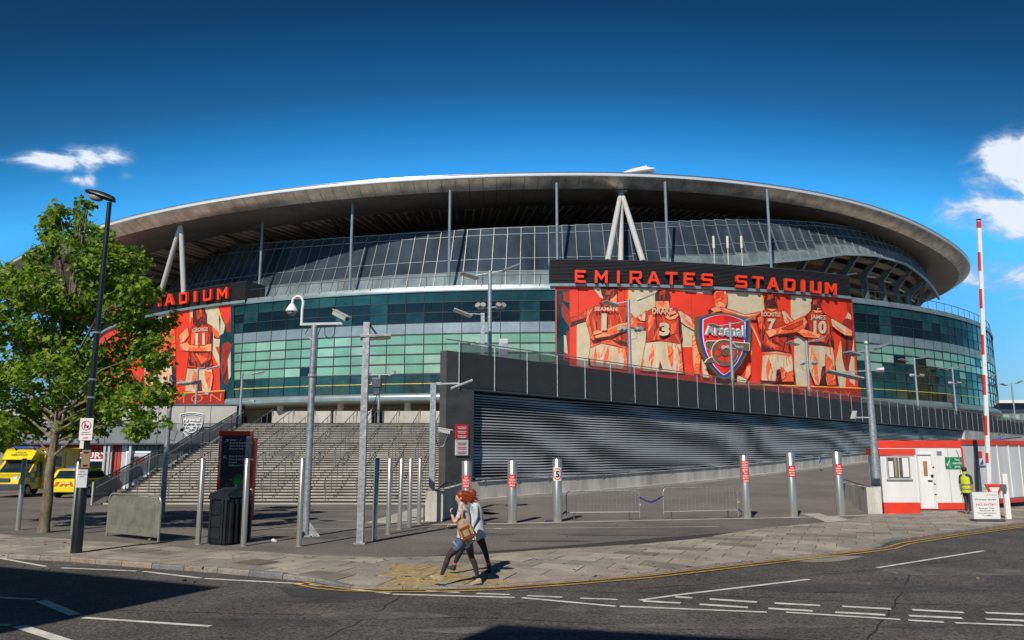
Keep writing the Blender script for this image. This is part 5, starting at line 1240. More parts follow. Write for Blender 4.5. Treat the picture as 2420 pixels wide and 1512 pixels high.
# lamp on the end pillar of the concrete wall
b = Vector((Kin0.x - .12, Kin0.y, 1.03)); tp = atY(1011, 905, b.y); h = tp.z - b.z
t = thing('floodlight_pole', 'square pole standing on the concrete end pillar with lamp reaching over the wall', 'lamp post', b); pole(t, h, .10, sq=True); mb = MB(); mb.bar((0, 0, h - .03), (.95, 0, h - .01), .06, .05); mb.build('arm', PALEST, t); lamp_head('lamp_head', (1.02, 0, h - .06), 5, R(22), t, (.84, .5)); mb = MB(); mb.box((.18, 0, h - .02), (.18, .1, .09)); mb.build('arm_clamp', PALEST, t)
camera_unit((.42, .1, h - 1.72), (.8, -.3, -.15), t, 'camera', .5); mb = MB(); mb.bar((0, 0, h - 1.75), (.4, .1, h - 1.75), .04, .04); mb.build('camera_arm', GALV, t); cable(t, [(.1, -.05, h - 1.85), (.2, -.05, h - 2.3), (.4, -.05, h - 2.25), (.55, .05, h - 1.8)])

# poles behind and beside the stairs
for (u, vt, vb, Yv, lb, hd) in ((394, 886, 1223, None, 'galvanised lamp pole standing before the mesh balustrade below the stairs', 1), (565, 880, 1022, 57.4, 'slim lamp pole at the head of the mesh balustrade', 1), (461, 868, 980, 62.0, 'slim lamp pole on the podium in front of the player numbered 11', 1)):
    b = gnd(u - 12, vb) if Yv is None else Vector((atY(u, vb, Yv).x, Yv, PZ if Yv > 60 else 33 * RISE)); tp = atY(u + 2, vt, b.y); h = tp.z - b.z
    t = thing('floodlight_pole', lb, 'lamp post', b); pole(t, h, .10 if Yv is None else .11, .085); mb = MB(); mb.bar((0, 0, h - .08), (.5, 0, h - .28 if Yv is None else h), .05, .05); mb.build('arm', GALV, t); lamp_head('lamp_head', (.62 if Yv is None else 1.1, .1, h - .3 if Yv is None else h - .02), 12, R(6 if Yv is None else 14), t, (.78, .6) if Yv is None else (.95, .6))
    if Yv: camera_unit((.9, -.2, h - 2.05), (.9, -.4, -.2), t, L=.4); mb = MB(); mb.bar((0, 0, h - 2.1), (.9, -.2, h - 2.1), .04, .04); mb.build('camera_arm', GALV, t)
    else: camera_unit((.5, -.1, h - 2.0), (.5, -.6, -.3), t, L=.4); cable(t, [(.4, -.1, h - 2.1), (.3, -.1, h - 2.5), (.05, 0, h - 2.4)])
b = Vector((atY(894, 990, 59.6).x, 59.6, PZ)); tp = atY(894, 886, 59.6); h = tp.z - PZ
t = thing('camera_pole', 'slim pole at the stair head with cameras on both ends of its arm', 'camera pole', b); pole(t, h, .085); mb = MB(); mb.bar((-.8, 0, h), (.8, 0, h + .05), .06, .06); mb.build('cross_arm', PALEST, t); camera_unit((.95, -.1, h + .1), (.8, -.5, .3), t, L=.6); camera_unit((-.85, -.1, h), (-.6, -.6, -.3), t, L=.5)
# big pole on the concrete block by the cabin
BLK = gnd(2046, 1208); pb = Vector((atY(2071, 1130, 32.3).x, 32.3, atY(2071, 1130, 32.3).z)); tp = atY(2043, 818, 32.3); h = tp.z - pb.z
t = thing('floodlight_pole', 'big pole on the concrete block by the cabin with a wide lamp tray', 'lamp post', pb); pole(t, h, .165, .10)
mb = MB(); mb.bar((-.6, 0, h - .28), (.62, 0, h - .08), .05, .05); mb.build('cross_arm', GALV, t); lamp_head('lamp_head', (.52, 0, h - .02), 15, R(20), t, (.6, .5)); lamp_head('lamp_head', (-.6, 0, h - .3), 15, R(-12), t, (.55, .5))
mb = MB(); mb.bar((-1.0, 0, h - 1.06), (.35, 0, h - .98), .06, .05); mb.build('tray_arm', GALV, t); lamp_head('wide_lamp_head', (-1.0, -.05, h - 1.18), -4, R(-14), t, (1.35, .7)); spot((.42, -.05, h - .98), (1, -.3, 0), t); mb = MB(); mb.ell((.0, 0, h + .14), (.09, .09, .09)); mb.tube([(0, 0, h), (0, 0, h + .1)], .03, 8); mb.build('sensor_ball', PALEST, t, smooth=True)
camera_unit((-.75, -.1, h - 2.85), (-.4, -.6, -.5), t, L=.45); mb = MB(); mb.bar((0, 0, h - 2.9), (-.7, -.1, h - 2.9), .05, .05); mb.build('camera_arm', PALEST, t); cable(t, [(-.7, -.1, h - 3.05), (-.6, -.1, h - 3.4), (-.3, -.08, h - 3.5), (-.05, 0, h - 3.1)])

# ------------------------------------------------------------------ bollards
def bollard(u, v, r, vt, label, group, rim=True):
    b = gnd(u, v); b.z = 0.0; h = atY(u, vt, b.y).z
    t = thing('bollard', label, 'bollard', b, 0, group); mb = MB(); mb.lathe((0, 0, 0), [(r, -.02), (r, h - .015), (r - .012, h), (.001, h)], 28); mb.build('post', CHROME, t, smooth=True); mb = MB(); mb.lathe((0, 0, 0), [(r + .02, -.02), (r + .02, .006), (r, .008)], 28); mb.build('collar', GALV, t); t.rotation_euler = (random.gauss(0, .006), random.gauss(0, .006), 0); return t, b, h
for u, v, lb in ((42, 1252, 'slim steel bollard in front of the yellow ambulance'), (172, 1262, 'slim steel bollard just behind the black lamp post'), (468, 1286, 'slim steel bollard between the perforated panel and the black bin'), (575, 1290, 'slim steel bollard overlapping the black bin'), (706, 1291, 'slim steel bollard next to the round camera pole'),
                 (884, 1277, 'nearest slim steel bollard of the row beside the square pole'), (917, 1262, 'second slim steel bollard of the row beside the square pole'), (944, 1251, 'middle slim steel bollard of the row of five by the square pole'), (967, 1245, 'fourth slim steel bollard of the row beside the square pole'), (990, 1239, 'slim steel bollard closest to the concrete end pillar')):
    bollard(u, v, .07, 1083, lb, 'slim steel bollards along the forecourt')
def disc_sign(t, h, r): pass
for u, v, vt, kind, lb in ((1102, 1238, 1089, 'np', 'thick steel bollard behind the red haired walker, with red notice'), (1210, 1236, 1088, 'np', 'thick steel bollard with red notice left of the speed limit one'), (1317, 1233, 1084, '5', 'thick steel bollard carrying the round 5 sign'), (1765, 1223, 1075, 'np2', 'thick steel bollard with two red notices at the end of the barriers'), (1875, 1221, 1070, 'np', 'thick steel bollard standing alone between ramp barriers and cabin'), (1988, 1217, 1067, 'np', 'thick steel bollard next to the concrete block')):
    t, b, h = bollard(u, v, .165, vt, lb, 'thick steel bollards across the ramp')
    k = b.y / F
    def plate(z, w, hh, mat, name):
        mb = MB(); n = 8; rr = .172
        for i in range(n + 1):
            a = R(-90) + (i / n - .5) * (w / rr)
            for zz in (z - hh / 2, z + hh / 2): mb.v.append((rr * math.cos(a), rr * math.sin(a), zz)); 
        for i in range(n): mb.f.append((2 * i, 2 * i + 2, 2 * i + 3, 2 * i + 1)); mb.m.append(0)
        return mb.build(name, mat, t, fixn=False)
    def ctext(mb, s_, z, hh, w, bold=.02, rr=.177):
        vs, fs, tw = text2d(s_, bold); sc = min(hh * 1.0, w / tw); o = []
        for x, y in vs:
            a = R(-90) + (x - tw / 2) * sc / rr; o.append((rr * math.cos(a), rr * math.sin(a), z + y * hh))
        mb.add(o, fs)
    if kind == '5':
        plate(h - .52, .31, .46, SIGNW, 'sign_plate')
        mb = MB(); rr = .1735; n = 32
        for i in range(n):
            for q in (.15, .122):
                a = 2 * math.pi * i / n; th = R(-90) + q * math.cos(a) / rr; mb.v.append((rr * math.cos(th), rr * math.sin(th), h - .52 + q * 1.35 * math.sin(a)))
        for i in range(n): j = (i + 1) % n; mb.f.append((2 * i, 2 * j, 2 * j + 1, 2 * i + 1)); mb.m.append(0)
        mb.build('red_ring', SIGNR, t, fixn=False); mb = MB(); ctext(mb, '5', h - .625, .21, .17, .03, .187); mb.build('numeral', SIGNK, t, fixn=False)
    else:
        zs = (h - .68,) if kind == 'np' else (h - .40, h - .80)
        if kind == 'np': zs = (h - .68,)
        for q, zc in enumerate(zs):
            plate(zc, .30, .42 if kind == 'np' else .38, SIGNR, 'notice'); mb = MB()
            lines = ('NO', 'PARKING', 'IN THIS', 'AREA') if (q == 1 or kind == 'np') else ('ALL VEHICLES', 'ACCESSING', 'THIS AREA', 'MUST REPORT')
            for i, L in enumerate(lines): ctext(mb, L, zc + .10 - .092 * i, .058, .235)
            mb.build('lettering', SIGNW, t, fixn=False)

# ------------------------------------------------------------------ crowd barriers
def barrier(ul, ur, v0l, v0r, vtl, vtr, label):
    a, b = gnd(ul, v0l), gnd(ur, v0r); a.z = b.z = rampz(a.x, a.y); X = (b - a); L = X.length; X.normalize(); Yb = Vector((-X.y, X.x, 0)); H = atY(ul, vtl, a.y).z - a.z
    t = thing('crowd_barrier', label, 'barrier', a, 0, 'crowd barriers across the ramp'); q = lambda x, z, y=0.0: X * x + Yb * y + Vector((0, 0, z)); r = .09
    mb = MB(); mb.tube([q(0, .18), q(0, H - r * 1.6), q(.04, H - .05), q(r * 1.6, H), q(L - r * 1.6, H), q(L - .04, H - .05), q(L, H - r * 1.6), q(L, .02)], .017, 8); mb.build('frame', GALV, t, smooth=True)
    mb = MB(); mb.tube([q(0, .26), q(L, .26)], .017, 8); mb.build('bottom_rail', PALEST, t); n = 19
    for i in range(1, n): x = L * i / n; mb = MB(); mb.tube([q(x, .26), q(x, H)], .0048, 5); mb.build('bar', GALV, t)
    for x in (L * .1, L * .86): mb = MB(); mb.bar(q(x, .0, -.25), q(x, .0, .25), .05, .03); mb.bar(q(x, 0), q(x, .26), .04, .04); mb.build('foot', DKSTEEL, t)
    for z in (H * .5,): mb = MB(); mb.box(q(L + .03, z), (.05, .03, .06)); mb.build('hook', PALEST, t)
    return a, b, X, L, H
B1 = barrier(1339, 1512, 1229, 1227, 1160, 1160, 'crowd barrier beside the bollard with the 5 sign'); B2 = barrier(1569, 1745, 1227, 1222, 1153, 1150, 'crowd barrier next to the bollard with two red notices')
ROPE = M('blue_rope', (.015, .03, .22), .7, var=.4, scale=30)
def rope(pts, label):
    mb = MB(); P = [Vector(p) for p in pts]; Q = []; n = 16
    for off in (0, .5):
        Q = []
        for i in range(n + 1):
            t = i / n * (len(P) - 1); k = min(int(t), len(P) - 2); p = P[k].lerp(P[k + 1], t - k); a = 2 * math.pi * (i / n * 5 + off); Q.append(p + Vector((0, .03 * math.cos(a), .03 * math.sin(a))))
        mb.tube(Q, .017, 5)
    o = mb.build('rope', ROPE, None); return tag(o, label, 'rope', 'blue ropes tying the barriers')
p, q = B1[1] + ZV * .78, B2[0] + ZV * .82; rope([p, p.lerp(q, .3) - ZV * .15, p.lerp(q, .5) - ZV * .2, p.lerp(q, .7) - ZV * .14, q], 'blue rope sagging between the two crowd barriers')
p = B1[0] + ZV * .30; q = gnd(1306, 1233); rope([p, p.lerp(q, .5) + ZV * .03, q + ZV * .03, q + Vector((-.25, -.1, .03))], 'blue rope tying a barrier to the bollard with the 5 sign')
p = B2[1] + ZV * .30; q = gnd(1780, 1222); rope([p, p.lerp(q, .5) - ZV * .05, q + ZV * .03 + Vector((0, -.15, 0))], 'blue rope tying a barrier to the bollard with two notices')

# ------------------------------------------------------------------ perforated panel on a tube frame
a, b = gnd(252, 1266), gnd(374, 1280); X = (b - a); L = X.length; X.normalize(); Yb = Vector((-X.y, X.x, 0)); H = 1.18
t = thing('perforated_panel', 'weathered steel panel with rows of small holes in a rounded tube frame', 'panel', a); q = lambda x, z, y=0.0: X * x + Yb * y + Vector((0, 0, z))
PP = M('worn_steel', (.30, .285, .255), .5, metal=.55, var=.3, scale=3.5, bump=.1, fine=.25)
pts = [q(0, 0)] + [q(.2 - .2 * math.cos(R(90) * i / 5), H - .2 + .2 * math.sin(R(90) * i / 5)) for i in range(6)] + [q(L - .2 + .2 * math.sin(R(90) * i / 5), H - .2 + .2 * math.cos(R(90) * i / 5)) for i in range(6)] + [q(L, -.06)]
mb = MB(); mb.tube(pts, .032, 10); mb.build('frame', CHROME, t, smooth=True)
# sheet with real holes
out2 = [(.04, .10), (L - .04, .10), (L - .04, H - .22), (L - .10, H - .10), (L - .22, H - .045), (.22, H - .045), (.10, H - .10), (.04, H - .22)]
mb = MB(); mb.prism([out2], lambda p: q(p[0], p[1], -.012), lambda p: q(p[0], p[1], .012)); mb.build('sheet', PP, t)
mb = MB()
for i in range(22):
    for j in range(10): mb.tube([q(.24 + (L - .48) * i / 21, .34 + .052 * j, -.0135), q(.24 + (L - .48) * i / 21, .34 + .052 * j, -.0125)], .0145, 6)
mb.build('holes', SIGNK, t)['kind'] = 'stuff'

# ------------------------------------------------------------------ litter bin
b = gnd(540, 1284); t = thing('litter_bin', 'large black ribbed litter bin with a domed lid', 'bin', b, R(-24)); w2, d2, hb = .30, .42, 1.16
mb = MB(); mb.add([(-w2, -d2, 0), (w2, -d2, 0), (w2, d2, 0), (-w2, d2, 0), (-w2 * .96, -d2 * .96, hb), (w2 * .96, -d2 * .96, hb), (w2 * .96, d2 * .96, hb), (-w2 * .96, d2 * .96, hb)], [(0, 3, 2, 1), (4, 5, 6, 7), (0, 1, 5, 4), (1, 2, 6, 5), (2, 3, 7, 6), (3, 0, 4, 7)]); mb.build('body', BINM, t, bevel=.06)
for s_ in (-1, 1):
    for i in range(5):
        mb = MB(); y = -d2 + .11 + i * .18; mb.box((s_ * (w2 + .012), y, hb * .5), (.06, .06, hb * .94)); mb.build('rib', BINM, t, bevel=.015)
for i in range(3): mb = MB(); mb.box((-.06, -d2 - .006, .28 + .30 * i), (.30, .03, .26)); mb.build('front_panel', BINM, t, bevel=.01)
for x in (-.25, .15, .25): mb = MB(); mb.box((x, -d2 - .01, hb * .5), (.07, .05, hb * .96)); mb.build('rib', BINM, t, bevel=.015)
mb = MB(); n = 9
for i in range(n + 1):
    f = i / n; y = -d2 - .02 + (2 * d2 + .04) * f; z = hb + .02 + .24 * math.sin(math.pi * (.12 + .62 * f)) ; z0 = hb - .0
    for x, zz in ((-w2 - .02, z0), (w2 + .02, z0), (w2 - .03, z), (-w2 + .03, z)): mb.v.append((x, y, zz))
for i in range(n):
    for k in range(4): mb.f.append((4 * i + k, 4 * i + (k + 1) % 4, 4 * i + 4 + (k + 1) % 4, 4 * i + 4 + k)); mb.m.append(0)
mb.f += [(0, 1, 2, 3), (4 * n + 3, 4 * n + 2, 4 * n + 1, 4 * n)]; mb.m += [0, 0]; mb.build('lid', BINM, t, bevel=.03, smooth=True)

# ------------------------------------------------------------------ wayfinding totem
tb = gnd(553, 1229); t = thing('wayfinding_totem', 'tall dark direction totem with red edges, behind the litter bin', 'sign', tb, R(6)); TW, TH, TD = 1.02, 3.02, .34
NAVY = M('totem_navy', (.018, .028, .05), .35, var=.4, scale=1.5); mb = MB(); mb.box((-.02, 0, TH / 2), (TW, TD, TH)); mb.build('body', NAVY, t)
mb = MB(); mb.box((-TW / 2 - .06, 0, TH / 2), (.10, TD + .02, TH + .02)); mb.build('red_edge', REDP, t); mb = MB(); mb.box((TW / 2 + .045, .05, TH / 2 - .08), (.12, TD + .10, TH - .16)); mb.build('red_edge', REDP, t); mb = MB(); mb.box((-.08, 0, TH + .03), (TW + .10, TD + .02, .16)); mb.build('red_cap', REDP, t)
mb = MB(); mb.box((.40, -TD / 2 - .006, TH - .50), (.20, .012, .84)); mb.build('grey_panel', M('totem_grey', (.36, .38, .40), .5), t)
mb = MB(); yy = -TD / 2 - .014
for i, L in enumerate(('Gates 1 - 7', 'South & East Entrance', 'Clock End Arsenal', 'Drayton Park')): put_text(mb, L, (-.26, yy, TH - .24 - .105 * i), (1, 0, 0), (0, 0, 1), .062, align='L')
for i, L in enumerate(('Gates 8, 12 & 13', 'West & North Entrance', 'Arsenal', 'Ashburton Triangle')): put_text(mb, L, (-.26, yy, TH - .82 - .105 * i), (1, 0, 0), (0, 0, 1), .062, align='L')
for (x, z, s_) in ((-.38, TH - .25, 1), (-.38, TH - .83, -1)):
    mb.bar((x - .05 * s_, yy, z - .05), (x + .05 * s_, yy, z + .05), .004, .02); mb.bar((x - .03 * s_, yy, z + .055), (x + .06 * s_, yy, z + .055), .004, .018); mb.bar((x + .055 * s_, yy, z - .035), (x + .055 * s_, yy, z + .06), .004, .018, (1, 0, 0))
mb.build('lettering', SIGNW, t, fixn=False); mb = MB(); put_text(mb, 'EMIRATES STADIUM', (-TW / 2 - .035, yy, TH - .1), (0, 0, -1), (1, 0, 0), .07, width=1.5, align='L'); 
mb = MB(); vs, fs, w = text2d('EMIRATES STADIUM', .02); sc = 1.5 / w; mb.add([(-TW / 2 - .03 - y * .06, yy, TH - 1.6 + x * sc) for x, y in vs], fs); mb.build('side_lettering', SIGNW, t, fixn=False)
for c, r_, mt, k in (((.12, 1.42), (.30, .42), M('map_dark', (.02, .025, .03), .5, var=.9, scale=9), 0), ((.12, 1.36), (.19, .25), M('map_pale', (.10, .13, .12), .5, var=.5, scale=12), 1), ((.12, 1.34), (.12, .17), M('map_green', (.02, .30, .05), .5), 2)):
    mb = MB(); mb.tube([(0, 0, 0), (0, 0, .004)], 1, 20); mb.v = [(c[0] + x * r_[0], yy + .008 - z - .003 * k, c[1] + y * r_[1]) for x, y, z in mb.v]; mb.build('map', mt, t)

# ------------------------------------------------------------------ street lamp and what is strapped to it
lb_ = gnd(180, 1306); tp = atY(262, 478, lb_.y); lx = (tp.x - lb_.x) / tp.z
t = thing('street_lamp', 'tall black street lamp standing at the kerb in front of the tree', 'street lamp', lb_); H = tp.z
mb = MB(); mb.tube([(0, 0, 0), (lx * 2.0 * .2, 0, 1.72), (lx * 2.0 * .2, 0, 1.78)], [.125, .122, .085], 16); mb.build('base_column', BLACKP, t, smooth=True)
def lpx(z): return lx * z * .62
mb = MB(); mb.tube([(lpx(1.7), 0, 1.7), (lpx(H), 0, H)], [.082, .055], 14); mb.build('shaft', BLACKP, t, smooth=True)
for z in (2.95, 3.62, 4.05, 5.2): mb = MB(); mb.tube([(lpx(z), 0, z - .025), (lpx(z), 0, z + .025)], .088, 14); mb.build('strap', CHROME, t)
# lantern
hx = lpx(H); mb = MB(); n = 14; prof = []
for i in range(9):
    f = i / 8; x = .10 - .72 * f; wv = .05 + .10 * math.sin(math.pi * min(1, f * .62 + .2)); hv = .045 + .075 * math.sin(math.pi * min(1, .25 + f * .7)); zc = H + .05 + .27 * f - .03 * f * f
    wv *= 1 if f < .95 else .5
    for k in range(n): a = 2 * math.pi * k / n; mb.v.append((hx + x, wv * math.cos(a), zc + hv * (1.0 if math.sin(a) > 0 else .55) * math.sin(a)))
for i in range(8):
    for k in range(n): mb.f.append((i * n + k, i * n + (k + 1) % n, (i + 1) * n + (k + 1) % n, (i + 1) * n + k)); mb.m.append(0)
mb.f += [tuple(range(n)), tuple(8 * n + k for k in range(n))]; mb.m += [0, 0]; o = mb.build('lantern', BLACKP, t, smooth=True)
mb = MB(); mb.ell((hx - .36, 0, H + .135), (.20, .10, .10), ax=(Vector((-.95, 0, .31)), Vector((0, 1, 0)), Vector((.31, 0, .95)))); mb.build('lamp_glass', M('lantern_glass', (.32, .30, .26), .12, var=.3, scale=8), o, smooth=True)
def flat_sign(name, label, cat, u0, u1, v0, v1, Yv, mat, lines, col=SIGNK, extra=None):
    a, b = atY(u0, v1, Yv), atY(u1, v0, Yv); w, h = b.x - a.x, b.z - a.z; r0 = thing(name, label, cat, ((a.x + b.x) / 2, Yv, (a.z + b.z) / 2)); mb = MB(); mb.box((0, 0, 0), (w, .012, h)); mb.build('plate', mat, r0); mb = MB()
    for (s_, zf, hf, wf) in lines: put_text(mb, s_, (0, -.009, h * (zf - .5)), (1, 0, 0), (0, 0, 1), h * hf, width=w * wf)
    if mb.v: mb.build('lettering', col, r0, fixn=False)
    return r0, w, h
yl_ = lb_.y - .105
r0, w, h = flat_sign('street_sign', 'white no alcohol sign with a red ring, strapped high on the lamp post', 'sign', 186, 222, 988, 1040, yl_, SIGNW, (('WARNING NOT', .32, .05, .62), ('ALCOHOL CONTROL ZONE', .24, .045, .74)))
mb = MB(); mb.tube([(.12 * math.cos(2 * math.pi * i / 24) * .9, -.010, h * .17 + .12 * .9 * math.sin(2 * math.pi * i / 24)) for i in range(25)], .009, 5); mb.bar((-.078, -.011, h * .17 + .078), (.078, -.011, h * .17 - .078), .006, .016); put_text(mb, '£500', (0, -.01, -h * .43), (1, 0, 0), (0, 0, 1), h * .075, width=w * .4); mb.build('red_ring', SIGNR, r0, fixn=False)
mb = MB(); mb.lathe((-.035, -.01, h * .17 - .06), [(.015, 0), (.015, .07), (.006, .09), (.006, .13)], 8); mb.box((.03, -.01, h * .17 - .03), (.045, .008, .06)); mb.build('bottle_symbol', SIGNK, r0)
flat_sign('small_notice', 'small white notice below the no alcohol sign on the lamp post', 'sign', 188, 199, 1041, 1060, yl_, SIGNW, ())
r0, w, h = flat_sign('board', 'brown board with two dark slots tied to the lamp post', 'board', 191, 215, 1063, 1106, yl_, M('brown_board', (.26, .185, .11), .8, var=.2, scale=9), ())
for z in (.36, -.36): mb = MB(); mb.box((0, -.008, z * h), (w * .55, .008, h * .10)); mb.build('slot', SIGNK, r0)
flat_sign('paper_notice', 'white paper notices in a plastic sleeve taped round the lamp post', 'notice', 180, 208, 1109, 1152, yl_ - .02, M('paper', (.55, .58, .62), .5), (('NOTICE', .84, .06, .5), ('TEMPORARY TRAFFIC', .70, .04, .8), ('ORDER', .60, .04, .4)))
# ------------------------------------------------------------------ plane tree by the kerb
BARK = M('bark', (.125, .10, .068), .9, var=.55, scale=5, bump=.7, bscale=9, col2=(.28, .235, .17), stretch=(1, 1, .5))
LEAFS = []
for i, (c, c2) in enumerate((((.12, .205, .016), (.21, .33, .03)), ((.045, .105, .012), (.085, .165, .02)), ((.18, .28, .022), (.30, .39, .045)))):
    m = M('leaf_%d' % i, c, .5, var=.3, scale=3, col2=c2, spec=.35); LEAFS.append(m)
    b = m.node_tree.nodes['Principled BSDF']
    for nm in ('Transmission Weight',): b.inputs[nm].default_value = 0.0
    tr = m.node_tree.nodes.new('ShaderNodeBsdfTranslucent'); tr.inputs[0].default_value = tuple(min(1, x * 1.9) for x in c2) + (1,); mx = m.node_tree.nodes.new('ShaderNodeMixShader'); mx.inputs[0].default_value = .36
    l = m.node_tree.links; l.new(b.outputs[0], mx.inputs[1]); l.new(tr.outputs[0], mx.inputs[2]); l.new(mx.outputs[0], m.node_tree.nodes['Material Output'].inputs[0])
LEAF2 = [(0, 0), (.22, .12), (.50, .05), (.40, .32), (.52, .56), (.26, .56), (.12, .82), (0, 1.0), (-.12, .82), (-.26, .56), (-.52, .56), (-.40, .32), (-.50, .05), (-.22, .12)]
LT = [(0, 1, 2, 3), (0, 3, 4, 5), (0, 5, 6, 7), (0, 7, 8, 9), (0, 9, 10, 11), (0, 11, 12, 13)]
def add_leaf(mb, p, n, s, mat):
    n = n.normalized(); X = n.orthogonal().normalized(); a = random.uniform(0, 6.28); Y = n.cross(X); X2 = X * math.cos(a) + Y * math.sin(a); Y2 = n.cross(X2); mb.cur = mat
    mb.add([p + X2 * (x * s) + Y2 * (y * s) + n * (abs(x) * .25 * s) for x, y in LEAF2], LT)
def tree(loc, label, clumps, trunk_h, r0, nleaf, leaf, limbs=None, group=None, name='plane_tree'):
    t = thing(name, label, 'tree', loc, 0, group); L = Vector(loc); tm = MB(); cm = MB()
    P = [Vector((0, 0, -.05)), Vector((.03, 0, trunk_h * .35)), Vector((.0, .02, trunk_h * .7)), Vector((.06, 0, trunk_h))]
    tm.tube([P[0], P[0] + Vector((0, 0, .25))] + P[1:], [r0 * 1.25, r0 * 1.05, r0 * .95, r0 * .85, r0 * .75], 12)
    top = max(c[0].z for c in clumps); ctr = Vector((.1, 0, trunk_h)); leader = [P[-1], P[-1] + Vector((.1, .1, (top - trunk_h) * .4)), P[-1] + Vector((.35, .0, (top - trunk_h) * .98))]
    tm.tube(leader, [r0 * .75, r0 * .42, r0 * .1], 8)
    for c, r in clumps:
        h = max(trunk_h * .8, min(c.z - .8, trunk_h + (c.z - trunk_h) * .45)); f = (h - trunk_h) / max(.1, top - trunk_h); st = P[-1] + Vector((.1 * f, 0, max(-.3, h - trunk_h))); d = c - st
        mid = st + d * .5 + Vector((random.uniform(-.2, .2), random.uniform(-.2, .2), .18 * d.length * random.uniform(.2, 1)))
        tm.tube([st, mid, c], [r0 * .28, r0 * .16, r0 * .05], 6)
        for _ in range(5):
            e_ = c + Vector((random.gauss(0, .55), random.gauss(0, .55), random.gauss(.1, .5))) * r; tm.tube([mid.lerp(c, random.uniform(.3, 1)), e_], [r0 * .07, r0 * .02], 4)
    tm.build('trunk', BARK, t, smooth=True)
    W_ = sum(r ** 2 for c, r in clumps)
    for c, r in clumps:
        n = int(nleaf * r ** 2 / W_); ntw = max(4, n // 9)
        for _ in range(ntw):
            while True:
                q = Vector((random.uniform(-1, 1), random.uniform(-1, 1), random.uniform(-1, 1)))
                if .12 < q.length < 1: break
            q = q * (q.length ** -.35); p = c + Vector((q.x * r, q.y * r * .9, q.z * r * .85)); m = random.choices((0, 1, 2), (6, 3, 3))[0]
            if noise.noise(p * .95) < -.17: continue
            for _ in range(9):
                pp = p + Vector((random.gauss(0, .16), random.gauss(0, .16), random.gauss(0, .13))) * (r * .55 + .3)
                nn = Vector((random.gauss(0, .7), random.gauss(0, .7), random.uniform(.15, 1.2))) + q * .5
                add_leaf(cm, pp, nn, leaf * random.uniform(.65, 1.25), m if random.random() < .75 else random.randrange(3))
    cm.build('crown', LEAFS, t, fixn=False); return t
tl = gnd(103, 1258); cl = []
for u, v, ru in ((128, 520, 36), (140, 500, 26), (200, 490, 30), (215, 520, 36), (128, 545, 42), (140, 590, 55), (196, 505, 30), (198, 560, 50), (245, 560, 32), (240, 630, 80), (90, 610, 40), (90, 680, 75), (20, 650, 50), (10, 720, 80), (300, 620, 58), (320, 690, 55), (175, 690, 85), (270, 730, 85), (120, 780, 95), (350, 690, 38),
                 (-60, 760, 90), (30, 830, 100), (210, 820, 95), (310, 800, 75), (385, 760, 42), (360, 830, 55), (-70, 900, 100), (110, 900, 95), (250, 900, 85), (330, 890, 62), (380, 930, 45), (20, 960, 90), (170, 970, 85), (290, 950, 70), (370, 985, 45), (230, 1000, 50), (330, 1010, 40), (100, 1000, 60), (10, 1020, 55), (-90, 985, 80), (-150, 830, 80), (165, 1005, 40), (-30, 1035, 40)):
    Yv = tl.y + random.gauss(0, 1.15); p = atY(u, v, Yv); cl.append((Vector((p.x - tl.x, p.y - tl.y, p.z)), ru / F * Yv * .80))
tree(tl, 'leafy green plane tree at the kerb beside the black street lamp', cl, 2.5, .155, 33000, .145)

# ------------------------------------------------------------------ shop fronts under the podium
SY = YW - .15
sh = thing('shop_front', 'shop front with red and green striped cladding under the podium wall', 'shop', (-30, SY, 0))
SRED = M('shop_red', (.42, .045, .035), .6, var=.2, scale=1.5); SGRN = M('shop_green', (.12, .20, .17), .6, var=.2, scale=1.5); SGRY = M('shop_grey', (.19, .20, .20), .6, var=.2)
x = -19.8; i = 0
u2x = lambda u: atY(u, 1100, SY).x
segs = [(u2x(372), u2x(300), SGRN), (u2x(300), u2x(285), PALEST), (u2x(285), u2x(266), SRED), (u2x(266), u2x(252), PALEST), (u2x(252), u2x(142), SRED), (u2x(142), u2x(120), SGRY), (u2x(120), u2x(60), SRED), (u2x(60), u2x(-200), SGRY)]
for xb_, xa_, mt in segs:
    n = max(1, int(round(abs(xb_ - xa_) / .32)))
    for k in range(n):
        a = xa_ + (xb_ - xa_) * k / n; b = xa_ + (xb_ - xa_) * (k + 1) / n; mb = MB(); mb.box(((a + b) / 2, SY, 1.56), (b - a - .05, .10, 3.10)); mb.build('cladding_panel', mt, sh, world=True)
mb = MB(); mb.box((-41, SY + .1, 1.55), (43, .06, 3.1)); mb.build('backing', SGRY, sh, world=True)
mb = MB(); mb.box((-41, SY - .25, 3.13), (43, .75, .10)); mb.build('canopy', DKSTEEL, sh, world=True)
def shop_win(ua, ub, zt_, name):
    a, b = u2x(ua), u2x(ub); mb = MB(); mb.box(((a + b) / 2, SY - .10, zt_ / 2), (b - a, .10, zt_)); o = mb.build(name, WHITE, sh, world=True)
    mb = MB(); mb.box(((a + b) / 2, SY - .158, zt_ / 2 - .06), (b - a - .24, .03, zt_ - .16)); mb.build('pane', DKGL, o, world=True)
    return a, b
shop_win(156, 190, 2.05, 'window'); shop_win(194, 250, 2.05, 'window')
a, b = shop_win(298, 356, 2.62, 'poster_case')
mb = MB(); mb.box(((a + b) / 2, SY - .18, 1.3), (b - a - .3, .02, 2.3)); mb.build('poster', M('poster', (.40, .42, .46), .5, var=.5, scale=1.5), sh, world=True)
cxp = (a + b) / 2
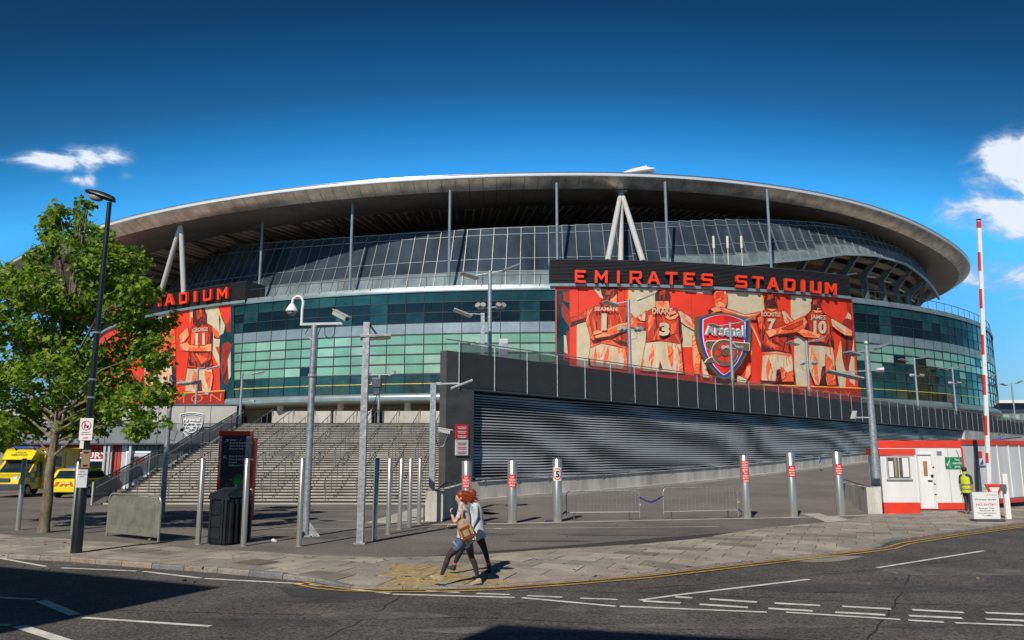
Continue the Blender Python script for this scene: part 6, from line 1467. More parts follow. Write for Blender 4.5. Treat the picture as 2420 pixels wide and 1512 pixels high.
for c, r, mt in (((cxp - .1, 1.85), (.26, .33), M('poster_skin', (.50, .27, .18), .6)), ((cxp - .1, 2.08), (.27, .18), M('poster_hair', (.05, .035, .03), .6)), ((cxp - .05, 1.0), (.55, .62), M('poster_navy', (.03, .04, .09), .6)), ((cxp + .3, 2.0), (.25, .25), M('poster_red', (.45, .05, .04), .6))):
    mb = MB(); mb.tube([(0, 0, 0), (0, 0, .003)], 1, 16); mb.v = [(c[0] + x_ * r[0], SY - .195 - z_ - .004 * (c[1] < 1.5) - .006 * (c[1] > 2.05), c[1] + y_ * r[1]) for x_, y_, z_ in mb.v]; mb.build('poster_figure', mt, sh, world=True)
mb = MB(); xa_, xz_ = u2x(129), u2x(254); put_text(mb, 'ARMOURY', ((xa_ + xz_) / 2, SY - .09, 2.13), (1, 0, 0), (0, 0, 1), .40, width=xz_ - xa_, bold=.02); mb.build('lettering', SIGNW, sh, world=True, fixn=False)
for u in (252, 262, 312, 152): mb = MB(); xx = u2x(u); mb.box((xx, SY - .4, 1.56), (.16, .16, 3.12)); mb.build('column', PALEST, sh, world=True)

# ------------------------------------------------------------------ yellow ambulance and response car
YEL = M('ambulance_yellow', (.80, .62, .01), .32, var=.06, coat=.5); GRN = M('ambulance_green', (.02, .20, .10), .35, coat=.4); TYR = M('tyre', (.018, .018, .018), .85); GLS = M('car_glass', (.015, .03, .045), .06, spec=.8, var=.5, scale=1); BUMP = M('bumper', (.045, .05, .055), .55); LAMPW = M('headlight', (.60, .64, .68), .12, var=.3, scale=12); ORNG = M('chevron_orange', (.70, .10, .02), .4); LRED = M('tail_lamp', (.35, .015, .015), .15, coat=.6)
def wheel(parent, p, r, w):
    mb = MB(); p = Vector(p); mb.tube([p - Vector((w / 2, 0, 0)), p + Vector((w / 2, 0, 0))], r, 20); o = mb.build('wheel', TYR, parent, bevel=.02); s_ = 1 if p.x > 0 else -1
    mb = MB(); mb.tube([p + Vector((s_ * (w / 2 - .01), 0, 0)), p + Vector((s_ * (w / 2 + .012), 0, 0))], r * .6, 14); mb.build('rim', GALV, o)
def vbody(parent, prof, hw, tuck, mat, name, bevel=.06):
    """side profile (y along, z up) extruded across, roof narrower than waist"""
    zmax = max(p[1] for p in prof); mb = MB(); f = lambda p, s_: Vector((s_ * (hw - tuck * max(0, (p[1] - 1.0) / (zmax - 1.0))), p[0], p[1]))
    mb.prism([prof], lambda p: f(p, -1), lambda p: f(p, 1)); return mb.build(name, mat, parent, bevel=bevel, smooth=True)
am = gnd(8, 1176); t = thing('ambulance', 'yellow and green ambulance parked facing the road behind the tree', 'ambulance', (am.x - .25, am.y + 1.2, 0), R(3))
# faces -y; cab then box
vbody(t, [(-1.25, .45), (-1.32, .62), (-1.28, .95), (-1.12, 1.10), (-.22, 1.28), (.62, 2.05), (.9, 2.12), (1.55, 2.14), (1.55, .45)], .98, .12, YEL, 'cab')
vbody(t, [(.98, .42), (.98, 2.2), (1.15, 2.62), (1.4, 2.72), (5.1, 2.72), (5.2, 2.6), (5.2, .42)], 1.06, .05, YEL, 'box_body', .07)
mb = MB(); mb.prism([(.05, 2.06), (.62, 2.62), (1.2, 2.66), (1.2, 2.06)], lambda p: (-.86, p[0], p[1]), lambda p: (.86, p[0], p[1])); mb.build('roof_pod', YEL, t, bevel=.06, smooth=True)
mb = MB(); P = [(-.82, -.17, 1.33), (.82, -.17, 1.33), (.74, .56, 2.02), (-.74, .56, 2.02)]; nr = Vector((0, -.69, .73)) * .016; mb.add([Vector(p) + nr for p in P] + [Vector(p) - nr for p in P], [(0, 1, 2, 3), (7, 6, 5, 4), (0, 4, 5, 1), (2, 6, 7, 3), (1, 5, 6, 2), (0, 3, 7, 4)]); mb.build('windscreen', GLS, t)
mb = MB(); mb.box((0, -1.30, .58), (1.94, .12, .34)); mb.build('bumper', BUMP, t, bevel=.03); mb = MB(); mb.box((0, -1.325, .96), (.98, .05, .20)); mb.build('grille', BUMP, t, bevel=.01)
for s_ in (-1, 1):
    mb = MB(); mb.ell((s_ * .72, -1.16, 1.0), (.20, .12, .15)); mb.build('headlight', LAMPW, t, smooth=True); mb = MB(); mb.box((s_ * 1.12, .02, 1.55), (.18, .12, .34)); mb.build('mirror', BUMP, t, bevel=.03)
    mb = MB(); mb.prism([(.12, 1.32), (.72, 1.9), (.98, 1.92), (.98, 1.32)], lambda p: (s_ * .955, p[0], p[1]), lambda p: (s_ * .972, p[0], p[1])); mb.build('side_window', GLS, t)
    mb = MB(); mb.box((s_ * 1.062, 2.65, 1.95), (.012, .75, .62)); mb.build('rear_window', GLS, t)
    for k in range(10):
        for j in range(2):
            if (k + j) % 2 == 0: mb = MB(); mb.box((s_ * (1.066 if k > 3 else .985), -.98 + .55 * k + (.35 if k > 3 else 0), .92 + .30 * j), (.010, .53, .29)); mb.build('green_check', GRN, t)
    mb = MB(); mb.box((s_ * 1.062, 3.1, .52), (.02, 4.0, .14)); mb.build('skirt', BUMP, t)
    for y in (1.55, 3.45): mb = MB(); mb.box((s_ * 1.064, y, 1.5), (.012, .03, 2.0)); mb.build('door_seam', BUMP, t)
    for y in (-.45, 3.9): wheel(t, (s_ * .92, y, .36), .36, .24)
mb = MB(); mb.box((.0, .98, 2.74), (1.4, .22, .12)); mb.build('light_bar', M('blue_beacon', (.03, .08, .45), .2), t, bevel=.03)
mb = MB(); X, Yv = (1, 0, 0), Vector((0, .70, .71)); put_text(mb, 'LONDON', (0, .36, 2.42), X, Yv, .11, width=.62); put_text(mb, 'AMBULANCE', (0, .23, 2.28), X, Yv, .11, width=.92); nr = Vector((0, -.71, .70)) * .03; mb.v = [tuple(Vector(v) + nr) for v in mb.v]; mb.build('lettering', SIGNK, t, fixn=False)
ca_ = gnd(150, 1177); t = thing('response_car', 'yellow and green ambulance estate car seen from behind beside the stairs', 'car', (ca_.x, ca_.y, 0), R(-4))
vbody(t, [(0.02, .30), (-.06, .55), (-.02, .88), (.10, 1.02), (.42, 1.50), (.75, 1.58), (2.0, 1.56), (2.75, 1.02), (3.9, .86), (4.15, .62), (4.12, .30)], .87, .13, YEL, 'body', .05)
mb = MB(); P = [(-.66, .10, 1.04), (.66, .10, 1.04), (.60, .385, 1.46), (-.60, .385, 1.46)]; nr = Vector((0, -.83, .55)) * .018; mb.add([Vector(p) + nr for p in P] + [Vector(p) - nr for p in P], [(0, 1, 2, 3), (7, 6, 5, 4), (0, 4, 5, 1), (2, 6, 7, 3), (1, 5, 6, 2), (0, 3, 7, 4)]); mb.build('rear_window', GLS, t)
mb = MB(); mb.box((0, -.07, .46), (1.66, .10, .28)); mb.build('rear_bumper', YEL, t, bevel=.04)
for s_ in (-1, 1):
    mb = MB(); mb.box((s_ * .72, .035, .93), (.20, .12, .30)); mb.build('tail_lamp', LRED, t, bevel=.04); wheel(t, (s_ * .80, .75, .31), .31, .2); wheel(t, (s_ * .80, 3.35, .31), .31, .2)
    mb = MB(); mb.prism([(.62, 1.05), (.75, 1.43), (1.95, 1.44), (2.5, 1.05)], lambda p: (s_ * .845, p[0], p[1]), lambda p: (s_ * (.872 - .0), p[0], p[1])); mb.build('side_window', GLS, t)
    for k in range(6): mb = MB(); mb.box((s_ * .878, .5 + .56 * k, .70 + (.13 if k % 2 else -.06)), (.012, .54, .2)); mb.build('green_check', GRN, t)
for k in range(4):
    mb = MB(); x = -.5 + .33 * k; s_ = 1 if x < 0 else -1
    mb.prism([(x - .09, .62), (x + .05, .62), (x + .16 * s_ + .05, .88), (x + .16 * s_ - .09, .88)], lambda p: (p[0], -.075, p[1]), lambda p: (p[0], -.03, p[1])); mb.build('chevron', ORNG, t)
mb = MB(); mb.box((.12, -.09, .80), (.46, .02, .10)); mb.build('number_plate', M('plate_yellow', (.75, .65, .2), .5), t)
mb = MB(); mb.box((0, .95, 1.62), (1.0, .22, .09)); mb.build('light_bar', M('blue_beacon', (.03, .08, .45), .2), t, bevel=.02)

# ------------------------------------------------------------------ concrete block, cabin, hoarding
cb2 = thing('concrete_block', 'low concrete wall end with a steel rail, carrying the big pole beside the cabin', 'wall', (13.5, 32.6, 0))
p0, p1, p2 = gnd(2000, 1192), gnd(2052, 1214), gnd(2090, 1213)
zt0 = 1.02
def qprism(name, pts, z0, z1, mat, parent, bevel=0): mb = MB(); mb.prism([(p[0], p[1]) for p in pts], lambda p: (p[0], p[1], z1), lambda p: (p[0], p[1], z0)); return mb.build(name, mat, parent, world=True, bevel=bevel)
y1 = p1.y
qprism('side_wall', [(p0.x, p0.y + 1.0), (p1.x - .0, y1 + .01), (p1.x + .28, y1 + .04), (p0.x + .28, p0.y + 1.1)], -.05, zt0, CONC, cb2)
qprism('end_pier', [(p1.x + .29, y1 + .05), (14.62, y1 + .05), (14.62, y1 + .75), (p1.x + .29, y1 + .75)], -.05, zt0 + .02, CONC, cb2, .01)
mb = MB(); mb.tube([(p0.x + .1, p0.y + .6, zt0), (p0.x + .05, p0.y + .4, zt0 + .16), (p1.x + .05, y1 + .3, zt0 + .05), (p1.x + .3, y1 + .3, zt0 + .04)], .022, 6); mb.build('rail', DKSTEEL, cb2, world=True)
cbn = thing('site_cabin', 'white site cabin with red trim, corner kiosk window and fire assembly sign', 'cabin', (16.5, 34, 0))
def bx(name, x0, x1, y0, y1_, z0, z1, mat, parent=cbn, bevel=0.0): mb = MB(); mb.box(((x0 + x1) / 2, (y0 + y1_) / 2, (z0 + z1) / 2), (x1 - x0, y1_ - y0, z1 - z0)); return mb.build(name, mat, parent, world=True, bevel=bevel)
KY, MY = 32.4, 34.5
kx0, kx1 = atY(2090, 1213, KY).x, atY(2172, 1213, KY).x
qprism('kiosk_base', [(kx0 - .012, KY - .03), (kx1 + .02, KY - .03), (kx1 + .02, MY - .02), (kx0 + .42, MY - .02)], -.03, .42, REDP, cbn); qprism('kiosk_wall', [(kx0, KY), (kx1, KY), (kx1, MY - .01), (kx0 + .43, MY - .01)], .425, 2.27, OFFW, cbn); qprism('kiosk_roof_band', [(kx0 - .05, KY - .05), (kx1 + .03, KY - .05), (kx1 + .03, MY - .015), (kx0 + .36, MY - .015)], 2.28, 2.53, REDP, cbn)
wx0, wx1, wz0, wz1 = atY(2097, 1134, KY).x, atY(2153, 1134, KY).x, 1.35, 2.23
wn_ = bx('window', wx0, wx1, KY - .035, KY + .03, wz0, wz1, PALEST)
mb = MB(); mb.box(((wx0 + wx1) / 2, KY - .04, (wz0 + wz1) / 2), (wx1 - wx0 - .10, .02, wz1 - wz0 - .10)); mb.build('pane', M('kiosk_glass', (.10, .10, .095), .06, var=.6, scale=1.5, spec=.7), wn_, world=True)
mb = MB(); mb.box(((wx0 + wx1) / 2, KY - .055, (wz0 + wz1) / 2), (.045, .02, wz1 - wz0 - .10)); mb.build('sash', PALEST, wn_, world=True)
for xa, xc, mt in ((.07, .27, SIGNW), (.32, .42, M('cardboard', (.32, .22, .12), .8)), (.66, .92, SIGNW)):
    mb = MB(); w_ = wx1 - wx0; mb.box((wx0 + w_ * (xa + xc) / 2, KY - .052, wz0 + .38 if mt is SIGNW and xa < .3 else wz0 + .45), (w_ * (xc - xa), .004, .62 if xa < .3 else .74)); mb.build('paper', mt, wn_, world=True)
mb = MB(); mb.bar((kx0 + .06, KY + .35, 1.75), (kx0 + .215, KY + 1.15, 1.75), .03, .9); mb.build('side_window', GLS, cbn, world=True)
mx0, mx1 = kx0 + .62, atY(2284, 1206, MY).x
qprism('main_wall', [(mx0, MY), (mx1, MY), (mx1 + 2.2, MY + 5), (mx0 + 2.4, MY + 5)], .30, 2.60, OFFW, cbn); qprism('main_roof_band', [(mx0 - .03, MY - .03), (mx1 + .03, MY - .03), (mx1 + 2.2, MY + 5), (mx0 + 2.37, MY + 5)], 2.61, 2.90, REDP, cbn); bx('skirting', kx1 + .95, mx1 + .02, MY - .025, MY + 2, .02, .295, REDP)
dx0, dx1 = atY(2172, 1140, MY).x + .03, atY(2203, 1140, MY).x
dr = bx('door', dx0, dx1, MY - .05, MY - .005, .06, 2.20, WHITE); mb = MB(); mb.box((dx0 + .26, MY - .056, 1.72), (.17, .012, .62)); mb.build('door_window', M('door_glass', (.30, .20, .10), .3, var=.3), dr, world=True)
mb = MB(); mb.box((dx1 - .12, MY - .08, 1.22), (.18, .05, .04)); mb.build('handle', SIGNK, dr, world=True); mb = MB(); mb.box((dx1 - .02, MY - .07, 1.42), (.10, .05, .10)); mb.build('lock', SIGNK, dr, world=True)
for (x0, x1, z0, z1) in ((dx0 - .06, dx0 - .005, .05, 2.26), (dx1 + .005, dx1 + .12, .05, 2.30), (dx0 - .06, dx1 + .12, 2.305, 2.345)): bx('door_frame', x0, x1, MY - .07, MY - .004, z0, z1, OFFW)
for z in (.62, 1.05, 1.75): bx('hinge', dx1 + .03, dx1 + .10, MY - .085, MY - .072, z, z + .05, SIGNK)
bx('corner_trim', mx1 + .002, mx1 + .07, MY - .04, MY + .1, .02, 2.60, SIGNR)
r0, w, h = flat_sign('fire_sign', 'green fire assembly point sign with white tick on the cabin wall', 'sign', 2235, 2276, 1080, 1108, MY - .02, SIGNG, (('Fire', .70, .17, .22), ('assembly', .42, .17, .50), ('point', .13, .17, .28)), SIGNW)
for o in r0.children:
    if o.name.startswith('lettering'): o.location.x = w * .14
mb = MB(); mb.bar((-w * .26, -.009, -h * .45), (-w * .26, -.009, h * .45), .006, .012, (1, 0, 0)); mb.bar((-w * .45, -.011, -.02), (-w * .39, -.011, -.12), .02, .03, (0, 1, 0)); mb.bar((-w * .395, -.012, -.12), (-w * .29, -.012, .09), .02, .03, (0, 1, 0)); mb.build('tick', SIGNW, r0)
for x in (dx1 + .75, dx1 + 1.42): bx('panel_joint', x, x + .02, MY - .012, MY - .003, .31, 2.6, M('joint_grey', (.42, .42, .42), .6))
vt_ = bx('vent', dx1 + .28, dx1 + .50, MY - .04, MY - .004, 2.30, 2.46, PALEST)
for k in range(4): bx('vent_slat', dx1 + .30, dx1 + .48, MY - .055, MY - .042, 2.325 + .034 * k, 2.34 + .034 * k, GALV, vt_)
mb = MB(); mb.tube([(mx1 - .12, MY - .03, .32), (mx1 - .12, MY - .03, 2.2), (mx1 - .2, MY - .03, 2.5)], .014, 6); mb.build('conduit', GALV, cbn, world=True)
bx('sill', wx0 - .04, wx1 + .04, KY - .075, KY - .002, wz0 - .05, wz0 - .005, PALEST)
# hoarding to the right of the cabin
hd = thing('hoarding', 'white boarded hoarding with a red top edge running from the cabin', 'hoarding', (mx1, MY, 0))
hu = [2286, 2318, 2340, 2370, 2404, 2440, 2480, 2530, 2590, 2660]; HB = Vector((mx1 + .08, MY + .15)); HD = Vector((4.0, 2.6)).normalized()
HWALL = M('hoarding_board', (.60, .60, .61), .6, var=.22, scale=.6, stretch=(1, 1, .2))
for i in range(9):
    a, b = HB + HD * (i * 1.0), HB + HD * (i * 1.0 + 1.0); n_ = Vector((HD.y, -HD.x))
    zb_ = .36 + .05 * i * .3; mb = MB(); A_, B_ = a + HD * .012, b - HD * .012
    mb.prism([(A_.x, A_.y), (B_.x, B_.y), (B_.x + n_.x * .05 - n_.x * .1, B_.y - n_.y * .05), (A_.x - n_.x * .05, A_.y - n_.y * .05)], lambda p: (p[0], p[1], 2.74), lambda p: (p[0], p[1], zb_)); mb.build('hoarding_panel', HWALL, hd, world=True)
    mb = MB(); mb.bar((b.x + n_.x * .02, b.y + n_.y * .02, zb_), (b.x + n_.x * .02, b.y + n_.y * .02, 2.74), .05, .03); mb.build('batten', WHITE, hd, world=True)
for z0, z1, mt in ((2.745, 2.95, REDP), (.18, .345, SIGNR)):
    mb = MB(); c = HB + HD * 4.5; mb.box((c.x, c.y, (z0 + z1) / 2), (9.0, .10, z1 - z0), (Vector((HD.x, HD.y, 0)), Vector((-HD.y, HD.x, 0)), ZV)); mb.build('red_edge', mt, hd, world=True)
c = HB + HD * 1.0 + Vector((HD.y, -HD.x)) * .12; mb = MB(); mb.tube([(c.x, c.y, -.1), (c.x, c.y, 2.9)], .09, 12); mb.build('post', DKSTEEL, hd, world=True)
mb = MB(); c2_ = HB + HD * 1.55 + Vector((HD.y, -HD.x)) * .06; ax = (Vector((HD.x, HD.y, 0)), Vector((HD.y, -HD.x, 0)), ZV); mb.box((c2_.x, c2_.y, 2.05), (.9, .02, .42), ax); mb.build('contractor_sign', SIGNW, hd, world=True)
mb = MB(); mb.box((c2_.x - HD.x * .25, c2_.y - HD.y * .25, 2.30), (.55, .03, .30), ax); mb.build('sign_red_panel', SIGNR, hd, world=True)
mb = MB(); q_ = Vector((c2_.x, c2_.y, 2.0)) + ax[1] * .016; mb.add([q_ + ax[0] * x + ZV * z for x, z in ((-.25, -.12), (.05, -.12), (.05, .12))], [(0, 1, 2)]); mb.build('sign_blue_wedge', SIGNB, hd, world=True, fixn=False)
# raised boom of the barrier gate
bb, bt = Vector((atY(2338, 1165, 31.0).x, 31.0, atY(2338, 1165, 31.0).z)), atY(2313, 521, 31.0)
bg_ = thing('barrier_gate', 'red and white barrier boom raised upright beside the cabin', 'barrier', (bb.x, 31.0, 0))
ax_ = (bt - bb); Lb = ax_.length; ax_.normalize(); bxX = Vector((1, 0, 0)) - ax_ * ax_.x; bxX.normalize(); bxY = ax_.cross(bxX)
mb = MB(); mb.box((bb + bt) / 2 + ax_ * .2, (.15, .07, Lb - .4), (bxX, bxY, ax_)); mb.build('boom', SIGNW, bg_, world=True)
mb = MB(); mb.box(bt + ax_ * .03, (.16, .08, .07), (bxX, bxY, ax_)); mb.build('end_cap', SIGNK, bg_, world=True)
for va, vb_, full in ((523, 540, 1), (600, 646, 0), (690, 737, 0), (800, 848, 0), (895, 942, 0), (990, 1035, 0), (1075, 1098, 0)):
    f0, f1 = (1165 - va) / (1165 - 521.), (1165 - vb_) / (1165 - 521.); c = bb + ax_ * (Lb * (f0 + f1) / 2); mb = MB()
    mb.box(c - bxX * (0 if full else .038), (.16 if full else .082, .076, Lb * (f0 - f1)), (bxX, bxY, ax_)); mb.build('red_stripe', SIGNR, bg_, world=True)
mb = MB(); mb.box((bb.x + .05, 31.1, .55), (.34, .30, 1.1)); mb.build('gate_post', WHITE, bg_, world=True, bevel=.02); mb = MB(); mb.tube([(bb.x, 31.0, 1.0), (bb.x + .02, 31.0, bb.z + .3)], .06, 10); mb.build('pivot', PALEST, bg_, world=True)
# triangular red sign and its post
tr = thing('triangle_sign', 'upside down red triangle sign on a white post behind the notice board', 'sign', (17.3, 29.6, 0)); YT_ = 29.6
mb = MB(); tri = [atY(2327, 1144, YT_), atY(2371, 1144, YT_), atY(2350, 1190, YT_)]; ce = sum(tri, Vector()) / 3; inn_ = [ce + (p - ce) * .62 for p in tri]
mb.prism([[(p.x, p.z) for p in tri], [(p.x, p.z) for p in inn_][::-1]], lambda p: (p[0], YT_ - .03, p[1]), lambda p: (p[0], YT_ + .03, p[1])); mb.build('red_frame', SIGNR, tr, world=True)
mb = MB(); mb.prism([[(p.x, p.z) for p in inn_]], lambda p: (p[0], YT_ - .005, p[1]), lambda p: (p[0], YT_ + .005, p[1])); mb.build('white_face', SIGNW, tr, world=True)
a, b = atY(2362, 1238, YT_), atY(2376, 1144, YT_); mb = MB(); mb.box((b.x + .03, YT_ + .08, .8), (.18, .10, 1.6)); mb.build('post', WHITE, tr, world=True); mb = MB(); mb.box((b.x - .12, YT_ - .06, tri[0].z - .12), (.2, .08, .24)); mb.build('lamp_box', M('grey_box', (.12, .13, .14), .4), tr, world=True, bevel=.02)
# notice board at the kerb
r0, w, h = flat_sign('notice_board', 'white private road no entry board standing at the kerb before the worker', 'sign', 2303, 2358, 1163, 1226, 28.4, SIGNW, (('Private Road', .70, .055, .80), ('Except For', .375, .05, .58), ('Stadium &', .285, .05, .56), ('Construction', .195, .05, .70), ('Traffic', .105, .05, .42)))
mb = MB(); put_text(mb, 'NO ENTRY', (0, -.009, h * .0), (1, 0, 0), (0, 0, 1), h * .075, width=w * .78, bold=.02); put_text(mb, 'X', (w * .08, -.009, h * .38), (1, 0, 0), (0, 0, 1), h * .06); mb.build('red_lettering', SIGNR, r0, fixn=False)
mb = MB(); mb.box((w * .28, -.009, h * .395), (w * .3, .003, h * .02)); mb.build('grey_mark', M('mark_grey', (.25, .25, .27), .5), r0)
mb = MB(); mb.box((0, .06, 0), (w * 1.02, .10, h * 1.02)); mb.build('back_board', PALEST, r0); mb = MB(); mb.box((.04, .05, -h / 2 - .06), (w * 1.12, .42, .11)); mb.build('base', M('base_rubber', (.06, .06, .075), .7), r0, bevel=.03)

# ------------------------------------------------------------------ pale building far behind and its neighbours
fb = thing('far_building', 'low grey building with a pale roof edge and small windows beyond the ramp', 'building', (86, 135, 0))
a, b = atY(2346, 947, 132), atY(2640, 915, 132); z0 = 2; zr_ = a.z
mb = MB(); mb.box(((a.x + b.x) / 2, 137, (zr_ - .7 + z0) / 2), (b.x - a.x, 10, zr_ - .7 - z0)); mb.build('wall', M('far_wall', (.17, .18, .19), .7), fb, world=True)
mb = MB(); mb.box(((a.x + b.x) / 2, 136.5, zr_ - .2), (b.x - a.x + 1, 11.5, .45)); mb.build('roof', SIGNW, fb, world=True); mb = MB(); mb.box(((a.x + b.x) / 2, 131.95, zr_ - 1.2), (b.x - a.x - .2, .2, 1.5)); mb.build('fascia', M('far_fascia', (.03, .06, .08), .4), fb, world=True)
for k in range(12):
    x = a.x + 1.8 + k * 1.7; mb = MB(); mb.box((x, 131.9, zr_ - 2.75), (.95, .3, .85)); o = mb.build('window', PALEST, fb, world=True); mb = MB(); mb.box((x, 131.73, zr_ - 2.75), (.8, .05, .7)); mb.build('pane', GREENG2, o, world=True)

# ------------------------------------------------------------------ the street behind the camera: it throws the shadows on the road and stands in the glass
BRK = M('terrace_brick', (.26, .16, .11), .85, var=.3, scale=.6, fine=.2, bscale=12); SLATE = M('slate_roof', (.10, .10, .115), .7, var=.3); CRMW = M('stucco', (.62, .57, .48), .8, var=.12, scale=.5)
cot = 1 / math.tan(EL); so_ = Vector((math.sin(AZ), math.cos(AZ))) * cot
def house(name, label, pts, h, mat, chim=()):
    t = thing(name, label, 'house', (pts[0][0], pts[0][1], ZR), 0, 'houses behind the viewpoint'); mb = MB(); mb.prism([tuple(p) for p in pts], lambda p: (p[0], p[1], h), lambda p: (p[0], p[1], ZR)); mb.build('wall', mat, t, world=True)
    c = sum((Vector(p) for p in pts), Vector((0, 0))) / len(pts); mb = MB(); q = [tuple(c + (Vector(p) - c) * .985) for p in pts]; mb.prism([q], lambda p: (p[0], p[1], h + .04), lambda p: (p[0], p[1], h - .2)); mb.build('roof', SLATE, t, world=True)
    for i, p in enumerate(pts):
        a, b = Vector(p), Vector(pts[(i + 1) % len(pts)]); L = (b - a).length; n = int(L / 3.2); d = (b - a).normalized()
        for k in range(n):
            for z in (1.7, 4.8, 7.9, 11.0):
                if z + 1.2 > h: continue
                p_ = a + d * (L * (k + .5) / n); nn = Vector((d.y, -d.x)); mb = MB(); mb.box((p_.x, p_.y, z), (1.15, .16, 1.75), (Vector((d.x, d.y, 0)), Vector((nn.x, nn.y, 0)), ZV)); mb.build('window', WHITE if k % 2 else DKGL, t, world=True)
    return t
hA = 13.0
def sh_pt(u, v, h): g_ = gnd(u, v, ZR).xy; return g_ - so_ * (h - ZR)
T1, U1, L1 = sh_pt(528, 1387, hA), sh_pt(0, 1338, hA), sh_pt(160, 1420, hA)
dU, dL = (U1 - T1).normalized(), (L1 - T1).normalized()
house('corner_house', 'brick corner house on the near side of the road, out of view', [T1, T1 + dU * 26, T1 + dU * 26 + dL * 12, T1 + dL * 9], hA, BRK)
P1, P2, P3 = sh_pt(1177, 1475, hA), sh_pt(1570, 1497, hA), sh_pt(1080, 1512, hA)
d1, d3 = (P2 - P1).normalized(), (P3 - P1).normalized()
house('terraced_house', 'pale terraced house on the near side of the road, out of view', [P1, P1 + d1 * 24, P1 + d1 * 24 + d3 * 9, P1 + d3 * 9], hA, CRMW)
house('terraced_house', 'brick terraced house further along the near side, out of view', [(26, -13), (44, -8), (48, -20), (30, -25)], 12, BRK)
q1, q2 = sh_pt(0, 1468, 11), sh_pt(480, 1512, 11)

for k, (x, y, h, mt, lb_) in enumerate(((112, 78, 15, CRMW, 'pale block of flats out of view beyond the cabin'), (128, 92, 22, BRK, 'tall brick block of flats out of view beyond the cabin'), (150, 106, 17, CRMW, 'wide pale block of flats out of view beyond the far building'))):
    house('block_of_flats', lb_, [(x, y), (x + 14, y + 3), (x + 10, y + 15), (x - 4, y + 12)], h, mt)
# ------------------------------------------------------------------ people
SKIN = M('skin', (.56, .30, .22), .55, var=.08, scale=6); HAIRR = M('red_hair', (.20, .026, .008), .5, var=.5, scale=14, col2=(.36, .06, .018), stretch=(1, 1, 4)); HAIRD = M('dark_hair', (.03, .02, .016), .6, var=.4, scale=20)
TIGHT = M('dark_tights', (.040, .024, .022), .6, var=.4, scale=9); LEGG = M('black_leggings', (.012, .012, .022), .7, var=.3); FLOR = M('floral_top', (.50, .42, .43), .8, var=.5, scale=26, col2=(.72, .62, .62), detail=3); SHIRTW = M('pale_shirt', (.40, .50, .57), .8, var=.25, scale=7, col2=(.62, .70, .74))
SHOEF = M('floral_shoe', (.36, .28, .19), .8, var=.5, scale=40); BOOT = M('dark_boot', (.025, .022, .025), .6, var=.4, scale=20); SOCK = M('pink_sock', (.62, .06, .16), .8); HIVIS = M('hi_vis', (.50, .62, .015), .6, var=.12, scale=6); REFL = M('reflective_band', (.20, .22, .20), .4); TRS = M('dark_trousers', (.030, .033, .042), .8, var=.3, scale=12); BLUE = M('blue_shirt', (.02, .14, .62), .7, var=.1); GREYT = M('grey_trousers', (.30, .31, .34), .8, var=.2); NVY = M('navy_sleeve', (.025, .035, .055), .8); EYE = M('eye', (.02, .015, .012), .3); LIP = M('lips', (.42, .12, .10), .5)
def figure(name, label, loc, J, bones, mats, rz=0.0, group=None, scale=1.0, root='pelvis', extra=None, eyes=None, fingers=()):
    """one skinned body: J joint -> (position, radius); bones (a, b, material index)"""
    t = thing(name, label, 'person', loc, rz, group); t.scale = (scale,) * 3
    names = list(J); me = bpy.data.meshes.new('body'); me.from_pydata([J[n][0] for n in names], [(names.index(a), names.index(b)) for a, b, m in bones], []); o = bpy.data.objects.new('body', me); COL.objects.link(o)
    md = o.modifiers.new('Skin', 'SKIN'); md.use_smooth_shade = True
    for i, n in enumerate(names):
        r = J[n][1]; sv = me.skin_vertices[0].data[i]; sv.radius = r if isinstance(r, tuple) else (r, r); sv.use_root = (n == root)
    ss = o.modifiers.new('Sub', 'SUBSURF'); ss.levels = 2; ss.render_levels = 2
    dg = bpy.context.evaluated_depsgraph_get(); dg.update(); nm = bpy.data.meshes.new_from_object(o.evaluated_get(dg)); bpy.data.objects.remove(o); bpy.data.meshes.remove(me)
    mb = MB(); vs = [v.co.copy() for v in nm.vertices]; B = [(Vector(J[a][0]), Vector(J[b][0]), m, max(J[a][1]) if isinstance(J[a][1], tuple) else J[a][1], max(J[b][1]) if isinstance(J[b][1], tuple) else J[b][1]) for a, b, m in bones]
    mb.v = [tuple(v) for v in vs]
    for p in nm.polygons:
        c = sum((vs[i] for i in p.vertices), Vector()) / len(p.vertices); best = None
        for a, b, m, ra, rb in B:
            ab = b - a; q = max(0, min(1, (c - a).dot(ab) / max(1e-9, ab.length_squared))); d = (c - a - ab * q).length / max(.01, ra + (rb - ra) * q)
            if best is None or d < best[0]: best = (d, m)
        mb.f.append(tuple(p.vertices)); mb.m.append(best[1])
    bpy.data.meshes.remove(nm)
    for (w, d, up, n_) in fingers:      # hand: four bent fingers and a thumb, rooted in the palm
        w, d, up = Vector(w), Vector(d).normalized(), Vector(up).normalized(); sd_ = d.cross(up); mb.cur = n_
        for k, L in enumerate((.070, .080, .075, .058)):
            b0 = w + sd_ * (.016 * (k - 1.5)) + d * .02; mb.tube([b0, b0 + d * L * .55, b0 + d * L * .9 - up * L * .25, b0 + d * L * 1.0 - up * L * .6], [.0095, .009, .008, .006], 6)
        b0 = w - d * .02 - sd_ * .025; mb.tube([b0, b0 + d * .03 - sd_ * .022, b0 + d * .06 - sd_ * .02 - up * .012], [.011, .010, .007], 6)
    if eyes:
        for c, r, m in eyes: mb.cur = m; mb.ell(c, r, 8, 6)
    mb.build('body', mats, t, smooth=True, fixn=False); return t
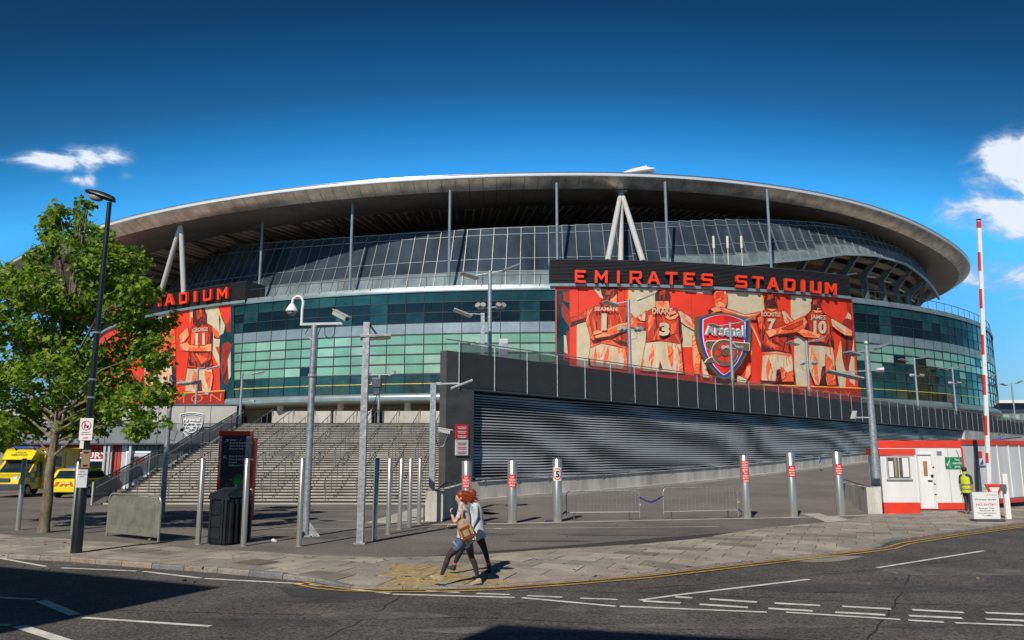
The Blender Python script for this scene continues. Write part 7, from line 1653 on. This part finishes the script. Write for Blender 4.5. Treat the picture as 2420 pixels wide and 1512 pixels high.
def shoe(parent, heel, toe, mat, w=.045, h=.09, name='shoe', sole=True):
    heel, toe = Vector(heel), Vector(toe); d = toe - heel; L = d.length; d.normalize(); X = d.cross(ZV).normalized(); U = X.cross(d); mb = MB(); n = 12
    for i, (f, wf, hf) in enumerate(((-.06, .55, .75), (.06, .85, 1.0), (.3, .9, .95), (.55, 1.05, .68), (.8, 1.0, .5), (.97, .7, .38), (1.03, .3, .2))):
        for k in range(n):
            a = 2 * math.pi * k / n; z = math.sin(a); mb.v.append(tuple(heel + d * (L * f) + X * (w * wf * math.cos(a)) + U * ((h * hf * (.5 + .5 * z)) if z > -.3 else h * hf * .2 - .012)))
    for i in range(6):
        for k in range(n): mb.f.append((i * n + k, i * n + (k + 1) % n, (i + 1) * n + (k + 1) % n, (i + 1) * n + k)); mb.m.append(0)
    mb.f += [tuple(range(n)), tuple(6 * n + k for k in range(n))]; mb.m += [0, 0]; return mb.build(name, mat, parent, smooth=True)
def hair_locks(parent, roots, name, mat):
    mb = MB()
    for pts, r in roots: mb.tube(pts, [r * .8] + [r] * (len(pts) - 2) + [r * .25], 6)
    return mb.build(name, mat, parent, smooth=True)

# walker with red hair: metres from crop pixels, heading left
fl = gnd(1096, 1372); fl.z = gz(fl.x, fl.y); S1 = .00137
def W(px, py, y=0.0): return ((px - 690) * S1, y, (1425 - py) * S1)
J = {'pelvis': (W(690, 835), (.135, .16)), 'waist': (W(692, 690), (.118, .14)), 'chest': (W(684, 520), (.13, .16)), 'upper': (W(668, 420), (.085, .12)), 'neck': (W(645, 372), .05), 'jaw': (W(618, 335), (.058, .058)), 'head': (W(625, 285), (.088, .080)), 'crown': (W(632, 238), (.072, .066)), 'nose': (W(566, 300), .014),
     'shN': (W(668, 435, -.155), .055), 'elN': (W(575, 612, -.19), .041), 'wrN': (W(540, 540, -.12), .028), 'haN': (W(525, 505, -.10), (.026, .036)), 'shF': (W(672, 435, .155), .055), 'elF': (W(640, 620, .21), .041), 'wrF': (W(560, 660, .19), .028), 'haF': (W(535, 655, .17), (.026, .036)),
     'hipN': (W(650, 880, -.085), .10), 'thN': (W(585, 950, -.09), .083), 'knN': (W(492, 1040, -.09), .056), 'caN': (W(462, 1130, -.09), .054), 'anN': (W(398, 1288, -.09), .034), 'hipF': (W(735, 880, .085), .10), 'thF': (W(760, 960, .09), .083), 'knF': (W(782, 1065, .09), .056), 'caF': (W(830, 1160, .09), .054), 'anF': (W(872, 1335, .09), .034)}
bo = [('pelvis', 'waist', 1), ('waist', 'chest', 1), ('chest', 'upper', 1), ('upper', 'neck', 0), ('neck', 'jaw', 0), ('jaw', 'head', 0), ('head', 'crown', 0), ('head', 'nose', 0), ('upper', 'shN', 1), ('shN', 'elN', 1), ('elN', 'wrN', 0), ('wrN', 'haN', 0), ('upper', 'shF', 1), ('shF', 'elF', 1), ('elF', 'wrF', 0), ('wrF', 'haF', 0),
      ('pelvis', 'hipN', 2), ('hipN', 'thN', 2), ('thN', 'knN', 3), ('knN', 'caN', 3), ('caN', 'anN', 3), ('pelvis', 'hipF', 2), ('hipF', 'thF', 2), ('thF', 'knF', 3), ('knF', 'caF', 3), ('caF', 'anF', 3)]
g1 = figure('person', 'walker with flying red hair in floral top, denim shorts and dark tights', (fl.x, fl.y, fl.z), J, bo, [SKIN, FLOR, DENIM, TIGHT, EYE, LIP], eyes=((W(572, 285, -.035), (.008, .012, .008), 4), (W(572, 285, .035), (.008, .012, .008), 4), (W(577, 328, 0), (.010, .02, .006), 5), (W(645, 300, -.08), (.018, .008, .026), 0)),
            fingers=((W(520, 495, -.10), (-.3, .3, 1), (-1, 0, 0), 0), (W(528, 655, .17), (-1, 0, .1), (0, 0, 1), 0)))
shoe(g1, W(402, 1372, -.09), W(252, 1302, -.10), SHOEF); shoe(g1, W(918, 1402, .09), W(775, 1425, .09), SHOEF)
mb = MB(); mb.tube([W(600, 800, 0), W(640, 890, 0)], [.0, .0], 4); mb = MB(); mb.tube([W(585, 905, -.09), W(602, 890, -.09)], [.092, .098], 14); mb.build('shorts_hem', M('denim_hem', (.20, .27, .34), .8, var=.3, scale=30), g1, smooth=True)
random.seed(21); locks = []
for i in range(70):       # wind blows the hair back, to the right
    a = random.uniform(-1, 1); q = random.random(); z0_ = 212 + 110 * q; x0_ = random.uniform(615, 680); L = random.uniform(110, 250) * (1 - .35 * abs(q - .45)); y0_ = a * .07
    st = W(x0_, z0_, y0_); wv = random.uniform(-10, 10); locks.append(([st, W(x0_ + L * .3, z0_ - 6 + wv, y0_ * 1.15), W(x0_ + L * .62, z0_ + 14 - wv + q * 12, y0_ * 1.15), W(x0_ + L, z0_ + 26 + 40 * q * random.random(), y0_ * .9)], random.uniform(.009, .016)))
for i in range(26):
    a = random.uniform(-1, 1); locks.append(([W(612 + random.uniform(0, 30), 215 + random.uniform(0, 20), a * .06), W(660 + random.uniform(0, 20), 270, a * .085), W(680 + random.uniform(0, 25), 330, a * .085), W(705 + random.uniform(-10, 30), 372 + random.uniform(-10, 15), a * .065)], random.uniform(.010, .016)))
hm = hair_locks(g1, locks, 'hair', HAIRR); mb = MB(); mb.ell(W(645, 258, 0), (.088, .088, .088), 14, 10); mb.build('hair_cap', HAIRR, g1, smooth=True)
# second walker just beyond
S2 = .00139
def V2(px, py, y=0.0): return ((px - 850) * S2, y, (1378 - py) * S2)
f2 = gnd(1120, 1358); f2.z = gz(f2.x, f2.y)
J = {'pelvis': (V2(840, 800), (.13, .155)), 'waist': (V2(845, 670), (.115, .14)), 'chest': (V2(850, 510), (.12, .155)), 'upper': (V2(832, 410), (.09, .125)), 'neck': (V2(800, 372), .05), 'jaw': (V2(752, 345), .058), 'head': (V2(757, 296), (.088, .08)), 'crown': (V2(766, 250), (.072, .066)), 'nose': (V2(700, 312), .014),
     'shN': (V2(842, 430, -.155), .06), 'elN': (V2(850, 600, -.19), .044), 'wrN': (V2(800, 730, -.18), .03), 'haN': (V2(790, 770, -.18), (.026, .036)), 'shF': (V2(842, 430, .155), .06), 'elF': (V2(800, 600, .2), .044), 'wrF': (V2(730, 700, .17), .03), 'haF': (V2(715, 735, .17), (.026, .036)),
     'hipN': (V2(790, 870, -.085), .10), 'thN': (V2(720, 945, -.09), .083), 'knN': (V2(648, 1035, -.09), .058), 'caN': (V2(610, 1110, -.09), .056), 'anN': (V2(552, 1225, -.09), .038), 'hipF': (V2(885, 870, .085), .10), 'thF': (V2(920, 950, .09), .085), 'knF': (V2(962, 1045, .09), .06), 'caF': (V2(985, 1120, .09), .056), 'anF': (V2(1018, 1240, .09), .038)}
bo2 = [(a, b, {1: 1, 0: 0, 2: 1, 3: 2}[m]) for a, b, m in bo]
bo2 = [(a, b, 2 if a in ('hipN', 'hipF') else m) for a, b, m in bo2]; bo2 = [(a, b, 1 if a in ('elN', 'elF') else m) for a, b, m in bo2]
g2 = figure('person', 'walker in pale blue long shirt and black leggings with pink socks and boots', (f2.x + .03, f2.y + .30, f2.z), J, bo2, [SKIN, SHIRTW, LEGG, EYE], eyes=((V2(707, 296, -.035), (.008, .012, .008), 3), (V2(707, 296, .035), (.008, .012, .008), 3)), fingers=((V2(788, 780, -.18), (-.2, 0, -1), (-1, 0, 0), 0), (V2(712, 742, .17), (-.3, 0, -1), (-1, 0, 0), 0)))
mb = MB(); mb.tube([V2(848, 640, 0), V2(850, 760, 0), V2(860, 850, 0), V2(868, 893, 0)], [.135, .155, .165, .172], 18, cap=False); mb.v = [(x, y * 1.08, z) for x, y, z in mb.v]; mb.build('shirt_tail', SHIRTW, g2, smooth=True)
for (an, hl, to) in (((552, 1225, -.09), (545, 1325), (445, 1282)), ((1018, 1240, .09), (1050, 1366), (960, 1370))):
    shoe(g2, V2(hl[0], hl[1], an[2]), V2(to[0], to[1], an[2]), BOOT, .046, .10, 'boot'); a_ = Vector(V2(*an)); b_ = Vector(V2(hl[0] - 10, hl[1] - 20, an[2])); mb = MB(); mb.tube([a_ + (b_ - a_) * .15, b_], [.046, .05], 12); mb.build('boot_shaft', BOOT, g2, smooth=True); mb = MB(); mb.tube([a_ + (a_ - b_) * .12, a_ + (b_ - a_) * .16], [.043, .047], 12); mb.build('sock', SOCK, g2, smooth=True)
locks = []
for i in range(30):
    a = random.uniform(-1, 1); x0_, z0_ = random.uniform(742, 805), random.uniform(222, 340); L = random.uniform(30, 75); locks.append(([V2(x0_, z0_, a * .07), V2(x0_ + L * .5, z0_ + random.uniform(0, 20), a * .085), V2(x0_ + L, z0_ + random.uniform(20, 60), a * .085)], random.uniform(.010, .016)))
hair_locks(g2, locks, 'hair', HAIRR); mb = MB(); mb.ell(V2(778, 272, 0), (.09, .085, .085), 14, 10); mb.build('hair_cap', HAIRR, g2, smooth=True)
# backpack on the near shoulder of the first walker
CANV = M('canvas', (.33, .23, .125), .85, var=.25, scale=14, fine=.2, bscale=60); LTH = M('leather', (.16, .045, .018), .45, var=.35, scale=8)
bk = thing('backpack', 'tan canvas backpack with brown leather base slung behind the red haired walker', 'backpack', (fl.x, fl.y, fl.z))
def Bq(px, py, y): return Vector(W(px, py, y))
bd = (Bq(690, 545, 0) - Bq(740, 800, 0)).normalized(); c0 = Bq(715, 690, -.24); bx_ = Vector((bd.z, 0, -bd.x)); by_ = Vector((0, 1, 0))
tl_ = R(-24); bd2 = Vector((math.sin(tl_) * 1.0, 0, math.cos(tl_))); bx2 = Vector((bd2.z, 0, -bd2.x))
mb = MB(); n = 16
for (f, wx, wy) in ((-.17, .09, .055), (-.165, .135, .08), (-.05, .145, .09), (.06, .125, .08), (.14, .095, .06), (.185, .05, .03)):
    for k in range(n):
        a = 2 * math.pi * k / n; cx_, cy_ = math.cos(a), math.sin(a); e_ = .6; mb.v.append(tuple(c0 + bd2 * f + bx2 * (wx * math.copysign(abs(cx_) ** e_, cx_)) + by_ * (wy * math.copysign(abs(cy_) ** e_, cy_))))
for i in range(5):
    for k in range(n): mb.f.append((i * n + k, i * n + (k + 1) % n, (i + 1) * n + (k + 1) % n, (i + 1) * n + k)); mb.m.append(0)
mb.f += [tuple(range(n)), tuple(5 * n + k for k in range(n))]; mb.m += [0, 0]; mb.build('bag', CANV, bk, smooth=True)
mb = MB(); mb.box(c0 - bd2 * .135, (.295, .185, .085), (bx2, by_, bd2)); mb.build('leather_base', LTH, bk, bevel=.02)
mb = MB(); mb.box(c0 + bd2 * .03 - by_ * .085, (.19, .012, .05), (bx2, by_, bd2)); mb.build('flap_strap', LTH, bk, bevel=.004); mb = MB(); mb.box(c0 - bd2 * .04 - by_ * .095 + bx2 * .06, (.025, .012, .15), (bx2, by_, bd2)); mb.box(c0 - bd2 * .04 - by_ * .095 - bx2 * .07, (.025, .012, .15), (bx2, by_, bd2)); mb.build('buckle_straps', LTH, bk)
for dx_ in (-.11, .12): mb = MB(); mb.ell(c0 - bd2 * .12 - by_ * .10 + bx2 * dx_, (.012, .008, .012)); mb.build('stud', CHROME, bk)
mb = MB(); mb.tube([c0 + bd2 * .17, Bq(675, 470, -.21), Bq(660, 400, -.15), Bq(668, 380, -.06), Bq(700, 430, .02)], .017, 6); mb.build('shoulder_strap', CANV, bk, smooth=True); mb = MB(); mb.tube([c0 - bd2 * .15 - bx2 * .05, c0 - bd2 * .25 - bx2 * .02, c0 - bd2 * .25 + bx2 * .07, c0 - bd2 * .15 + bx2 * .10], .011, 5); mb.build('loose_strap', CANV, bk, smooth=True)

# worker in a hi-vis vest, looking down
wk = atY(2290, 1213, 32.0); H1 = 1.8
J = {'pelvis': ((0, 0, .92), (.135, .115)), 'waist': ((0, .01, 1.06), (.15, .115)), 'chest': ((0, .02, 1.28), (.175, .125)), 'upper': ((.0, .03, 1.44), (.14, .085)), 'neck': ((.02, .0, 1.51), .055), 'jaw': ((.05, -.03, 1.57), .062), 'head': ((.045, -.005, 1.64), (.085, .095)), 'crown': ((.03, .0, 1.70), (.07, .08)), 'nose': ((.115, -.085, 1.60), .015),
     'shL': ((-.20, .02, 1.42), .06), 'elL': ((-.25, .03, 1.14), .046), 'wrL': ((-.22, -.05, .90), .032), 'haL': ((-.21, -.07, .82), (.022, .042)), 'shR': ((.20, .02, 1.42), .065), 'elR': ((.25, .0, 1.14), .048), 'wrR': ((.28, -.06, .91), .034), 'haR': ((.285, -.08, .83), (.022, .042)),
     'hipL': ((-.09, 0, .86), .11), 'knL': ((-.08, -.02, .50), .072), 'anL': ((-.07, .03, .10), .048), 'hipR': ((.09, 0, .86), .11), 'knR': ((.08, -.03, .50), .072), 'anR': ((.09, .02, .10), .048)}
bw = [('pelvis', 'waist', 1), ('waist', 'chest', 1), ('chest', 'upper', 1), ('upper', 'neck', 0), ('neck', 'jaw', 0), ('jaw', 'head', 0), ('head', 'crown', 0), ('jaw', 'nose', 0), ('upper', 'shL', 3), ('shL', 'elL', 3), ('elL', 'wrL', 0), ('wrL', 'haL', 0), ('upper', 'shR', 3), ('shR', 'elR', 3), ('elR', 'wrR', 0), ('wrR', 'haR', 0), ('pelvis', 'hipL', 2), ('hipL', 'knL', 2), ('knL', 'anL', 2), ('pelvis', 'hipR', 2), ('hipR', 'knR', 2), ('knR', 'anR', 2)]
wkr = figure('person', 'worker in yellow hi-vis vest with head bowed beside the cabin', (wk.x, 32.0, .0), J, bw, [SKIN, HIVIS, TRS, NVY, EYE], rz=R(118), scale=1.03, eyes=(((.10, -.075, 1.635), (.012, .008, .008), 4), ((-.045, .01, 1.62), (.012, .02, .03), 0)), fingers=(((-.208, -.075, .80), (0, -.15, -1), (1, 0, 0), 0), ((.286, -.085, .81), (0, -.15, -1), (-1, 0, 0), 0)))
mb = MB()
for z, rx, ry in ((.80, .185, .155), (.95, .185, .155), (1.10, .187, .15), (1.26, .20, .152), (1.38, .195, .14), (1.47, .14, .10)):
    for k in range(18): a = 2 * math.pi * k / 18; mb.v.append((rx * math.cos(a), .012 + ry * math.sin(a), z))
for i in range(5):
    for k in range(18): mb.f.append((i * 18 + k, i * 18 + (k + 1) % 18, (i + 1) * 18 + (k + 1) % 18, (i + 1) * 18 + k)); mb.m.append(0)
vest = mb.build('vest', HIVIS, wkr, smooth=True)
for z in (.93, 1.10):
    mb = MB()
    for zz in (z - .028, z + .028):
        for k in range(18): a = 2 * math.pi * k / 18; mb.v.append((.1915 * math.cos(a), .012 + .158 * math.sin(a), zz))
    for k in range(18): mb.f.append((k, (k + 1) % 18, 18 + (k + 1) % 18, 18 + k)); mb.m.append(0)
    mb.build('reflective_band', REFL, vest, smooth=True)
for x in (-.10, .10): mb = MB(); mb.tube([(x, -.14, 1.12), (x, -.142, 1.28), (x * .95, -.118, 1.40), (x * .8, -.07, 1.485)], .022, 6); mb.v = [(a, b - .008, c) for a, b, c in mb.v]; mb.build('reflective_band', REFL, vest, smooth=True)
mb = MB(); mb.ell((.02, .03, 1.675), (.098, .10, .095), 14, 10); mb.build('hair', HAIRD, wkr, smooth=True)
shoe(wkr, (-.08, .05, .0), (-.10, -.20, .0), M('work_shoe', (.16, .14, .12), .7), .05, .10); shoe(wkr, (.09, .05, .0), (.14, -.20, .0), M('work_shoe', (.16, .14, .12), .7), .05, .10)
# child running down the ramp, another behind the hoarding
def kid(loc, label, face, trs):
    s_ = face
    J = {'pelvis': ((0, 0, .62), (.095, .09)), 'waist': ((0, 0, .74), (.09, .08)), 'chest': ((-.02 * s_, 0, .90), (.105, .085)), 'upper': ((-.03 * s_, 0, 1.0), (.08, .07)), 'neck': ((-.03 * s_, 0, 1.06), .04), 'head': ((-.05 * s_, 0, 1.17), (.085, .08)), 'crown': ((-.04 * s_, 0, 1.23), (.065, .06)), 'nose': ((-.135 * s_, 0, 1.15), .012),
         'shL': ((-.03 * s_, -.13, .98), .042), 'elL': ((-.10 * s_, -.17, .80), .034), 'haL': ((-.26 * s_, -.13, .84), .026), 'shR': ((-.03 * s_, .13, .98), .042), 'elR': ((.14 * s_, .17, .84), .034), 'haR': ((.05 * s_, .16, .72), .026),
         'hipL': ((0, -.06, .57), .075), 'knL': ((-.10 * s_, -.07, .34), .05), 'anL': ((.06 * s_, -.07, .12), .035), 'hipR': ((0, .06, .57), .075), 'knR': ((.06 * s_, .07, .32), .05), 'anR': ((.12 * s_, .07, .07), .035)}
    b = [('pelvis', 'waist', 1), ('waist', 'chest', 1), ('chest', 'upper', 1), ('upper', 'neck', 0), ('neck', 'head', 0), ('head', 'crown', 0), ('head', 'nose', 0), ('upper', 'shL', 1), ('shL', 'elL', 1), ('elL', 'haL', 0), ('upper', 'shR', 1), ('shR', 'elR', 1), ('elR', 'haR', 0), ('pelvis', 'hipL', 2), ('hipL', 'knL', 2), ('knL', 'anL', 2), ('pelvis', 'hipR', 2), ('hipR', 'knR', 2), ('knR', 'anR', 2)]
    k = figure('person', label, loc, J, b, [SKIN, BLUE, trs], fingers=(((-.27 * s_, -.13, .85), (-s_, 0, .3), (0, 0, 1), 0), ((.04 * s_, .16, .71), (-s_, 0, -.3), (0, 0, 1), 0)))
    mb = MB(); mb.ell((-.02 * s_, 0, 1.20), (.09, .088, .085)); mb.build('hair', HAIRD, k, smooth=True); shoe(k, (.08 * s_, -.07, .03), (-.09 * s_, -.07, .05), BOOT, .035, .07); shoe(k, (.15 * s_, .07, .0), (-.02 * s_, .07, .0), BOOT, .035, .07); return k
def on_ramp(u, s_off):
    m = (u - 1210) / F / 1.017; q = K0 + N2 * s_off; s_ = (q.y * m - q.x) / (D.x - m * D.y); p = q + D * s_; return Vector((p.x, p.y, rampz(p.x, p.y) + .004))
p = on_ramp(1939, .9); kd_ = kid(p, 'small child in blue shirt running down the ramp along the wall', 1, GREYT)
h_ = (atY(1939, 1075, p.y).z - atY(1939, 1111, p.y).z) / 1.29; kd_.scale = (h_,) * 3
p = on_ramp(2369, .6); kd_ = kid(p, 'person in blue top half hidden behind the hoarding on the ramp', -1, TRS); kd_.scale = (1.12,) * 3

# ------------------------------------------------------------------ litter and fallen leaves
for u, v, lb_, k in ((648, 1282, 'crumpled white paper cup lying between bin and camera pole', 0), (613, 1273, 'flattened pale wrapper on the asphalt behind the bin', 1), (928, 1255, 'small orange wrapper by the row of slim bollards', 2), (1178, 1250, 'white paper scraps on the asphalt right of the walkers', 1), (838, 1186, 'pale paper scrap at the foot of the stairs', 1)):
    p = gnd(u, v); t = thing('litter', lb_, 'litter', p, random.uniform(0, 3)); mt = (SIGNW, SIGNW, M('wrapper', (.55, .25, .08), .5))[k]; mb = MB()
    if k == 0: mb.tube([(-.09, 0, .045), (.08, 0, .05)], [.035, .048], 10); mb.build('cup', mt, t, smooth=True); mb = MB(); mb.tube([(.08, 0, .05), (.084, 0, .05)], .044, 10); mb.build('mouth', SIGNK, t)
    else:
        vs = [(x * .09, y * .07, .01 + abs(noise.noise(Vector((x, y, u)))) * .05) for y in (-1, 0, 1) for x in (-1, 0, 1)]; mb.add(vs, [(0, 1, 4, 3), (1, 2, 5, 4), (3, 4, 7, 6), (4, 5, 8, 7)]); mb.build('paper', mt, t, fixn=False)
mb = MB(); random.seed(5)
for _ in range(420):
    u, v = random.uniform(0, 2400), random.uniform(1180, 1380); p = gnd(u, v)
    if random.random() > math.exp(-((p.x + 13) ** 2 + (p.y - 22) ** 2) / 90) + .16: continue
    p.z = .012; add_leaf(mb, p, Vector((random.gauss(0, .3), random.gauss(0, .3), 1)), random.uniform(.05, .09), random.randrange(2))
tag(mb.build('fallen_leaves', [M('dry_leaf', (.22, .17, .06), .8), M('green_leaf', (.10, .15, .04), .8)], fixn=False), kind='stuff')
